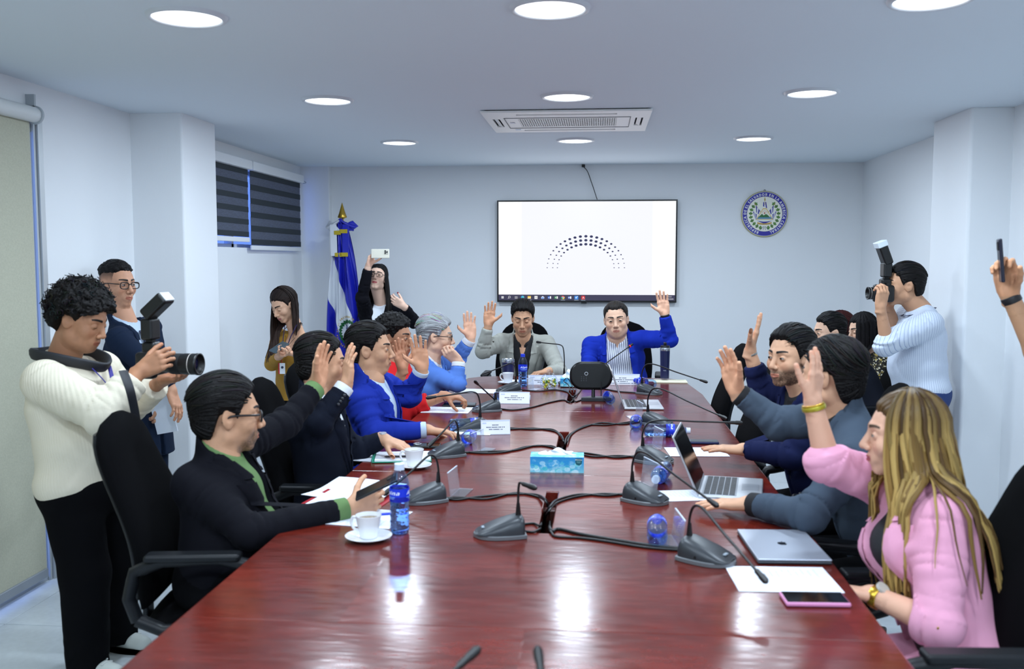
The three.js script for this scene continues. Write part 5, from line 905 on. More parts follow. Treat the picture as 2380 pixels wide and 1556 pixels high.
  const bodyF = (x, y, z) => {
    let d = torsoD(x, y, z, E0, -0.008); d = smin(d, capD(x, y, z, nb, hb, 0.058 * S * (s.neckw ?? 1), 0.054 * hs * (s.neckw ?? 1)), 0.03);
    for (const k of ['L', 'R']) { const j = J[k], fw = j.fw; d = smin(d, smin(capD(x, y, z, j.sh, j.el, 0.050 * S, 0.041 * S), capD(x, y, z, j.el, fw, 0.041 * S, 0.027 * S), 0.02), 0.03); const l = legs[k]; d = smin(d, smin(capD(x, y, z, l.hj, l.kn, 0.072 * S, 0.05 * S), capD(x, y, z, l.kn, l.an, 0.05 * S, 0.035 * S), 0.02), 0.03); }
    return d;
  };
  const ptsAll = [hip, neck, hd, tl([0.2, 0, 0.2]), tl([-0.2, 0, -0.2]), tl([0.2, 0, -0.2]), tl([-0.2, 0, 0.2]), ...['L', 'R'].flatMap((k) => [J[k].sh, J[k].el, J[k].wr, legs[k].kn, legs[k].an])];
  const bounds = (pts, m) => [[0, 1, 2].map((i) => Math.min(...pts.map((p) => p[i])) - m), [0, 1, 2].map((i) => Math.max(...pts.map((p) => p[i])) + m)];
  const sk = (x, y, z) => { const n = 1 + 0.05 * noise3(x * 40, y * 40, z * 40); return [skin[0] * n, skin[1] * n, skin[2] * n]; };
  const parts = [];
  { const [lo, hi] = bounds(ptsAll.filter((p) => p !== hd), 0.14); lo[1] = 0.02; parts.push(netMesh(bodyF, lo, hi, 0.015, sk)); }
  // ---------- head
  const hF0 = headField(s), nbl = toLocal(hm, hd, ...lerpV(hb, nb, 0.8)).map((v) => v / hs), hbl = [0, -0.05, -0.022];
  const open = s.mouth ?? 0, nw = s.neckw ?? 1, hFull = (x, y, z) => smin(hF0(x, y, z), capD(x, y, z, hbl, nbl, 0.0525 * nw, 0.056 * nw), 0.022);
  const beard = s.beard ?? 0, hc = s.hairColor ?? [0.007, 0.006, 0.006], lipc = s.lips ?? [skin[0] * 0.78, skin[1] * 0.52, skin[2] * 0.55], browc = s.brow ?? hc;
  const faceCol = (x, y, z) => {
    const ax = Math.abs(x), n = 1 + 0.07 * noise3(x * 90, y * 90, z * 90) + 0.05 * noise3(x * 30, y * 30, z * 30); let c = [skin[0] * n, skin[1] * n, skin[2] * n];
    const blend = (o, t) => { c = [mix(c[0], o[0], t), mix(c[1], o[1], t), mix(c[2], o[2], t)]; };
    if (z > 0.04) {
      blend([skin[0] * 0.92, skin[1] * 0.70, skin[2] * 0.68], 0.35 * sstep(0.022, 0.008, Math.hypot(ax - 0.042, y + 0.03)) + 0.3 * sstep(0.016, 0.006, Math.hypot(ax, y + 0.034, z - 0.11)));
      const by = 0.0265 + 0.0045 * Math.sin(clamp((ax - 0.012) / 0.04, 0, 1) * Math.PI * 0.8) - (s.browDrop ?? 0); if (ax > 0.010 && ax < 0.052) blend(browc, (s.browAmt ?? 0.85) * sstep(0.0068 - 0.004 * sstep(0.03, 0.052, ax), 0.0022, Math.abs(y - by)));
      const ly = -0.0675, lw = ax < 0.0225 ? 1 : 0; if (lw && z > 0.07) { blend(lipc, 0.8 * sstep(0.0105, 0.007, Math.abs(y - ly + 0.0005)) * sstep(0.0235, 0.017, ax)); blend([0.06, 0.022, 0.018], 0.75 * sstep(0.0024, 0.0008, Math.abs(y - ly)) * sstep(0.023, 0.018, ax)); }
      if (ax > 0.004 && ax < 0.012) blend([0.05, 0.02, 0.015], 0.7 * sstep(0.0035, 0.0012, Math.hypot(ax - 0.0085, y + 0.0425)) * sstep(0.09, 0.097, z));
    }
    if (beard) { const gx = s.goatee ? sstep(0.056, 0.038, ax) * sstep(0.0, 0.03, z) : 1, jawline = s.goatee ? sstep(-0.040, -0.052, y) : sstep(-0.038 + 0.03 * sstep(0.05, 0.02, z), -0.058 + 0.03 * sstep(0.05, 0.02, z), y) * sstep(-0.03, -0.005, z); const lipgap = z > 0.07 && ax < 0.022 && Math.abs(y + 0.0675) < 0.008 ? 0 : 1; blend(hc, beard * gx * jawline * lipgap * clamp(0.8 + 0.35 * noise3(x * 260, y * 260, z * 260), 0, 1) * (y < -0.125 ? 0 : 1)); }
    if (s.fade) blend(hc, s.fade * sstep(hairline(ax, z, s.hair || {}) - 0.05, hairline(ax, z, s.hair || {}) + 0.0, y) * (z < 0.04 ? 1 : 0.0));
    return c;
  };
  const cellH = 0.0031 * q;
  const place = (G, m) => { G.applyMatrix4(m); return G; };
  const HM = mat4(hm, hd, hs);
  parts.push(place(netMesh(hFull, [-0.11, -0.20, -0.14], [0.11, 0.14, 0.135], cellH, faceCol), HM));
  if (!s.noEyes) for (const sg of [-1, 1]) parts.push(place(eyePatch(sg, s.look ?? [0, 0], s.closed, s.iris ?? [0.035, 0.018, 0.01], s.wide ?? 1), HM));
  { // eyebrows and lips as fine patches on the face
    const W = s.wide ?? 1, march = (x, y) => { let z = 0.135; while (z > 0.02 && hF0(x, y, z) > 0) z -= 0.0011; return z; };
    const patch = (nu, nv, xy, col, off) => { const pos = [], c2 = [], idx = []; for (let j = 0; j <= nv; j++) for (let i = 0; i <= nu; i++) { const [x, y] = xy(i / nu, j / nv); pos.push(x, y, march(x, y) + off); c2.push(...col(i / nu, j / nv)); } for (let j = 0; j < nv; j++) for (let i = 0; i < nu; i++) { const a = j * (nu + 1) + i; idx.push(a, a + 1, a + nu + 1, a + 1, a + nu + 2, a + nu + 1); } const G = new THREE.BufferGeometry(); G.setAttribute('position', new THREE.Float32BufferAttribute(pos, 3)); G.setAttribute('color', new THREE.Float32BufferAttribute(c2, 3)); G.setAttribute('uv', new THREE.Float32BufferAttribute(new Float32Array(pos.length / 3 * 2), 2)); G.setIndex(idx); G.computeVertexNormals(); return place(G, HM); };
    for (const sg of [-1, 1]) parts.push(patch(14, 3, (u, v) => [sg * (sg > 0 ? mix(0.011, 0.051, u) : mix(0.051, 0.011, u)) * W, (() => { const t = sg > 0 ? u : 1 - u; return 0.0275 + 0.0045 * Math.sin(t * 2.3) - (s.browDrop ?? 0) + (v - 0.5) * 0.0095 * (1 - 0.65 * t) * (s.browW ?? 1); })()], () => browc.map((v) => v * 1.3), 0.0016));
    parts.push(patch(22, 10, (u, v) => { const x = (u * 2 - 1), e = Math.pow(Math.max(0, 1 - x * x), 0.6), t = v * 2 - 1; return [x * 0.0235 * W, -0.0675 + (t > 0 ? t * (0.0070 - 0.0016 * Math.exp(-x * x * 40)) * e : t * (0.0088 + open) * e)]; }, (u, v) => Math.abs(v - 0.5) < 0.06 ? [0.05, 0.018, 0.015] : lipc, 0.0013));
  }
  // ---------- hands
  const info = { g, J, hm, hd, hs, HM, tf, tl, TL, S, base, legs, hands: {}, neck, hip };
  for (const k of ['L', 'R']) {
    const h = s['h' + k] ?? {}, j = J[k], fa = subV(j.wr, j.el), dir = h.d ?? fa, pn = h.n ?? [0, -1, 0];
    const m = frameOf(dir, pn), H = handField(h.pose ?? 'rest', (h.sc ?? 1) * S * (s.handScale ?? 1), k === 'L'), mm = mat4(m, j.wr);
    const faL = toLocal(m, j.wr, ...lerpV(j.wr, j.el, 0.30)), f2 = (x, y, z) => smin(smax(H.f(x, y, z), -y - 0.035, 0.01), capD(x, y, z, [0, 0, -0.002], faL, 0.0255 * S, 0.031 * S), 0.012);
    const blo = [Math.min(-0.09, faL[0] - 0.04), Math.min(-0.05, faL[1] - 0.04), Math.min(-0.06, faL[2] - 0.04)].map((v) => v * S), bhi = [Math.max(0.09, faL[0] + 0.04), Math.max(0.20, faL[1] + 0.04), Math.max(0.10, faL[2] + 0.04)].map((v) => v * S);
    const palmC = [skin[0] * 1.12, skin[1] * 1.02, skin[2] * 0.98], nails = s.nails;
    parts.push(place(netMesh(f2, blo, bhi, 0.0032 * q, (x, y, z, nx, ny, nz) => {
      const n = 1 + 0.06 * noise3(x * 70, y * 70, z * 70), t = sstep(-0.1, 0.5, nz) * (y > 0 ? 1 : 0); let c = [mix(skin[0], palmC[0], t) * n, mix(skin[1], palmC[1], t) * n, mix(skin[2], palmC[2], t) * n];
      for (let i = 0; i < 5; i++) { const tp = H.tips[i], dd = Math.hypot(x - tp[0], y - tp[1], z - tp[2]); if (dd < 0.012 * S && (nails ? true : nz < -0.25)) c = nails ? nails : [skin[0] * 1.15, skin[1] * 0.98, skin[2] * 0.92]; }
      return c;
    }), mm));
    info.hands[k] = { m, at: j.wr, mm, tips: H.tips };
  }
  mesh('body', parts, SKIN, g);
  // ---------- garments
  for (const c of s.wear ?? []) {
    const inf = c.inf ?? 0.014, E = torso(inf), slv = c.sleeve ?? 0.92, wr = c.wrinkle ?? 0.004, sr = c.sleeveR ?? 0, V0 = c.vee;
    const cuffs = ['L', 'R'].map((k) => { const j = J[k], t = typeof slv === 'number' ? slv : slv[k]; const d = V(subV(j.wr, j.el)).normalize(); const du = V(subV(j.el, j.sh)).normalize(); return { j, t, c: t < 0 ? lerpV(j.sh, j.el, 1 + t) : lerpV(j.el, j.wr, t ?? 0), d: t < 0 ? [du.x, du.y, du.z] : [d.x, d.y, d.z] }; }).filter((u) => u.t !== null);
    const collA = addV(nb, rotV(tf, [0, -0.04, 0])), collB = lerpV(nb, hb, 0.9);
    const hem = c.hem ?? -0.12, skirt = c.skirt ?? 0;
    const f = (x, y, z) => {
      let d = torsoD(x, y, z, E, inf - 0.002); const a = la, b = lb, cc = lc;
      if (skirt) d = smin(d, Math.max(ellD(a, 0, cc, (0.165 + skirt) * S * fat, 1, (0.115 + skirt) * S * fat + belly * 0.5), Math.abs(b + 0.02) - 0.16), 0.04);
      if (V0) { // open front: inside the wedge the cloth falls back below the shirt
        const t = clamp(b / TL, -0.4, 1), w = V0.pts ? V0.pts(t) : mix(V0.w0, V0.w1, clamp((t - V0.y0) / (1 - V0.y0), 0, 1)) - (t < V0.y0 ? 0.02 * (V0.y0 - t) * 0 : 0);
        const ax = Math.abs(a - (V0.dx ?? 0)), cut = sstep(w + 0.006, w - 0.006, ax) * sstep(-0.01, 0.02, cc);
        d += cut * (inf + 0.010);
        const lw = V0.lapel ?? 0.05, lt = clamp((t - V0.y0 + 0.08) / (0.86 - V0.y0), 0, 1), lap = lw * Math.sin(lt * Math.PI * 0.62) * (t < 0.93 ? 1 : 0.55), dl = ax - w;
        if (lw && cc > 0) d -= 0.008 * sstep(-0.004, 0.006, dl) * sstep(lap + 0.004, lap - 0.004, dl) * (lt > 0 ? 1 : 0) - 0.004 * sstep(0.006, 0.0, Math.abs(dl - lap)) * (lt > 0 && lt < 1 ? 1 : 0);
      }
      d = smax(d, hem - b, 0.01);
      for (const q2 of cuffs) {
        const { j, t } = q2; let s1 = capD(x, y, z, j.sh, j.el, (0.054 + sr) * S + inf * 0.9, (0.044 + sr) * S + inf * 0.8);
        const pl = (x - q2.c[0]) * q2.d[0] + (y - q2.c[1]) * q2.d[1] + (z - q2.c[2]) * q2.d[2];
        if (t >= 0) s1 = smin(s1, smax(capD(x, y, z, j.el, j.wr, (0.044 + sr) * S + inf * 0.8, (0.029 + sr) * S + inf * (c.cuffR ?? 0.7)), pl, 0.004), 0.025); else s1 = smax(s1, pl, 0.004);
        d = smin(d, s1, 0.024);
      }
      if (c.collar) { // stand collar round the neck, lower at the front
        const K = c.collar, cy = b - TL, cz = cc, lim = K.h + (K.tilt ?? -0.35) * cz;
        let n = smax(capD(x, y, z, collA, collB, K.r * S, K.r * S * 0.93), cy - lim, 0.004);
        if (K.open && cz > 0) { const w = K.open * clamp((cy + 0.06) / 0.09, 0, 1.5); n += 0.03 * sstep(w + 0.005, w - 0.005, Math.abs(a)); }
        d = smin(d, n, 0.012);
      }
      if (wr && d < 0.025 && d > -0.025) {
        let amp = 0.35; for (const q2 of cuffs) { const e = q2.j.el; amp += 1.0 * Math.exp(-((x - e[0]) ** 2 + (y - e[1]) ** 2 + (z - e[2]) ** 2) / 0.012); const h2 = q2.j.sh; amp += 0.5 * Math.exp(-((x - h2[0]) ** 2 + (y - h2[1]) ** 2 + (z - h2[2]) ** 2) / 0.01); }
        let sp = 0, near = 1; // distance along the nearest sleeve
        for (const q2 of cuffs) { const j = q2.j; for (const [A, B, o] of [[j.sh, j.el, 0], [j.el, j.wr, j.ul]]) { const bx = B[0] - A[0], by = B[1] - A[1], bz = B[2] - A[2], L2 = bx * bx + by * by + bz * bz, t = clamp(((x - A[0]) * bx + (y - A[1]) * by + (z - A[2]) * bz) / L2, 0, 1), e = Math.hypot(x - A[0] - bx * t, y - A[1] - by * t, z - A[2] - bz * t); if (e < near) { near = e; sp = o + t * Math.sqrt(L2); } } }
        const arm = sstep(0.13, 0.07, near), w1 = noise3(x * 8 + 3, y * 8, z * 8), w2 = noise3(sp * 34, (x + z) * 7, y * 7 + 5), w3 = noise3(a * 9, b * 24 + a * 8, cc * 9);
        d += wr * Math.min(amp, 1.4) * (0.6 * w1 + 0.85 * mix(w3 * 0.6, 1 - 2 * Math.abs(w2), arm));
      }
      if (c.extra) d = c.extra(d, a, b, cc, x, y, z);
      return d;
    };
    const [lo, hi] = bounds([tl([0.2, hem - 0.02, 0.16]), tl([-0.2, hem - 0.02, -0.16]), tl([0.2, hem, -0.16]), tl([-0.2, hem, 0.16]), neck, addV(neck, [0, 0.06, 0]), ...['L', 'R'].flatMap((k) => slv === 0 ? [J[k].sh] : [J[k].sh, J[k].el, lerpV(J[k].el, J[k].wr, 0.97)])], 0.10);
    const uvf = (x, y, z) => { const [a, b, cc] = toLocal(tf, hip, x, y, z); return c.uv ? c.uv(a, b, cc) : [Math.atan2(a, cc) * 0.17, b]; };
    const gm = mesh(c.name, netMesh(f, lo, hi, (c.cell ?? 0.0095) * q, c.color, uvf), c.mat, g, c.label);
    if (V0 && V0.lapel) for (const sg of [-1, 1]) {
      const wAt = (t) => mix(V0.w0, V0.w1, clamp((t - V0.y0) / (1 - V0.y0), 0, 1)), t0 = Math.max(V0.y0 + 0.02, 0.22);
      const surf = (a, b) => { let c2 = 0.34; for (; c2 > -0.02; c2 -= 0.006) { const p = tl([a, b, c2]); if (f(p[0], p[1], p[2]) < 0) break; } return c2 + 0.003; };
      const slab = (ta, tb, outer, n) => { const m = 5, pos = [], idx = [], uv = []; for (let i = 0; i <= n; i++) for (let k = 0; k <= m + 1; k++) { const t = mix(ta, tb, i / n), b = t * TL, w = wAt(t), o = outer(i / n, t), kk = Math.min(k, m), a = sg * (w + 0.001 + o * kk / m) + (V0.dx ?? 0), cs = surf(sg * Math.max(Math.abs(a - (V0.dx ?? 0)), w + 0.012), b); pos.push(...tl([a, b, cs + (k > m ? -0.008 : 0.0055 + 0.004 * Math.sin(kk / m * Math.PI))])); uv.push(a, b); } for (let i = 0; i < n; i++) for (let k = 0; k <= m; k++) { const a = i * (m + 2) + k, b = a + m + 2; sg > 0 ? idx.push(a, a + 1, b, a + 1, b + 1, b) : idx.push(a, b, a + 1, a + 1, b, b + 1); } const G = new THREE.BufferGeometry(); G.setAttribute('position', new THREE.Float32BufferAttribute(pos, 3)); G.setAttribute('uv', new THREE.Float32BufferAttribute(uv, 2)); G.setIndex(idx); G.computeVertexNormals(); return G; };
      mesh('lapel', slab(t0, 0.80, (u) => V0.lapel * 1.25 * Math.pow(u, 0.75) + 0.002, 16), c.mat, gm); mesh('collar', slab(0.835, 0.985, (u) => V0.lapel * mix(0.85, 0.55, u), 6), c.mat, gm);
    }
  }
  // ---------- trousers and shoes
  if (s.trousers) {
    const flare = s.flare ?? 0, tr = s.trousers;
    const f = (x, y, z) => {
      const [a, b, cc] = toLocal(tf, hip, x, y, z); let d = smax(ellD(a, b + 0.02, cc, 0.165 * S * fat, 0.15, 0.115 * S * fat + belly * 0.3), b - (s.waist ?? 0.09), 0.01);
      for (const k of ['L', 'R']) { const l = legs[k]; d = smin(d, smin(capD(x, y, z, l.hj, l.kn, 0.088 * S * fat, 0.064 * S + flare), smax(capD(x, y, z, l.kn, [l.an[0], 0.03, l.an[2]], 0.064 * S + flare, 0.052 * S + flare), 0.035 - y, 0.006), 0.03), 0.03); }
      return d + 0.004 * noise3(x * 11, y * 7, z * 11) + 0.004 * (1 - 2 * Math.abs(noise3(x * 14, y * 20, z * 14))) * sstep(0.35, 0.08, y);
    };
    const [lo, hi] = bounds([tl([0.15, 0.1, 0.1]), tl([-0.15, 0.1, -0.1]), tl([0, -0.15, 0]), ...['L', 'R'].flatMap((k) => [legs[k].hj, legs[k].kn, legs[k].an])], 0.13); lo[1] = 0.005;
    mesh(s.skirtName ?? 'trousers', netMesh(f, lo, hi, s.stand ? 0.013 : 0.017), tr, g);
  }
  for (const k of ['L', 'R']) {
    const l = legs[k], m = frameOf([0, 1, 0], l.f), o = [l.an[0], 0, l.an[2]], sm = s.shoe ?? chairPlastic;
    const f = (x, y, z) => { let d = capD(x, y, z, [0, 0.05, -0.035], [0, 0.032, 0.125], 0.044, 0.036); d = smin(d, capD(x, y, z, [0, 0.05, -0.02], [0, 0.10, -0.015], 0.042, 0.04), 0.03); return smax(d, 0.012 - y, 0.004); };
    const sh = mesh('shoe', netMesh(f, [-0.07, 0, -0.11], [0.07, 0.16, 0.19], 0.009).applyMatrix4(mat4(m, o)), sm, g);
    const so = shapeOf([]); so.absellipse(0, 0.045, 0.047, 0.125, 0, Math.PI * 2); mesh('sole', extrude(so, 0.02, 0.002, 1, 20).rotateX(-Math.PI / 2).scale(1, 1, -1).translate(0, 0.002, 0).applyMatrix4(mat4(m, o)), s.soleM ?? sm, sh);
    if (s.laces) mesh('laces', [0, 1, 2, 3].map((i) => tube([[-0.024, 0.088 - i * 0.007, 0.02 + i * 0.022], [0, 0.098 - i * 0.008, 0.024 + i * 0.022], [0.024, 0.088 - i * 0.007, 0.03 + i * 0.022]], 0.004, 8, 5)).map((t) => t.applyMatrix4(mat4(m, o))), s.laces, sh);
  }
  // ---------- hair
  if (s.hair) {
    const st = s.hair, cap = hairCap(st, s.wide ?? 1), geos = [], c0 = hc;
    const hcol = (x, y, z) => { const n = 1 + 0.5 * noise3(Math.atan2(x, y) * 40, z * 30, y * 12); return st.color ? st.color(x, y, z, n) : [c0[0] * n, c0[1] * n, c0[2] * n]; };
    geos.push(place(netMesh(cap, [-0.14, -0.12, -0.16], [0.14, 0.19, 0.14], cellH * (st.cell ?? 1), hcol), HM));
    if (st.locks) geos.push(...st.locks(info, c0).map((l) => l));
    mesh('hair', geos, st.mat ?? HAIR, g);
  }
  if (s.glasses) {
    const gm = s.glassMat ?? rimM, gl = new THREE.Group(); gl.name = 'glasses'; g.add(gl); const rr = s.glassR ?? 0.0016, ov = s.glasses;
    const rimPts = (sg) => { const o = []; for (let k = 0; k < 18; k++) { const a = k / 18 * 6.2832, c = Math.cos(a), si = Math.sin(a); o.push([sg * 0.034 + Math.sign(c) * Math.abs(c) ** 0.62 * 0.0265, 0.000 + Math.sign(si) * Math.abs(si) ** 0.62 * 0.019 * ov, 0.0985 - 0.10 * Math.abs((sg * 0.034 + c * 0.0265)) ** 1.35]); } return o; };
    mesh('glasses_frame', [tube(rimPts(-1), rr, 40, 6, true), tube(rimPts(1), rr, 40, 6, true), tube([[-0.009, 0.004, 0.098], [0, 0.007, 0.101], [0.009, 0.004, 0.098]], rr, 8, 6), ...[-1, 1].map((sg) => tube([[sg * 0.060, 0.008, 0.089], [sg * 0.073 * (s.wide ?? 1), 0.009, 0.075], [sg * 0.079 * (s.wide ?? 1), 0.010, 0.02], [sg * 0.079 * (s.wide ?? 1), 0.006, -0.008], [sg * 0.076, -0.012, -0.028]], rr, 20, 6))].map((t) => t.applyMatrix4(HM)), gm, gl);
    for (const sg of [-1, 1]) mesh('lens', new THREE.ShapeGeometry(shapeOf(rimPts(sg).map((p) => [p[0], p[1]])), 8).translate(0, 0, 0.0945).applyMatrix4(HM), s.lensMat ?? lensM, gl);
  }
  return info;
}
// ribbon or cord following points, e.g. a lanyard
const ribbon = (pts, w = 0.006, seg = 30) => taper(curve(pts).getPoints(seg).map((p) => [p.x, p.y, p.z]), new Array(seg + 1).fill(w), 6, 0.25);
// shirt cuff between jacket sleeve and hand
function cuff(info, k, t0, t1, r0, mat, name = 'shirt_cuff') {
  const j = info.J[k], a = lerpV(j.el, j.wr, t0), b = lerpV(j.el, j.wr, t1), d = V(subV(b, a)), L = d.length(), q = new THREE.Quaternion().setFromUnitVectors(V(0, 1, 0), d.normalize());
  const g = lathe([[r0 * 1.02, 0], [r0 * 1.03, L * 0.5], [r0, L - 0.002], [r0 - 0.004, L], [r0 - 0.006, L - 0.01]], 24).applyQuaternion(q).translate(...a); return mesh(name, g, mat, info.g);
}
// ring round the forearm: bracelet or watch strap
function band(info, k, t, r, w, th, mat, name) {
  const j = info.J[k], a = lerpV(j.el, j.wr, t), d = V(subV(j.wr, j.el)).normalize(), q = new THREE.Quaternion().setFromUnitVectors(V(0, 1, 0), d);
  return mesh(name, lathe([[r, -w / 2], [r + th, -w / 2 * 0.8], [r + th, w / 2 * 0.8], [r, w / 2]], 28).applyQuaternion(q).translate(...a), mat, info.g);
}
// long hair: locks that start on the scalp, run down it, then hang, kept outside a body field
function longLocks(o) {
  return (info, c0) => {
    reseed(o.seed ?? 11); const out = [], S = info.hs, n = o.n ?? 170, part = o.part ?? 0;
    const P2 = (p) => addV(info.hd, rotV(info.hm, [p[0] * S, p[1] * S, p[2] * S]));
    for (let i = 0; i < n; i++) {
      const u = rnd(), side = u < (o.split ?? 0.5) ? -1 : 1, az = rnd((side < 0 ? o.azR : o.azL) ?? o.az0 ?? 0.50, Math.PI) * side; // azimuth from the face
      const pts = [], r = [], lay = rnd(), wob = rnd(6.28), wd = rnd(0.6, 1.25) * (o.width ?? 1);
      const ex = 0.079 + 0.014 * lay, ey = 0.094 + 0.015 * lay, ez = 0.100 + 0.014 * lay, sx = Math.sin(az), cz = Math.cos(az), top = rnd(0.05, 0.5), lift = rnd(-0.01, 0.012);
      const len = (o.len ?? 0.42) * rnd(0.86, 1.08) * (o.lenAz ? o.lenAz(az) : 1);
      for (let k = 0; k <= 5; k++) { const th = mix(top, 1.62, k / 5), rr = Math.sin(th); pts.push(P2([part + sx * ex * rr, 0.035 + ey * Math.cos(th), -0.018 + cz * ez * rr + (o.sweep ?? 0) * rr * Math.max(0, cz)])); r.push(0.007 * wd); }
      let last = pts[5], w = pts[5]; const outd = rotV(info.hm, [sx, 0, cz]), nk = o.steps ?? 12, st = len / nk;
      const drift = o.drift ? o.drift(az, lay) : [0, 0, 0];
      for (let k = 1; k <= nk; k++) {
        const t = k / nk; w = [w[0] + outd[0] * st * 0.10 * (1 - t) + drift[0] * st + 0.003 * Math.sin(k * 0.9 + wob) * (o.wave ?? 1), w[1] - st, w[2] + outd[2] * st * 0.10 * (1 - t) + drift[2] * st + 0.003 * Math.cos(k * 0.8 + wob) * (o.wave ?? 1)];
        // keep clear of neck, shoulders and chest
        const d = o.body ? o.body(info, w) : 1; const m = 0.012 + 0.012 * lay; if (d < m) { const e = 0.01, gx = o.body(info, [w[0] + e, w[1], w[2]]) - d, gy = o.body(info, [w[0], w[1] + e, w[2]]) - d, gz = o.body(info, [w[0], w[1], w[2] + e]) - d, L = Math.hypot(gx, gy * 0.3, gz) || 1; w = [w[0] + gx / L * (m - d), w[1] + gy * 0.3 / L * (m - d), w[2] + gz / L * (m - d)]; }
        pts.push(w.slice()); r.push(0.0085 * wd * (1 - 0.75 * t ** 2.2));
      }
      const col = o.color ? o.color(rnd(), az, lay) : null, b = rnd(0.7, 1.4), G = taper(pts, r, 6, 0.5);
      if (o.ombre) { const a = new Float32Array(G.attributes.position.count * 3); for (let k = 0; k < pts.length; k++) for (let m = 0; m < 6; m++) { const c = o.ombre(k / (pts.length - 1), b, col); a.set(c, (k * 6 + m) * 3); } G.setAttribute('color', new THREE.BufferAttribute(a, 3)); } else tint(G, col ?? c0.map((v) => v * b));
      out.push(G);
    }
    return out;
  };
}
const torsoBody = (info, p) => { const [a, b, c] = toLocal(info.tf, info.hip, p[0], p[1], p[2]); let d = Math.min(ellD(a, b - info.TL * 0.62, c, 0.175 * info.S, info.TL * 0.36, 0.135 * info.S), ellD(a, b - 0.1, c, 0.165, 0.2, 0.13)); for (const k of ['L', 'R']) d = Math.min(d, capD(p[0], p[1], p[2], info.neck, info.J[k].sh, 0.075, 0.078), capD(p[0], p[1], p[2], info.J[k].sh, info.J[k].el, 0.072, 0.06)); return d; };

// short hair combed back: thin locks laid over the cap from the brow to the crown
function combLocks(n, o = {}) {
  return (info, c0) => {
    reseed(o.seed ?? 3); const out = [], t = o.t ?? 0.019, W = o.wide ?? 1;
    for (let i = 0; i < n; i++) {
      const ph = rnd(-1.5, 1.5), z0 = rnd(-0.75, 0.80), dz = rnd(0.35, 0.75), tt = t * rnd(0.85, 1.12) * (Math.abs(ph) > 1.0 ? 0.62 : 1), pts = [], rr = [], sw = rnd(-0.12, 0.12) + (o.sweep ?? 0), w = rnd(0.7, 1.4);
      for (let k = 0; k <= 6; k++) { const u = k / 6, cz = z0 - dz * u; if (cz < -0.985) break; const s2 = Math.sqrt(1 - cz * cz), p2 = ph + sw * u, y = 0.035 + (0.088 + tt) * Math.cos(p2) * s2, z = -0.018 + (0.095 + tt) * cz, x = (0.074 + tt) * Math.sin(p2) * s2 * W; if (y < hairline(Math.abs(x), z, o.st ?? {}) + 0.012) break; pts.push(addV(info.hd, rotV(info.hm, [x * info.hs, y * info.hs, z * info.hs]))); rr.push(0.0030 * w * (0.35 + 0.65 * Math.sin(Math.min(1, u + 0.25) * 2.6))); }
      if (pts.length > 2) out.push(tint(taper(pts, rr, 5), c0.map((v) => v * rnd(0.5, 1.5))));
    }
    return out;
  };
}

// band that follows the collar round the neck: yb above the neck base behind, yf in front
const neckRing = (info, r, yb, yf, w, c0 = 0) => { const pts = []; for (let k = 0; k <= 24; k++) { const a = k / 24 * 6.2832, f = 0.5 + 0.5 * Math.cos(a); pts.push(info.tl([Math.sin(a) * r, info.TL + mix(yb, yf, f), Math.cos(a) * r * 1.15 + c0 * f])); } return ribbon(pts, w, 60); };

// ---------------------------------------------------------------- wardrobe
const navyDark = cloth(new THREE.Color(0.006, 0.008, 0.016)), blackSuit = cloth(new THREE.Color(0.005, 0.005, 0.008)), royal = cloth(new THREE.Color(0.012, 0.030, 0.30)), skyBlazer = cloth(new THREE.Color(0.10, 0.22, 0.62)), vividBlue = cloth(new THREE.Color(0.010, 0.030, 0.36)), greyBeige = cloth(new THREE.Color(0.36, 0.36, 0.32)), slate = cloth(new THREE.Color(0.055, 0.075, 0.105)), pinkM = cloth(new THREE.Color(0.74, 0.34, 0.47)), navySuit2 = cloth(new THREE.Color(0.010, 0.018, 0.040));
const blackTrousers = phys(new THREE.Color(0.004, 0.004, 0.005), 0.9, { specularIntensity: 0.12 }), whiteShirt = cloth(new THREE.Color(0.72, 0.75, 0.80), 0.7), paleBlue = cloth(new THREE.Color(0.50, 0.60, 0.74), 0.7), greenShirt = cloth(new THREE.Color(0.13, 0.22, 0.085), 0.75), redShirt = cloth(new THREE.Color(0.62, 0.018, 0.022), 0.75), blackKnit = std(new THREE.Color(0.006, 0.006, 0.008), 0.85);
const knitBump = dataTex(64, 64, (x, y) => 128 + 100 * (Math.abs((x % 8) / 8 - 0.5) * 2 - 0.5) + 24 * (tileNoise(x, y, 64, 32, 51) - 0.5));
const cream = std(new THREE.Color(0.74, 0.67, 0.53), 0.95, { bumpMap: rep(knitBump, 14, 10), bumpScale: 0.0022 });
const mustard = std(new THREE.Color(0.38, 0.20, 0.022), 0.9, { bumpMap: rep(knitBump, 26, 18), bumpScale: 0.0008 });
const stripes = dataTex(128, 8, (x) => { const k = x % 32; return k < 7 ? [38, 42, 84] : k < 10 ? [150, 155, 185] : [226, 230, 240]; }, true);
const stripeShirt = std(0xffffff, 0.75, { map: rep(stripes, 16, 1) });
const pins = dataTex(128, 8, (x) => { const k = x % 32; return k < 3 ? [150, 163, 192] : k < 6 ? [188, 198, 216] : [212, 219, 230]; }, true);
const pinShirt = std(new THREE.Color(0.92, 0.94, 0.97), 0.75, { map: rep(pins, 24, 1) });
const NOARM = { L: null, R: null };
const jacket = (mat, o = {}) => ({ name: 'jacket', mat, inf: 0.017, sleeve: 0.88, hem: -0.10, wrinkle: 0.0075, vee: { w0: 0.012, w1: 0.074, y0: 0.40, lapel: 0.05 }, collar: { r: 0.079, h: 0.006, tilt: -1.05 }, ...o });
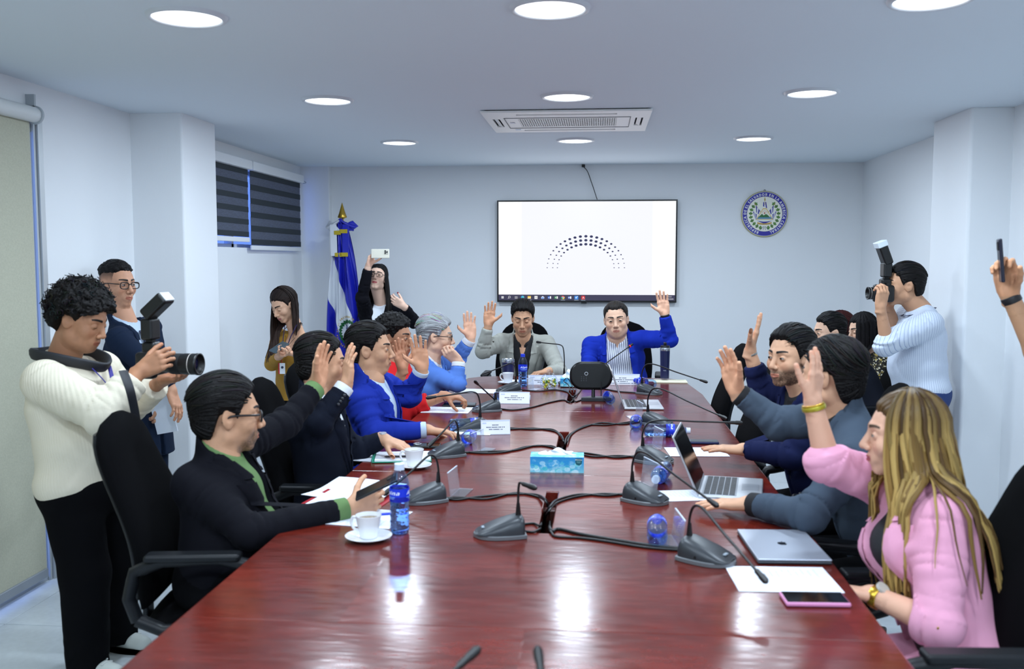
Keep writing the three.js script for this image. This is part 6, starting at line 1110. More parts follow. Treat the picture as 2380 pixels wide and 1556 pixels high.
const shirt = (mat, o = {}) => ({ name: 'shirt', mat, inf: 0.0075, sleeve: NOARM, hem: -0.08, wrinkle: 0.0015, collar: { r: 0.0665, h: 0.030, tilt: -0.55 }, cell: 0.0085, ...o });
const TAN = [0.46, 0.245, 0.145], LIGHT = [0.58, 0.35, 0.24], BROWN = [0.36, 0.17, 0.095], WARM = [0.52, 0.285, 0.175];
const slick = { top: 0.020, sides: 0.009, amp: 0.0022, freq: 1.5, front: 0.072 };

// ---------------------------------------------------------------- along the near-left edge of the table
{ // green shirt, black suit, glasses
  const i = person('person in black suit and green shirt with glasses, seated with one hand raised', {
    scale: 1.06, sw: 0.185, hip: [-1.29, 0.56, -3.12], neck: [-1.299, 0.961, -3.14], head: [-1.281, 1.099, -3.16], yaw: 98, hy: 120, hp: 2, hs: 1.02, wide: 1.02, fat: 1.26, belly: 0.05, neckw: 1.1, legYaw: 90,
    elR: [-1.127, 0.755, -2.93], wrR: [-0.854, 0.78, -3.16], elL: [-1.215, 1.002, -3.56], wrL: [-1.136, 1.126, -3.74], shR: [-1.346, 0.885, -3.02],
    hR: { pose: 'grip', d: [0.75, 0.18, -0.55], n: [0.35, 0.15, -0.9] }, hL: { pose: 'together', d: [0.12, 1, -0.15], n: [0.85, 0.1, 0.35] },
    skin: TAN, beard: 0.75, goatee: true, hair: { ...slick, top: 0.022, sides: 0.011, amp: 0.003, locks: combLocks(340, { t: 0.022 }) }, glasses: 0.85, glassR: 0.0034,
    wear: [shirt(greenShirt, { collar: { r: 0.072, h: 0.03, tilt: -0.55 } }), jacket(blackSuit, { sleeve: { L: 0.80, R: 0.86 }, vee: { w0: 0.045, w1: 0.075, y0: 0.2, lapel: 0.055 }, collar: { r: 0.084, h: 0.004, tilt: -1.0 } })], trousers: blackTrousers,
  });
  cuff(i, 'R', 0.82, 0.97, 0.041, greenShirt); cuff(i, 'L', 0.76, 0.94, 0.043, greenShirt);
}
{ // dark navy suit, hand hidden head
  const i = person('person in dark navy suit with white cuff, face behind raised hands', {
    scale: 1.0, hip: [-1.20, 0.56, -3.98], neck: [-1.214, 1.052, -3.98], head: [-1.2, 1.187, -4.02], yaw: 95, hy: 112, hp: 4, skin: WARM, hair: { ...slick, top: 0.018, locks: combLocks(200) },
    elR: [-1.162, 0.954, -3.84], wrR: [-1.063, 1.112, -3.92], elL: [-1.104, 0.776, -4.12], wrL: [-0.955, 0.833, -4.14], shR: [-1.268, 0.949, -3.86],
    hR: { pose: 'together', d: [0.10, 1, -0.02], n: [0.8, 0.1, -0.6] }, hL: { pose: 'rest', d: [0.95, -0.25, 0.25], n: [0.1, -1, 0] },
    wear: [shirt(whiteShirt), jacket(navyDark, { sleeve: { L: 0.92, R: 0.82 }, vee: { w0: 0.01, w1: 0.07, y0: 0.3, lapel: 0.05 } })], trousers: blackTrousers, detail: 1.1,
  });
  cuff(i, 'R', 0.80, 0.96, 0.040, whiteShirt);
  { const j = i.J.R, ax = V(subV(j.wr, j.el)).normalize(), o = V(0.75, 0.25, 0.62); o.addScaledVector(ax, -o.dot(ax)).normalize(); for (let k = 0; k < 4; k++) { const q = addV(lerpV(j.el, j.wr, 0.52 + k * 0.075), [o.x, o.y, o.z], 0.050 - k * 0.0012); mesh('sleeve_button', new THREE.SphereGeometry(0.0075, 12, 8).translate(...q), std(0x2a2c33, 0.35), i.g); } }
  { const st = std(0x9aa0a6, 0.25, { metalness: 0.9 }), w = band(i, 'L', 0.96, 0.027, 0.016, 0.003, st, 'wrist_watch'); const p = lerpV(i.J.L.el, i.J.L.wr, 0.96); mesh('watch_dial', cyl(0.017, 0.017, 0.007, p[0], p[1] + 0.031, p[2], 20), std(0xdfe3e6, 0.2, { metalness: 0.4 }), w); }
}
{ // royal blue blazer
  const i = person('person in royal blue blazer and pale shirt with raised palm, seated in profile', {
    scale: 1.04, hip: [-1.17, 0.56, -4.70], neck: [-1.14, 1.031, -4.7], head: [-1.152, 1.181, -4.72], yaw: 88, hy: 92, hp: -1, skin: TAN, hair: { ...slick, top: 0.022, sides: 0.012, locks: combLocks(260, { t: 0.022 }) }, jaw: 1.05, fat: 1.12, belly: 0.02, neckw: 1.08, look: [0.1, 0],
    elR: [-1.091, 0.792, -4.5], wrR: [-0.837, 0.802, -4.56], elL: [-0.983, 0.924, -4.86], wrL: [-0.904, 1.077, -4.8], shR: [-1.169, 0.937, -4.56],
    hR: { pose: 'rest', d: [0.95, -0.12, -0.2], n: [0.05, -1, 0.1] }, hL: { pose: 'open', d: [-0.14, 1, 0.05], n: [0.35, 0.05, 0.9], },
    wear: [shirt(paleBlue), jacket(royal, { sleeve: { L: 0.86, R: 0.90 }, vee: { w0: 0.03, w1: 0.078, y0: 0.15, lapel: 0.055 } })], trousers: blackTrousers, detail: 1.15,
  });
  cuff(i, 'R', 0.88, 0.99, 0.041, paleBlue); cuff(i, 'L', 0.84, 0.97, 0.042, paleBlue);
}
{ // red shirt
  const i = person('person in bright red shirt, bare forearm raised before the face', {
    scale: 1.0, hip: [-1.22, 0.56, -5.42], neck: [-1.186, 1.023, -5.42], head: [-1.184, 1.183, -5.44], yaw: 88, hy: 78, hp: 2, skin: BROWN, hair: { top: 0.028, sides: 0.009, amp: 0.006, curly: true, front: 0.062 },
    elR: [-1.142, 0.87, -5.22], wrR: [-1.093, 1.027, -5.22], elL: [-1.079, 0.777, -5.46], wrL: [-0.894, 0.838, -5.48], shR: [-1.214, 0.919, -5.28],
    hR: { pose: 'open', d: [-0.22, 1, 0], n: [0.75, 0, 0.65] }, hL: { pose: 'grip', d: [0.95, -0.1, 0.1], n: [0, -1, 0] },
    wear: [{ name: 'shirt', mat: redShirt, inf: 0.012, sleeve: { L: 0.45, R: 0.12 }, cuffR: 1.3, sleeveR: 0.006, hem: -0.1, wrinkle: 0.005, collar: { r: 0.069, h: 0.03, tilt: -0.5, open: 0.03 }, vee: { w0: 0.0, w1: 0.022, y0: 0.86, lapel: 0 } }], trousers: blackTrousers, detail: 1.3,
  });
  band(i, 'R', 0.94, 0.026, 0.006, 0.002, std(0x6a2b1a, 0.6), 'bracelet'); band(i, 'L', 0.93, 0.026, 0.008, 0.003, std(0x5a2020, 0.6), 'bracelet');
}
{ // grey hair, light blue blazer
  const i = person('person with grey hair and glasses in light blue blazer, chin on fist and palm raised', {
    scale: 1.04, hip: [-1.18, 0.56, -6.05], neck: [-1.071, 0.973, -6.05], head: [-1.046, 1.141, -6.06], yaw: 92, hy: 96, hp: 3, skin: LIGHT, hairColor: [0.30, 0.31, 0.32], brow: [0.2, 0.19, 0.18],
    hair: { top: 0.026, sides: 0.012, amp: 0.006, freq: 0.9, front: 0.068, locks: combLocks(240, { t: 0.026, sweep: 0.3 }) }, glasses: 0.85, glassR: 0.0022, fat: 1.1, wide: 1.02,
    elR: [-0.894, 0.849, -5.94], wrR: [-0.888, 0.986, -5.98], elL: [-0.95, 0.964, -6.28], wrL: [-0.845, 1.117, -6.24], shR: [-1.108, 0.916, -5.94],
    hR: { pose: 'fist', d: [-0.55, 0.55, 0.2], n: [-0.3, 0.6, -0.5] }, hL: { pose: 'open', d: [-0.08, 1, 0], n: [0.45, 0, 0.85] },
    wear: [shirt(whiteShirt), jacket(skyBlazer, { sleeve: { L: 0.80, R: 0.80 } })], trousers: blackTrousers, detail: 1.4,
  });
  cuff(i, 'R', 0.78, 0.98, 0.043, whiteShirt); cuff(i, 'L', 0.78, 0.97, 0.043, whiteShirt);
}
// ---------------------------------------------------------------- head of the table
{
  const i = person('person in grey-beige blazer over black polo, looking down with palm raised', {
    scale: 1.08, hip: [-0.62, 0.56, -7.62], neck: [-0.59, 1.025, -7.45], head: [-0.591, 1.177, -7.42], yaw: 3, hy: 2, hp: 14, skin: TAN, closed: true, hair: { ...slick, top: 0.021, sides: 0.010, quiff: 0.25, front: 0.074, locks: combLocks(220, { t: 0.022 }) }, jaw: 1.06,
    elR: [-0.907, 0.916, -7.38], wrR: [-0.854, 1.13, -7.34], elL: [-0.286, 0.762, -7.3], wrL: [-0.38, 0.795, -7.12],
    hR: { pose: 'open', d: [0.10, 1, 0], n: [0.05, 0, 1] }, hL: { pose: 'grip', d: [-0.8, -0.1, 0.55], n: [0, -1, 0.1] },
    wear: [{ name: 'polo_shirt', mat: blackKnit, inf: 0.0075, sleeve: NOARM, hem: -0.06, wrinkle: 0.001, collar: { r: 0.070, h: 0.022, tilt: -0.7, open: 0.05 }, vee: { w0: 0.0, w1: 0.045, y0: 0.72, lapel: 0 }, cell: 0.007 }, jacket(greyBeige, { vee: { w0: 0.03, w1: 0.076, y0: 0.1, lapel: 0.055 } })], trousers: blackTrousers, detail: 1.45,
  });
}
{
  const i = person('person in vivid blue blazer and striped shirt facing the room, palm raised', {
    scale: 1.10, hip: [0.20, 0.57, -7.62], neck: [0.149, 1.027, -7.45], head: [0.141, 1.168, -7.42], yaw: -3, hy: -4, hp: 2, hr: -5, skin: LIGHT, wide: 1.06, jaw: 1.04, jowl: 0.92, fat: 1.28, belly: 0.06, neckw: 1.2, sw: 0.19, hair: { top: 0.014, sides: 0.006, front: 0.076, recede: 0.014, amp: 0.002, locks: combLocks(200, { t: 0.014, sweep: 0.5 }) }, hairColor: [0.022, 0.018, 0.016],
    elL: [0.552, 1.023, -7.38], wrL: [0.51, 1.218, -7.34], elR: [-0.077, 0.779, -7.34], wrR: [0.074, 0.757, -7.1],
    hL: { pose: 'open', d: [-0.16, 1, 0], n: [0.05, 0, 1] }, hR: { pose: 'rest', d: [0.8, -0.1, 0.5], n: [0, -1, 0] },
    wear: [shirt(stripeShirt, { uv: (a, b) => [a, b], collar: { r: 0.079, h: 0.028, tilt: -0.6, open: 0.022 }, vee: { w0: 0.0, w1: 0.02, y0: 0.88, lapel: 0 } }), jacket(vividBlue, { sleeve: { L: 0.93, R: 0.9 }, vee: { w0: 0.125, w1: 0.082, y0: 0.0, lapel: 0.055 }, collar: { r: 0.092, h: 0.006, tilt: -1.0 } })], trousers: blackTrousers, detail: 1.45,
  });
  band(i, 'L', 0.97, 0.031, 0.018, 0.004, std(0x10131f, 0.5), 'wrist_watch');
}
// ---------------------------------------------------------------- along the other edge of the table
{
  const i = person('person with short beard in navy jacket, beaded bracelets on the raised wrist', {
    scale: 1.03, hip: [1.00, 0.56, -4.18], neck: [0.881, 1.068, -4.16], head: [0.823, 1.22, -4.14], yaw: -80, hy: -52, hp: 0, skin: WARM, beard: 0.8, hair: { ...slick, front: 0.075, top: 0.022, sides: 0.016, nape: -0.085, locks: combLocks(300, { t: 0.022 }) }, look: [-0.2, 0], fat: 1.08,
    elR: [0.743, 1.052, -4.36], wrR: [0.683, 1.225, -4.34], elL: [0.807, 0.826, -3.96], wrL: [0.625, 0.831, -4.06],
    hR: { pose: 'open', d: [0.32, 1, 0.0], n: [-0.85, 0.2, -0.2] }, hL: { pose: 'flat', d: [-0.95, 0.0, -0.2], n: [0, -1, 0] },
    wear: [{ name: 'shirt', mat: blackKnit, inf: 0.0075, sleeve: NOARM, hem: -0.05, wrinkle: 0.001, collar: { r: 0.066, h: 0.016, tilt: -0.5 } }, jacket(cloth(new THREE.Color(0.010, 0.014, 0.055)), { sleeve: { L: 0.93, R: 0.66 } })], trousers: blackTrousers, detail: 1.1,
  });
  band(i, 'R', 0.93, 0.0285, 0.010, 0.003, std(0x9a9a96, 0.35, { metalness: 0.6 }), 'bracelet'); band(i, 'R', 0.985, 0.0275, 0.004, 0.002, std(0xb01818, 0.6), 'bracelet');
}
{
  const i = person('person in slate grey blazer looking away, one hand flat on the table', {
    scale: 1.04, hip: [1.04, 0.56, -3.38], neck: [0.854, 1.098, -3.42], head: [0.824, 1.227, -3.42], yaw: -88, hy: -128, hp: 2, skin: WARM, hair: { ...slick, top: 0.020, sides: 0.012, nape: -0.088, amp: 0.003, locks: combLocks(320, { t: 0.020, sweep: 0.6 }) }, fat: 1.08,
    elR: [0.673, 1.029, -3.58], wrR: [0.522, 1.142, -3.6], elL: [0.688, 0.811, -3.1], wrL: [0.526, 0.797, -3.28], shL: [0.862, 0.977, -3.2],
    hR: { pose: 'together', d: [-0.28, 1, 0.0], n: [-0.55, -0.1, 0.6] }, hL: { pose: 'flat', d: [-0.95, -0.05, -0.12], n: [0, -1, 0] },
    wear: [{ name: 'shirt', mat: blackKnit, inf: 0.0075, sleeve: NOARM, hem: -0.05, wrinkle: 0.001, collar: { r: 0.066, h: 0.012, tilt: -0.4 } }, jacket(slate, { sleeve: { L: 0.84, R: 0.84 } })], trousers: blackTrousers, detail: 1.05,
  });
  cuff(i, 'L', 0.82, 0.97, 0.041, blackKnit, 'sleeve_cuff'); cuff(i, 'R', 0.82, 0.95, 0.041, blackKnit, 'sleeve_cuff');
}
const blond = (t, b, c) => { const k = c ? c[0] : 0; const r = [0.045, 0.024, 0.012], m = [0.20, 0.115, 0.032], l = [0.36, 0.235, 0.075]; const u = sstep(0.08, 0.45, t); const tip = k > 0.45 ? l : k > 0.2 ? m : [0.10, 0.055, 0.02]; return [0, 1, 2].map((i) => mix(r[i], tip[i], 0.25 + 0.75 * u) * b); };
{
  const i = person('person with long blonde-brown hair in pink blazer, bangled arm raised', {
    scale: 0.98, hip: [1.00, 0.55, -2.62], neck: [0.902, 1.002, -2.74], head: [0.862, 1.142, -2.74], yaw: -84, hy: -98, hp: 0, hs: 0.99, skin: [0.56, 0.31, 0.21], lips: [0.40, 0.09, 0.10], brow: [0.05, 0.03, 0.02], hairColor: [0.09, 0.05, 0.02], bust: true, jaw: 0.95, handScale: 0.93,
    hair: { top: 0.014, sides: 0.012, front: 0.066, burn: -0.01, nape: -0.10, amp: 0.002, mat: hairMat(0.38), color: (x, y, z, n) => [0.085 * n, 0.047 * n, 0.018 * n], locks: longLocks({ n: 320, len: 0.46, az0: 0.82, seed: 5, body: torsoBody, width: 0.95, color: (r) => [r, 0, 0], ombre: blond, lenAz: (az) => 1.0, wave: 1.2, drift: (az) => [0.10, 0, 0.05] }) },
    elR: [0.679, 1.045, -2.84], wrR: [0.632, 1.222, -2.84], elL: [0.875, 0.704, -2.46], wrL: [0.752, 0.726, -2.6], shL: [0.921, 0.942, -2.58], shR: [0.872, 0.96, -2.9],
    hR: { pose: 'together', d: [0.12, 1, -0.05], n: [-0.75, 0.0, -0.6] }, hL: { pose: 'pinch', d: [-0.95, 0.10, -0.2], n: [-0.25, -0.95, 0.1] },
    wear: [{ name: 'top', mat: std(new THREE.Color(0.016, 0.017, 0.020), 0.7), inf: 0.006, sleeve: NOARM, hem: -0.05, wrinkle: 0.001, extra: (d, a, b, c) => smax(d, -ellD(a, b - 0.53, 0, 0.10, 0.15, 1), 0.004) }, jacket(pinkM, { sleeve: { L: 0.22, R: 0.16 }, cuffR: 1.5, sleeveR: 0.006, wrinkle: 0.007, vee: { w0: 0.05, w1: 0.085, y0: 0.1, lapel: 0.05 }, collar: { r: 0.076, h: 0.0, tilt: -1.2 }, hem: -0.14, cell: 0.008 })], trousers: pinkM,
  });
  const gold = std(0xc9a13a, 0.25, { metalness: 0.9 });
  band(i, 'R', 0.90, 0.031, 0.014, 0.004, std(0xb9ad3a, 0.3, { metalness: 0.6 }), 'bracelet'); band(i, 'R', 0.95, 0.030, 0.006, 0.003, gold, 'bracelet');
  const w = band(i, 'L', 0.93, 0.029, 0.024, 0.004, gold, 'wrist_watch'); const p = lerpV(i.J.L.el, i.J.L.wr, 0.93); mesh('watch_dial', cyl(0.019, 0.019, 0.008, 0, 0, 0, 24).rotateZ(-0.5).rotateX(0.5).translate(p[0] + 0.012, p[1] + 0.029, p[2] + 0.012), std(0xd8d6cc, 0.2, { metalness: 0.3 }), w);
  mesh('sleeve_button', new THREE.SphereGeometry(0.011, 14, 10).scale(1, 1, 0.5).translate(...addV(lerpV(i.J.L.el, i.J.L.wr, 0.02), [-0.01, 0.01, 0.062])), gold, i.g);
}
// ---------------------------------------------------------------- standing and seated people round the room
{ // cream sweater photographer
  const curls = (info, c0) => { reseed(21); const out = []; for (let k = 0; k < 520; k++) { const az = rnd(6.2832), u = rnd(), th = Math.acos(1 - u * 1.42), sx = Math.sin(th) * Math.sin(az), cy = Math.cos(th), cz = Math.sin(th) * Math.cos(az); if (cz > 0.42 && cy < 0.62) continue; if (cy < -0.15 && cz > -0.1) continue; const r0 = [sx * 0.100, 0.04 + cy * 0.112, -0.022 + cz * 0.116], R = rnd(0.006, 0.011), tu = rnd(1.1, 2.0), ph = rnd(6.28), L = rnd(0.012, 0.038), n = V(sx, cy, cz), a = n.clone().cross(V(0.3, 0.5, 0.8)).normalize(), b = n.clone().cross(a), pts = [], rr = []; for (let m = 0; m <= 10; m++) { const t = m / 10, an = ph + t * tu * 6.28; pts.push(addV(info.hd, rotV(info.hm, [0, 1, 2].map((q) => (r0[q] + n.getComponent(q) * t * L + (a.getComponent(q) * Math.cos(an) + b.getComponent(q) * Math.sin(an)) * R) * info.hs)))); rr.push(0.0036 * (1 - 0.6 * t)); } out.push(tint(taper(pts, rr, 5), c0.map((v) => v * rnd(0.6, 2.0)))); } return out; };
  const i = person('person with curly hair in cream sweater, standing and checking a camera', {
    scale: 0.98, stand: true, hip: [-2.054, 0.763, -3.58], neck: [-2.139, 1.223, -3.6], head: [-2.041, 1.402, -3.58], yaw: 84, hy: 86, hp: 20, skin: BROWN, closed: true, fat: 1.32, belly: 0.07, neckw: 1.15, wide: 1.04, jowl: 0.95, jaw: 1.05,
    footR: [-1.989, 0, -3.443], footL: [-2.011, 0, -3.719], legYaw: 78,
    hair: { curly: true, top: 0.042, sides: 0.034, amp: 0.007, front: 0.060, burn: 0.0, nape: -0.07, cell: 1.3, locks: curls },
    elR: [-1.833, 1.068, -3.34], wrR: [-1.742, 1.216, -3.46], elL: [-2.002, 1.018, -3.86], wrL: [-1.791, 1.143, -3.74], shR: [-2.118, 1.168, -3.44], shL: [-2.084, 1.164, -3.78],
    hR: { pose: 'grip', d: [0.85, 0.45, -0.1], n: [0.3, 0.1, -0.9] }, hL: { pose: 'grip', d: [0.9, 0.15, 0.2], n: [0.0, 1, 0.2] },
    wear: [{ name: 'sweater', mat: cream, inf: 0.026, sleeve: 0.80, sleeveR: 0.016, cuffR: 0.55, hem: -0.15, wrinkle: 0.010, collar: { r: 0.088, h: 0.045, tilt: -0.6 } }],
    trousers: blackTrousers, flare: 0.03, shoe: std(new THREE.Color(0.62, 0.66, 0.62), 0.6), soleM: std(new THREE.Color(0.46, 0.46, 0.30), 0.8), laces: std(0xd8dcd8, 0.8),
  });
  const b = (p) => subV(p, i.base), ln = std(new THREE.Color(0.035, 0.025, 0.28), 0.6), strap = std(new THREE.Color(0.010, 0.011, 0.016), 0.6);
  const nl = (a, dy, c) => i.tl([a, i.TL + dy, c]);
  mesh('camera_strap', [taper(curve([nl(0.0, 0.060, -0.105), nl(-0.100, 0.055, -0.05), nl(-0.125, 0.030, 0.04), nl(-0.085, -0.015, 0.140), nl(0, -0.045, 0.180), nl(0.085, -0.015, 0.140), nl(0.125, 0.030, 0.04), nl(0.100, 0.055, -0.05), nl(0.0, 0.060, -0.105)]).getPoints(48).map((p) => [p.x, p.y, p.z]), new Array(49).fill(0.024), 8, 0.42, [0, 0, 1])], strap, i.g);
  for (const l of [[nl(-0.055, -0.04, 0.165), nl(-0.03, -0.09, 0.185), nl(0.0, -0.15, 0.200)], [nl(0.055, -0.04, 0.165), nl(0.03, -0.09, 0.185), nl(0.0, -0.15, 0.200)]]) mesh('lanyard', ribbon(l, 0.009), ln, i.g);
  mesh('lanyard_end', ribbon([[-1.764, 1.082, -3.28], [-1.768, 1.034, -3.28]].map(b), 0.009), ln, i.g);
  mesh('wrist_strap', taper(curve([[-1.73, 1.235, -3.3], [-1.691, 1.171, -3.27], [-1.692, 1.096, -3.3], [-1.704, 1.033, -3.34]].map(b)).getPoints(20).map((p) => [p.x, p.y, p.z]), new Array(21).fill(0.019), 6, 0.15), strap, i.g);
  const bd = [-1.771, 0.967, -3.28], q = b(bd); const bg = mesh('badge', rbox(0.055, 0.088, 0.004, 0.002, ...q), std(0xb9c4dc, 0.3), i.g); mesh('badge_clip', [rbox(0.056, 0.014, 0.006, 0.002, q[0], q[1] + 0.046, q[2]), tube([[q[0], q[1] + 0.052, q[2]], [q[0], q[1] + 0.075, q[2] - 0.004]], 0.004, 8, 6)], std(0x1b1a7a, 0.4), bg);
}
{ // navy suit with glasses
  const i = person('person in navy suit and tie with glasses, standing behind the photographer and holding papers', {
    scale: 1.0, stand: true, hip: [-2.516, 0.74, -4.95], neck: [-2.562, 1.293, -4.95], head: [-2.609, 1.504, -4.95], yaw: 76, hy: 66, hp: 2, skin: [0.46, 0.23, 0.14], fade: 0.75, hair: { top: 0.015, sides: 0.002, front: 0.074, side: 0.062, nape: 0.045, burn: 0.064, amp: 0.003, curly: true }, glasses: 0.9, glassR: 0.0027, jaw: 1.05, fat: 1.1, look: [0.2, 0],
    elR: [-2.288, 1.04, -4.72], wrR: [-2.216, 0.96, -4.72], elL: [-2.448, 0.975, -5.08], wrL: [-2.297, 0.883, -4.86], shR: [-2.537, 1.216, -4.8],
    hR: { pose: 'rest', d: [0.35, -0.9, 0.1], n: [-0.9, -0.3, -0.1] }, hL: { pose: 'grip', d: [-0.3, -0.8, 0.4], n: [-0.5, 0.2, -0.8] },
    wear: [shirt(paleBlue, { collar: { r: 0.068, h: 0.03, tilt: -0.5 } }), jacket(navySuit2, { skirt: 0.02, hem: -0.2 })], trousers: navySuit2, detail: 1.2,
  });
  mesh('necktie', taper([i.tl([0, i.TL - 0.045, 0.085]), i.tl([0, i.TL - 0.075, 0.112]), i.tl([0, i.TL - 0.16, 0.130]), i.tl([0, i.TL - 0.30, 0.130])], [0.018, 0.020, 0.030, 0.036], 8, 0.28, rotV(i.tf, [0, 0, 1])), std(new THREE.Color(0.012, 0.018, 0.06), 0.5), i.g);
  const p = thing('paper_sheet', 'white papers held by the standing man in navy suit', 'paper', [-2.295, 0.831, -4.78]); const ps = mesh('sheet', box(0.16, 0.22, 0.003), std(0xe6ebf5, 0.8), p); ps.rotation.set(0.1, -0.4, 0.25);
}
{ // mustard sweater
  const dark = (t, b) => [0, 1, 2].map((k) => [0.018, 0.011, 0.009][k] * b * (1 + 1.3 * sstep(0.45, 1, t)));
  const i = person('person with long dark hair in mustard top, standing and reading a phone', {
    scale: 0.92, stand: true, hip: [-2.174, 0.639, -6.55], neck: [-2.118, 1.113, -6.5], head: [-2.18, 1.323, -6.42], yaw: -18, hy: -30, hp: 26, hr: -4, skin: [0.55, 0.32, 0.21], lips: [0.42, 0.14, 0.13], closed: true, bust: true, handScale: 0.95, hairColor: [0.018, 0.011, 0.009],
    hair: { top: 0.014, sides: 0.012, front: 0.066, nape: -0.1, amp: 0.0015, part: 0.0, locks: longLocks({ n: 190, len: 0.36, azR: 1.0, azL: 1.55, seed: 8, body: torsoBody, ombre: dark, wave: 0.4, lenAz: (az) => az < 0 ? 1.15 : 0.7 }) },
    elR: [-2.275, 0.915, -6.42], wrR: [-2.163, 0.984, -6.26], elL: [-1.945, 0.9, -6.45], wrL: [-2.054, 1.003, -6.26],
    hR: { pose: 'grip', d: [0.8, 0.25, 0.4], n: [-0.2, 0.9, 0.3] }, hL: { pose: 'grip', d: [-0.95, 0.1, 0.2], n: [0, 0.9, 0.3] },
    wear: [{ name: 'knit_top', mat: mustard, inf: 0.008, sleeve: 0.90, hem: -0.05, wrinkle: 0.004, extra: (d, a, b, c) => smax(d, -smax(smax(Math.abs(a) - 0.052, 0.375 - b, 0.02), 0.03 - c, 0.01), 0.004) }], trousers: blackTrousers, detail: 1.4,
  });
  const b = (p) => subV(p, i.base);
  for (const l of [[[-2.157, 1.183, -6.36], [-2.157, 1.091, -6.32], [-2.155, 1.019, -6.3]], [[-2.071, 1.193, -6.36], [-2.105, 1.106, -6.32], [-2.127, 1.028, -6.3]]]) mesh('lanyard', ribbon(l.map(b), 0.007), std(new THREE.Color(0.03, 0.015, 0.07), 0.6), i.g);
  const bq = b([-2.156, 0.896, -6.28]); const bg = mesh('badge', rbox(0.046, 0.075, 0.004, 0.002, ...bq), std(0xdfe4ea, 0.4), i.g); mesh('badge_stripe', [box(0.009, 0.075, 0.005, bq[0] - 0.0195, bq[1], bq[2]), tube([[bq[0], bq[1] + 0.037, bq[2]], [bq[0], bq[1] + 0.07, bq[2] + 0.003]], 0.0025, 6, 5)], std(0xb01a2a, 0.5), bg); mesh('badge_crest', cyl(0.009, 0.009, 0.002, 0, 0, 0, 14).rotateX(Math.PI / 2).translate(bq[0] + 0.004, bq[1] + 0.008, bq[2] + 0.003), std(0x23304a, 0.5), bg);
  { const q = (a, dy, c) => i.tl([a, i.TL + dy, c]); mesh('pendant', [tube([q(-0.04, -0.005, 0.075), q(0, -0.07, 0.112), q(0.04, -0.005, 0.075)], 0.0015, 12, 5), new THREE.SphereGeometry(0.006, 10, 8).translate(...q(0, -0.074, 0.114))], std(0x1a1412, 0.4), i.g); }
  const ph = thing('mobile_phone', 'silver phone held by the woman in mustard top', 'phone', [-2.151, 1.047, -6.22]); const pm = mesh('phone_body', rbox(0.066, 0.010, 0.130, 0.004), std(0x5a6a72, 0.3, { metalness: 0.5 }), ph); pm.rotation.set(0.5, -0.5, 0);
}
{ // black jacket, phone overhead
  const i = person('person in black jacket and glasses, standing by the flag and filming with a raised phone', {
    scale: 0.97, stand: true, hip: [-1.831, 0.667, -7.95], neck: [-1.84, 1.26, -7.92], head: [-1.86, 1.481, -7.86], yaw: -4, hy: 6, hp: -22, hr: 6, skin: [0.62, 0.40, 0.30], lips: [0.45, 0.09, 0.10], nails: [0.25, 0.02, 0.04], handScale: 0.95, glasses: 0.95, glassR: 0.0024, fat: 1.05, bust: true,
    hair: { top: 0.014, sides: 0.012, front: 0.066, nape: -0.1, amp: 0.0015, locks: longLocks({ n: 150, len: 0.40, azR: 1.3, azL: 1.0, seed: 9, body: torsoBody, wave: 0.4 }) },
    elR: [-1.952, 1.326, -7.72], wrR: [-1.88, 1.594, -7.66], elL: [-1.535, 1.123, -7.8], wrL: [-1.584, 1.261, -7.62], shR: [-1.95, 1.154, -7.85],
    hR: { pose: 'pinch', d: [0.35, 0.9, 0.1], n: [0.75, -0.1, 0.4] }, hL: { pose: 'pinch', d: [-0.75, 0.5, 0.2], n: [-0.2, 0.3, -0.8] },
    wear: [shirt(whiteShirt, { collar: { r: 0.062, h: 0.02, tilt: -0.6 } }), jacket(blackSuit, { vee: { w0: 0.01, w1: 0.055, y0: 0.35, lapel: 0.04 } })], trousers: blackTrousers, detail: 1.5,
  });
  const q = subV([-1.674, 1.157, -7.7], i.base); mesh('badge', rbox(0.03, 0.05, 0.004, 0.002, q[0] - 0.03, q[1] - 0.0, q[2] + 0.05), std(0xdde2ea, 0.4), i.g);
  const ph = thing('mobile_phone', 'white phone with three camera lenses held up by the woman in black', 'phone', [-1.768, 1.689, -7.6]);
  const pb = mesh('phone_body', rbox(0.150, 0.074, 0.009, 0.004, 0, 0, 0, 3), std(0xd8d3c4, 0.3), ph); mesh('camera_island', rbox(0.034, 0.034, 0.004, 0.002, 0.050, 0.014, 0.006), std(0xc8c4b8, 0.3), pb); for (const [a, c] of [[0.043, 0.021], [0.043, 0.006], [0.058, 0.0135]]) mesh('lens', cyl(0.0065, 0.0065, 0.004, 0, 0, 0, 16).rotateX(Math.PI / 2).translate(a, c, 0.009), BLACK, pb);
}
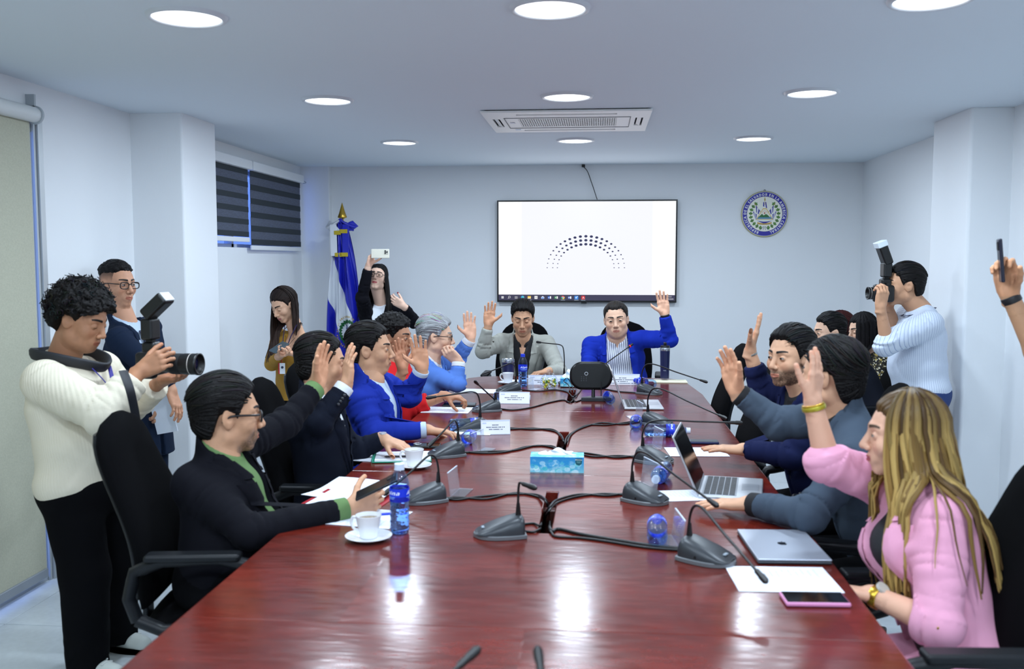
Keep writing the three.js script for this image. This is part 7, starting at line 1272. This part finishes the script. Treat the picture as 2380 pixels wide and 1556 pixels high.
{ // dark suit leaning by the far wall
  person('person in charcoal suit leaning forward, seated by the far wall', {
    scale: 1.0, hip: [1.84, 0.54, -6.32], neck: [1.627, 1.003, -6.42], head: [1.523, 1.157, -6.42], yaw: -80, hy: -78, hp: 4, skin: LIGHT, hair: { ...slick, top: 0.018, sides: 0.009, locks: combLocks(160) }, fat: 1.1,
    elR: [1.521, 0.693, -6.62], wrR: [1.487, 0.916, -6.62], elL: [1.534, 0.699, -6.2], wrL: [1.395, 0.653, -6.3], hR: { pose: 'fist', d: [-0.1, 1, 0], n: [-0.3, 0, -0.8] }, hL: { pose: 'rest' },
    wear: [shirt(whiteShirt), jacket(cloth(new THREE.Color(0.012, 0.014, 0.022)))], trousers: blackTrousers, detail: 1.45,
  });
  person('person with dark red hair, seated behind the man in charcoal suit', {
    scale: 0.97, hip: [1.98, 0.54, -7.60], neck: [1.899, 0.934, -7.55], head: [1.865, 1.112, -7.55], yaw: -60, hy: -110, hp: 0, skin: LIGHT, hairColor: [0.035, 0.006, 0.006],
    hair: { top: 0.018, sides: 0.016, nape: -0.1, front: 0.066, locks: longLocks({ n: 90, len: 0.22, seed: 14, wave: 0.4 }) }, elR: [1.766, 0.695, -7.7], wrR: [1.652, 0.598, -7.4], elL: [1.927, 0.747, -7.3], wrL: [1.733, 0.627, -7.2],
    wear: [{ name: 'blouse', mat: blackKnit, inf: 0.01, sleeve: 0.9, hem: -0.1 }], trousers: blackTrousers, detail: 1.9,
  });
  const floral = canvasTex(256, 256, (x, W) => { x.fillStyle = '#17140f'; x.fillRect(0, 0, W, W); reseed(31); for (let k = 0; k < 260; k++) { x.fillStyle = ['#d8cfae', '#b9a04a', '#8a7a3c', '#e6e0cc', '#6a5f3a'][k % 5]; x.beginPath(); x.ellipse(rnd(W), rnd(W), rnd(3, 9), rnd(2, 6), rnd(3), 0, 7); x.fill(); } }); floral.wrapS = floral.wrapT = THREE.RepeatWrapping; floral.repeat.set(5, 5);
  person('person with long black hair and floral blouse, seated by the far wall', {
    scale: 0.95, hip: [2.02, 0.54, -6.96], neck: [1.949, 0.953, -7], head: [1.893, 1.13, -7], yaw: -70, hy: -72, hp: 8, skin: LIGHT, lips: [0.42, 0.10, 0.10], hairColor: [0.007, 0.006, 0.007], closed: true,
    hair: { top: 0.016, sides: 0.014, front: 0.066, nape: -0.1, locks: longLocks({ n: 130, len: 0.24, az0: 0.6, seed: 15, wave: 0.3, body: torsoBody }) }, elR: [1.889, 0.701, -7.15], wrR: [1.734, 0.632, -6.95], elL: [1.982, 0.737, -6.78], wrL: [1.787, 0.647, -6.75],
    wear: [{ name: 'blouse', mat: std(0xffffff, 0.8, { map: floral }), inf: 0.012, sleeve: 0.7, hem: -0.1 }], trousers: blackTrousers, detail: 1.7,
  });
}
{ // striped shirt photographer
  const i = person('person in white pinstriped shirt, standing and photographing with a flash camera', {
    scale: 1.0, stand: true, hip: [1.898, 0.881, -5.72], neck: [1.88, 1.343, -5.74], head: [1.782, 1.489, -5.74], yaw: -84, hy: -92, hp: 0, skin: TAN, hair: { ...slick, top: 0.020, sides: 0.012, locks: combLocks(240, { t: 0.020 }) }, fat: 1.26, belly: 0.03, neckw: 1.1,
    elL: [1.64, 1.161, -5.54], wrL: [1.591, 1.368, -5.52], elR: [1.827, 1.174, -5.95], wrR: [1.733, 1.362, -5.86], shL: [1.882, 1.271, -5.58],
    hL: { pose: 'grip', d: [0.15, 1, -0.05], n: [-0.4, 0.2, -0.9] }, hR: { pose: 'grip', d: [0.1, 1, 0.1], n: [-0.3, 0.2, 0.9] },
    wear: [{ name: 'shirt', mat: pinShirt, inf: 0.018, sleeve: 0.12, cuffR: 1.6, sleeveR: 0.012, hem: -0.16, wrinkle: 0.010, collar: { r: 0.072, h: 0.03, tilt: -0.5 } }], trousers: std(new THREE.Color(0.02, 0.045, 0.16), 0.9), waist: 0.06, detail: 1.25, noEyes: true,
  });
  const b = (p) => subV(p, i.base);
  mesh('lanyard', neckRing(i, 0.074, 0.012, -0.03, 0.008, 0.02), std(new THREE.Color(0.012, 0.012, 0.05), 0.6), i.g);
}
{ // arm with phone at the wall
  const i = person('person reaching in with a raised bare arm holding a phone, dark wristband', {
    scale: 1.03, stand: true, hip: [2.02, 0.90, -3.05], neck: [1.98, 1.42, -3.05], head: [1.97, 1.60, -3.06], yaw: -120, hy: -120, hp: 0, skin: [0.47, 0.25, 0.14], hair: { ...slick },
    elR: [1.52, 1.322, -3.42], wrR: [1.426, 1.515, -3.44], elL: [2.10, 1.10, -2.85], wrL: [1.95, 0.95, -2.80], shR: [1.93, 1.36, -3.24],
    hR: { pose: { base: 'grip', curl: [0.95, 0.95, 1.0, 1.05] }, d: [-0.18, 1, 0.0], n: [-0.62, 0.1, 0.68] }, hL: { pose: 'rest' },
    wear: [{ name: 'shirt', mat: cloth(new THREE.Color(0.02, 0.03, 0.06)), inf: 0.012, sleeve: -0.25, hem: -0.14 }], trousers: blackTrousers, detail: 1.15,
  });
  band(i, 'R', 0.93, 0.029, 0.026, 0.004, BLACK, 'wristband');
  const ph = thing('mobile_phone', 'dark phone held upright by the raised bare arm beside the pillar', 'phone', [1.376, 1.637, -3.4]); const pb = mesh('phone_body', rbox(0.012, 0.150, 0.074, 0.005), std(0x14162a, 0.25), ph); pb.rotation.set(0.0, -0.28, 0.10); mesh('camera_bump', rbox(0.004, 0.03, 0.03, 0.002, -0.008, 0.05, 0.012), BLACK, pb);
}

scene.traverse((o) => { if (o.isMesh) { o.castShadow = o.castShadow !== false; o.receiveShadow = true; } });
renderer.render(scene, camera);
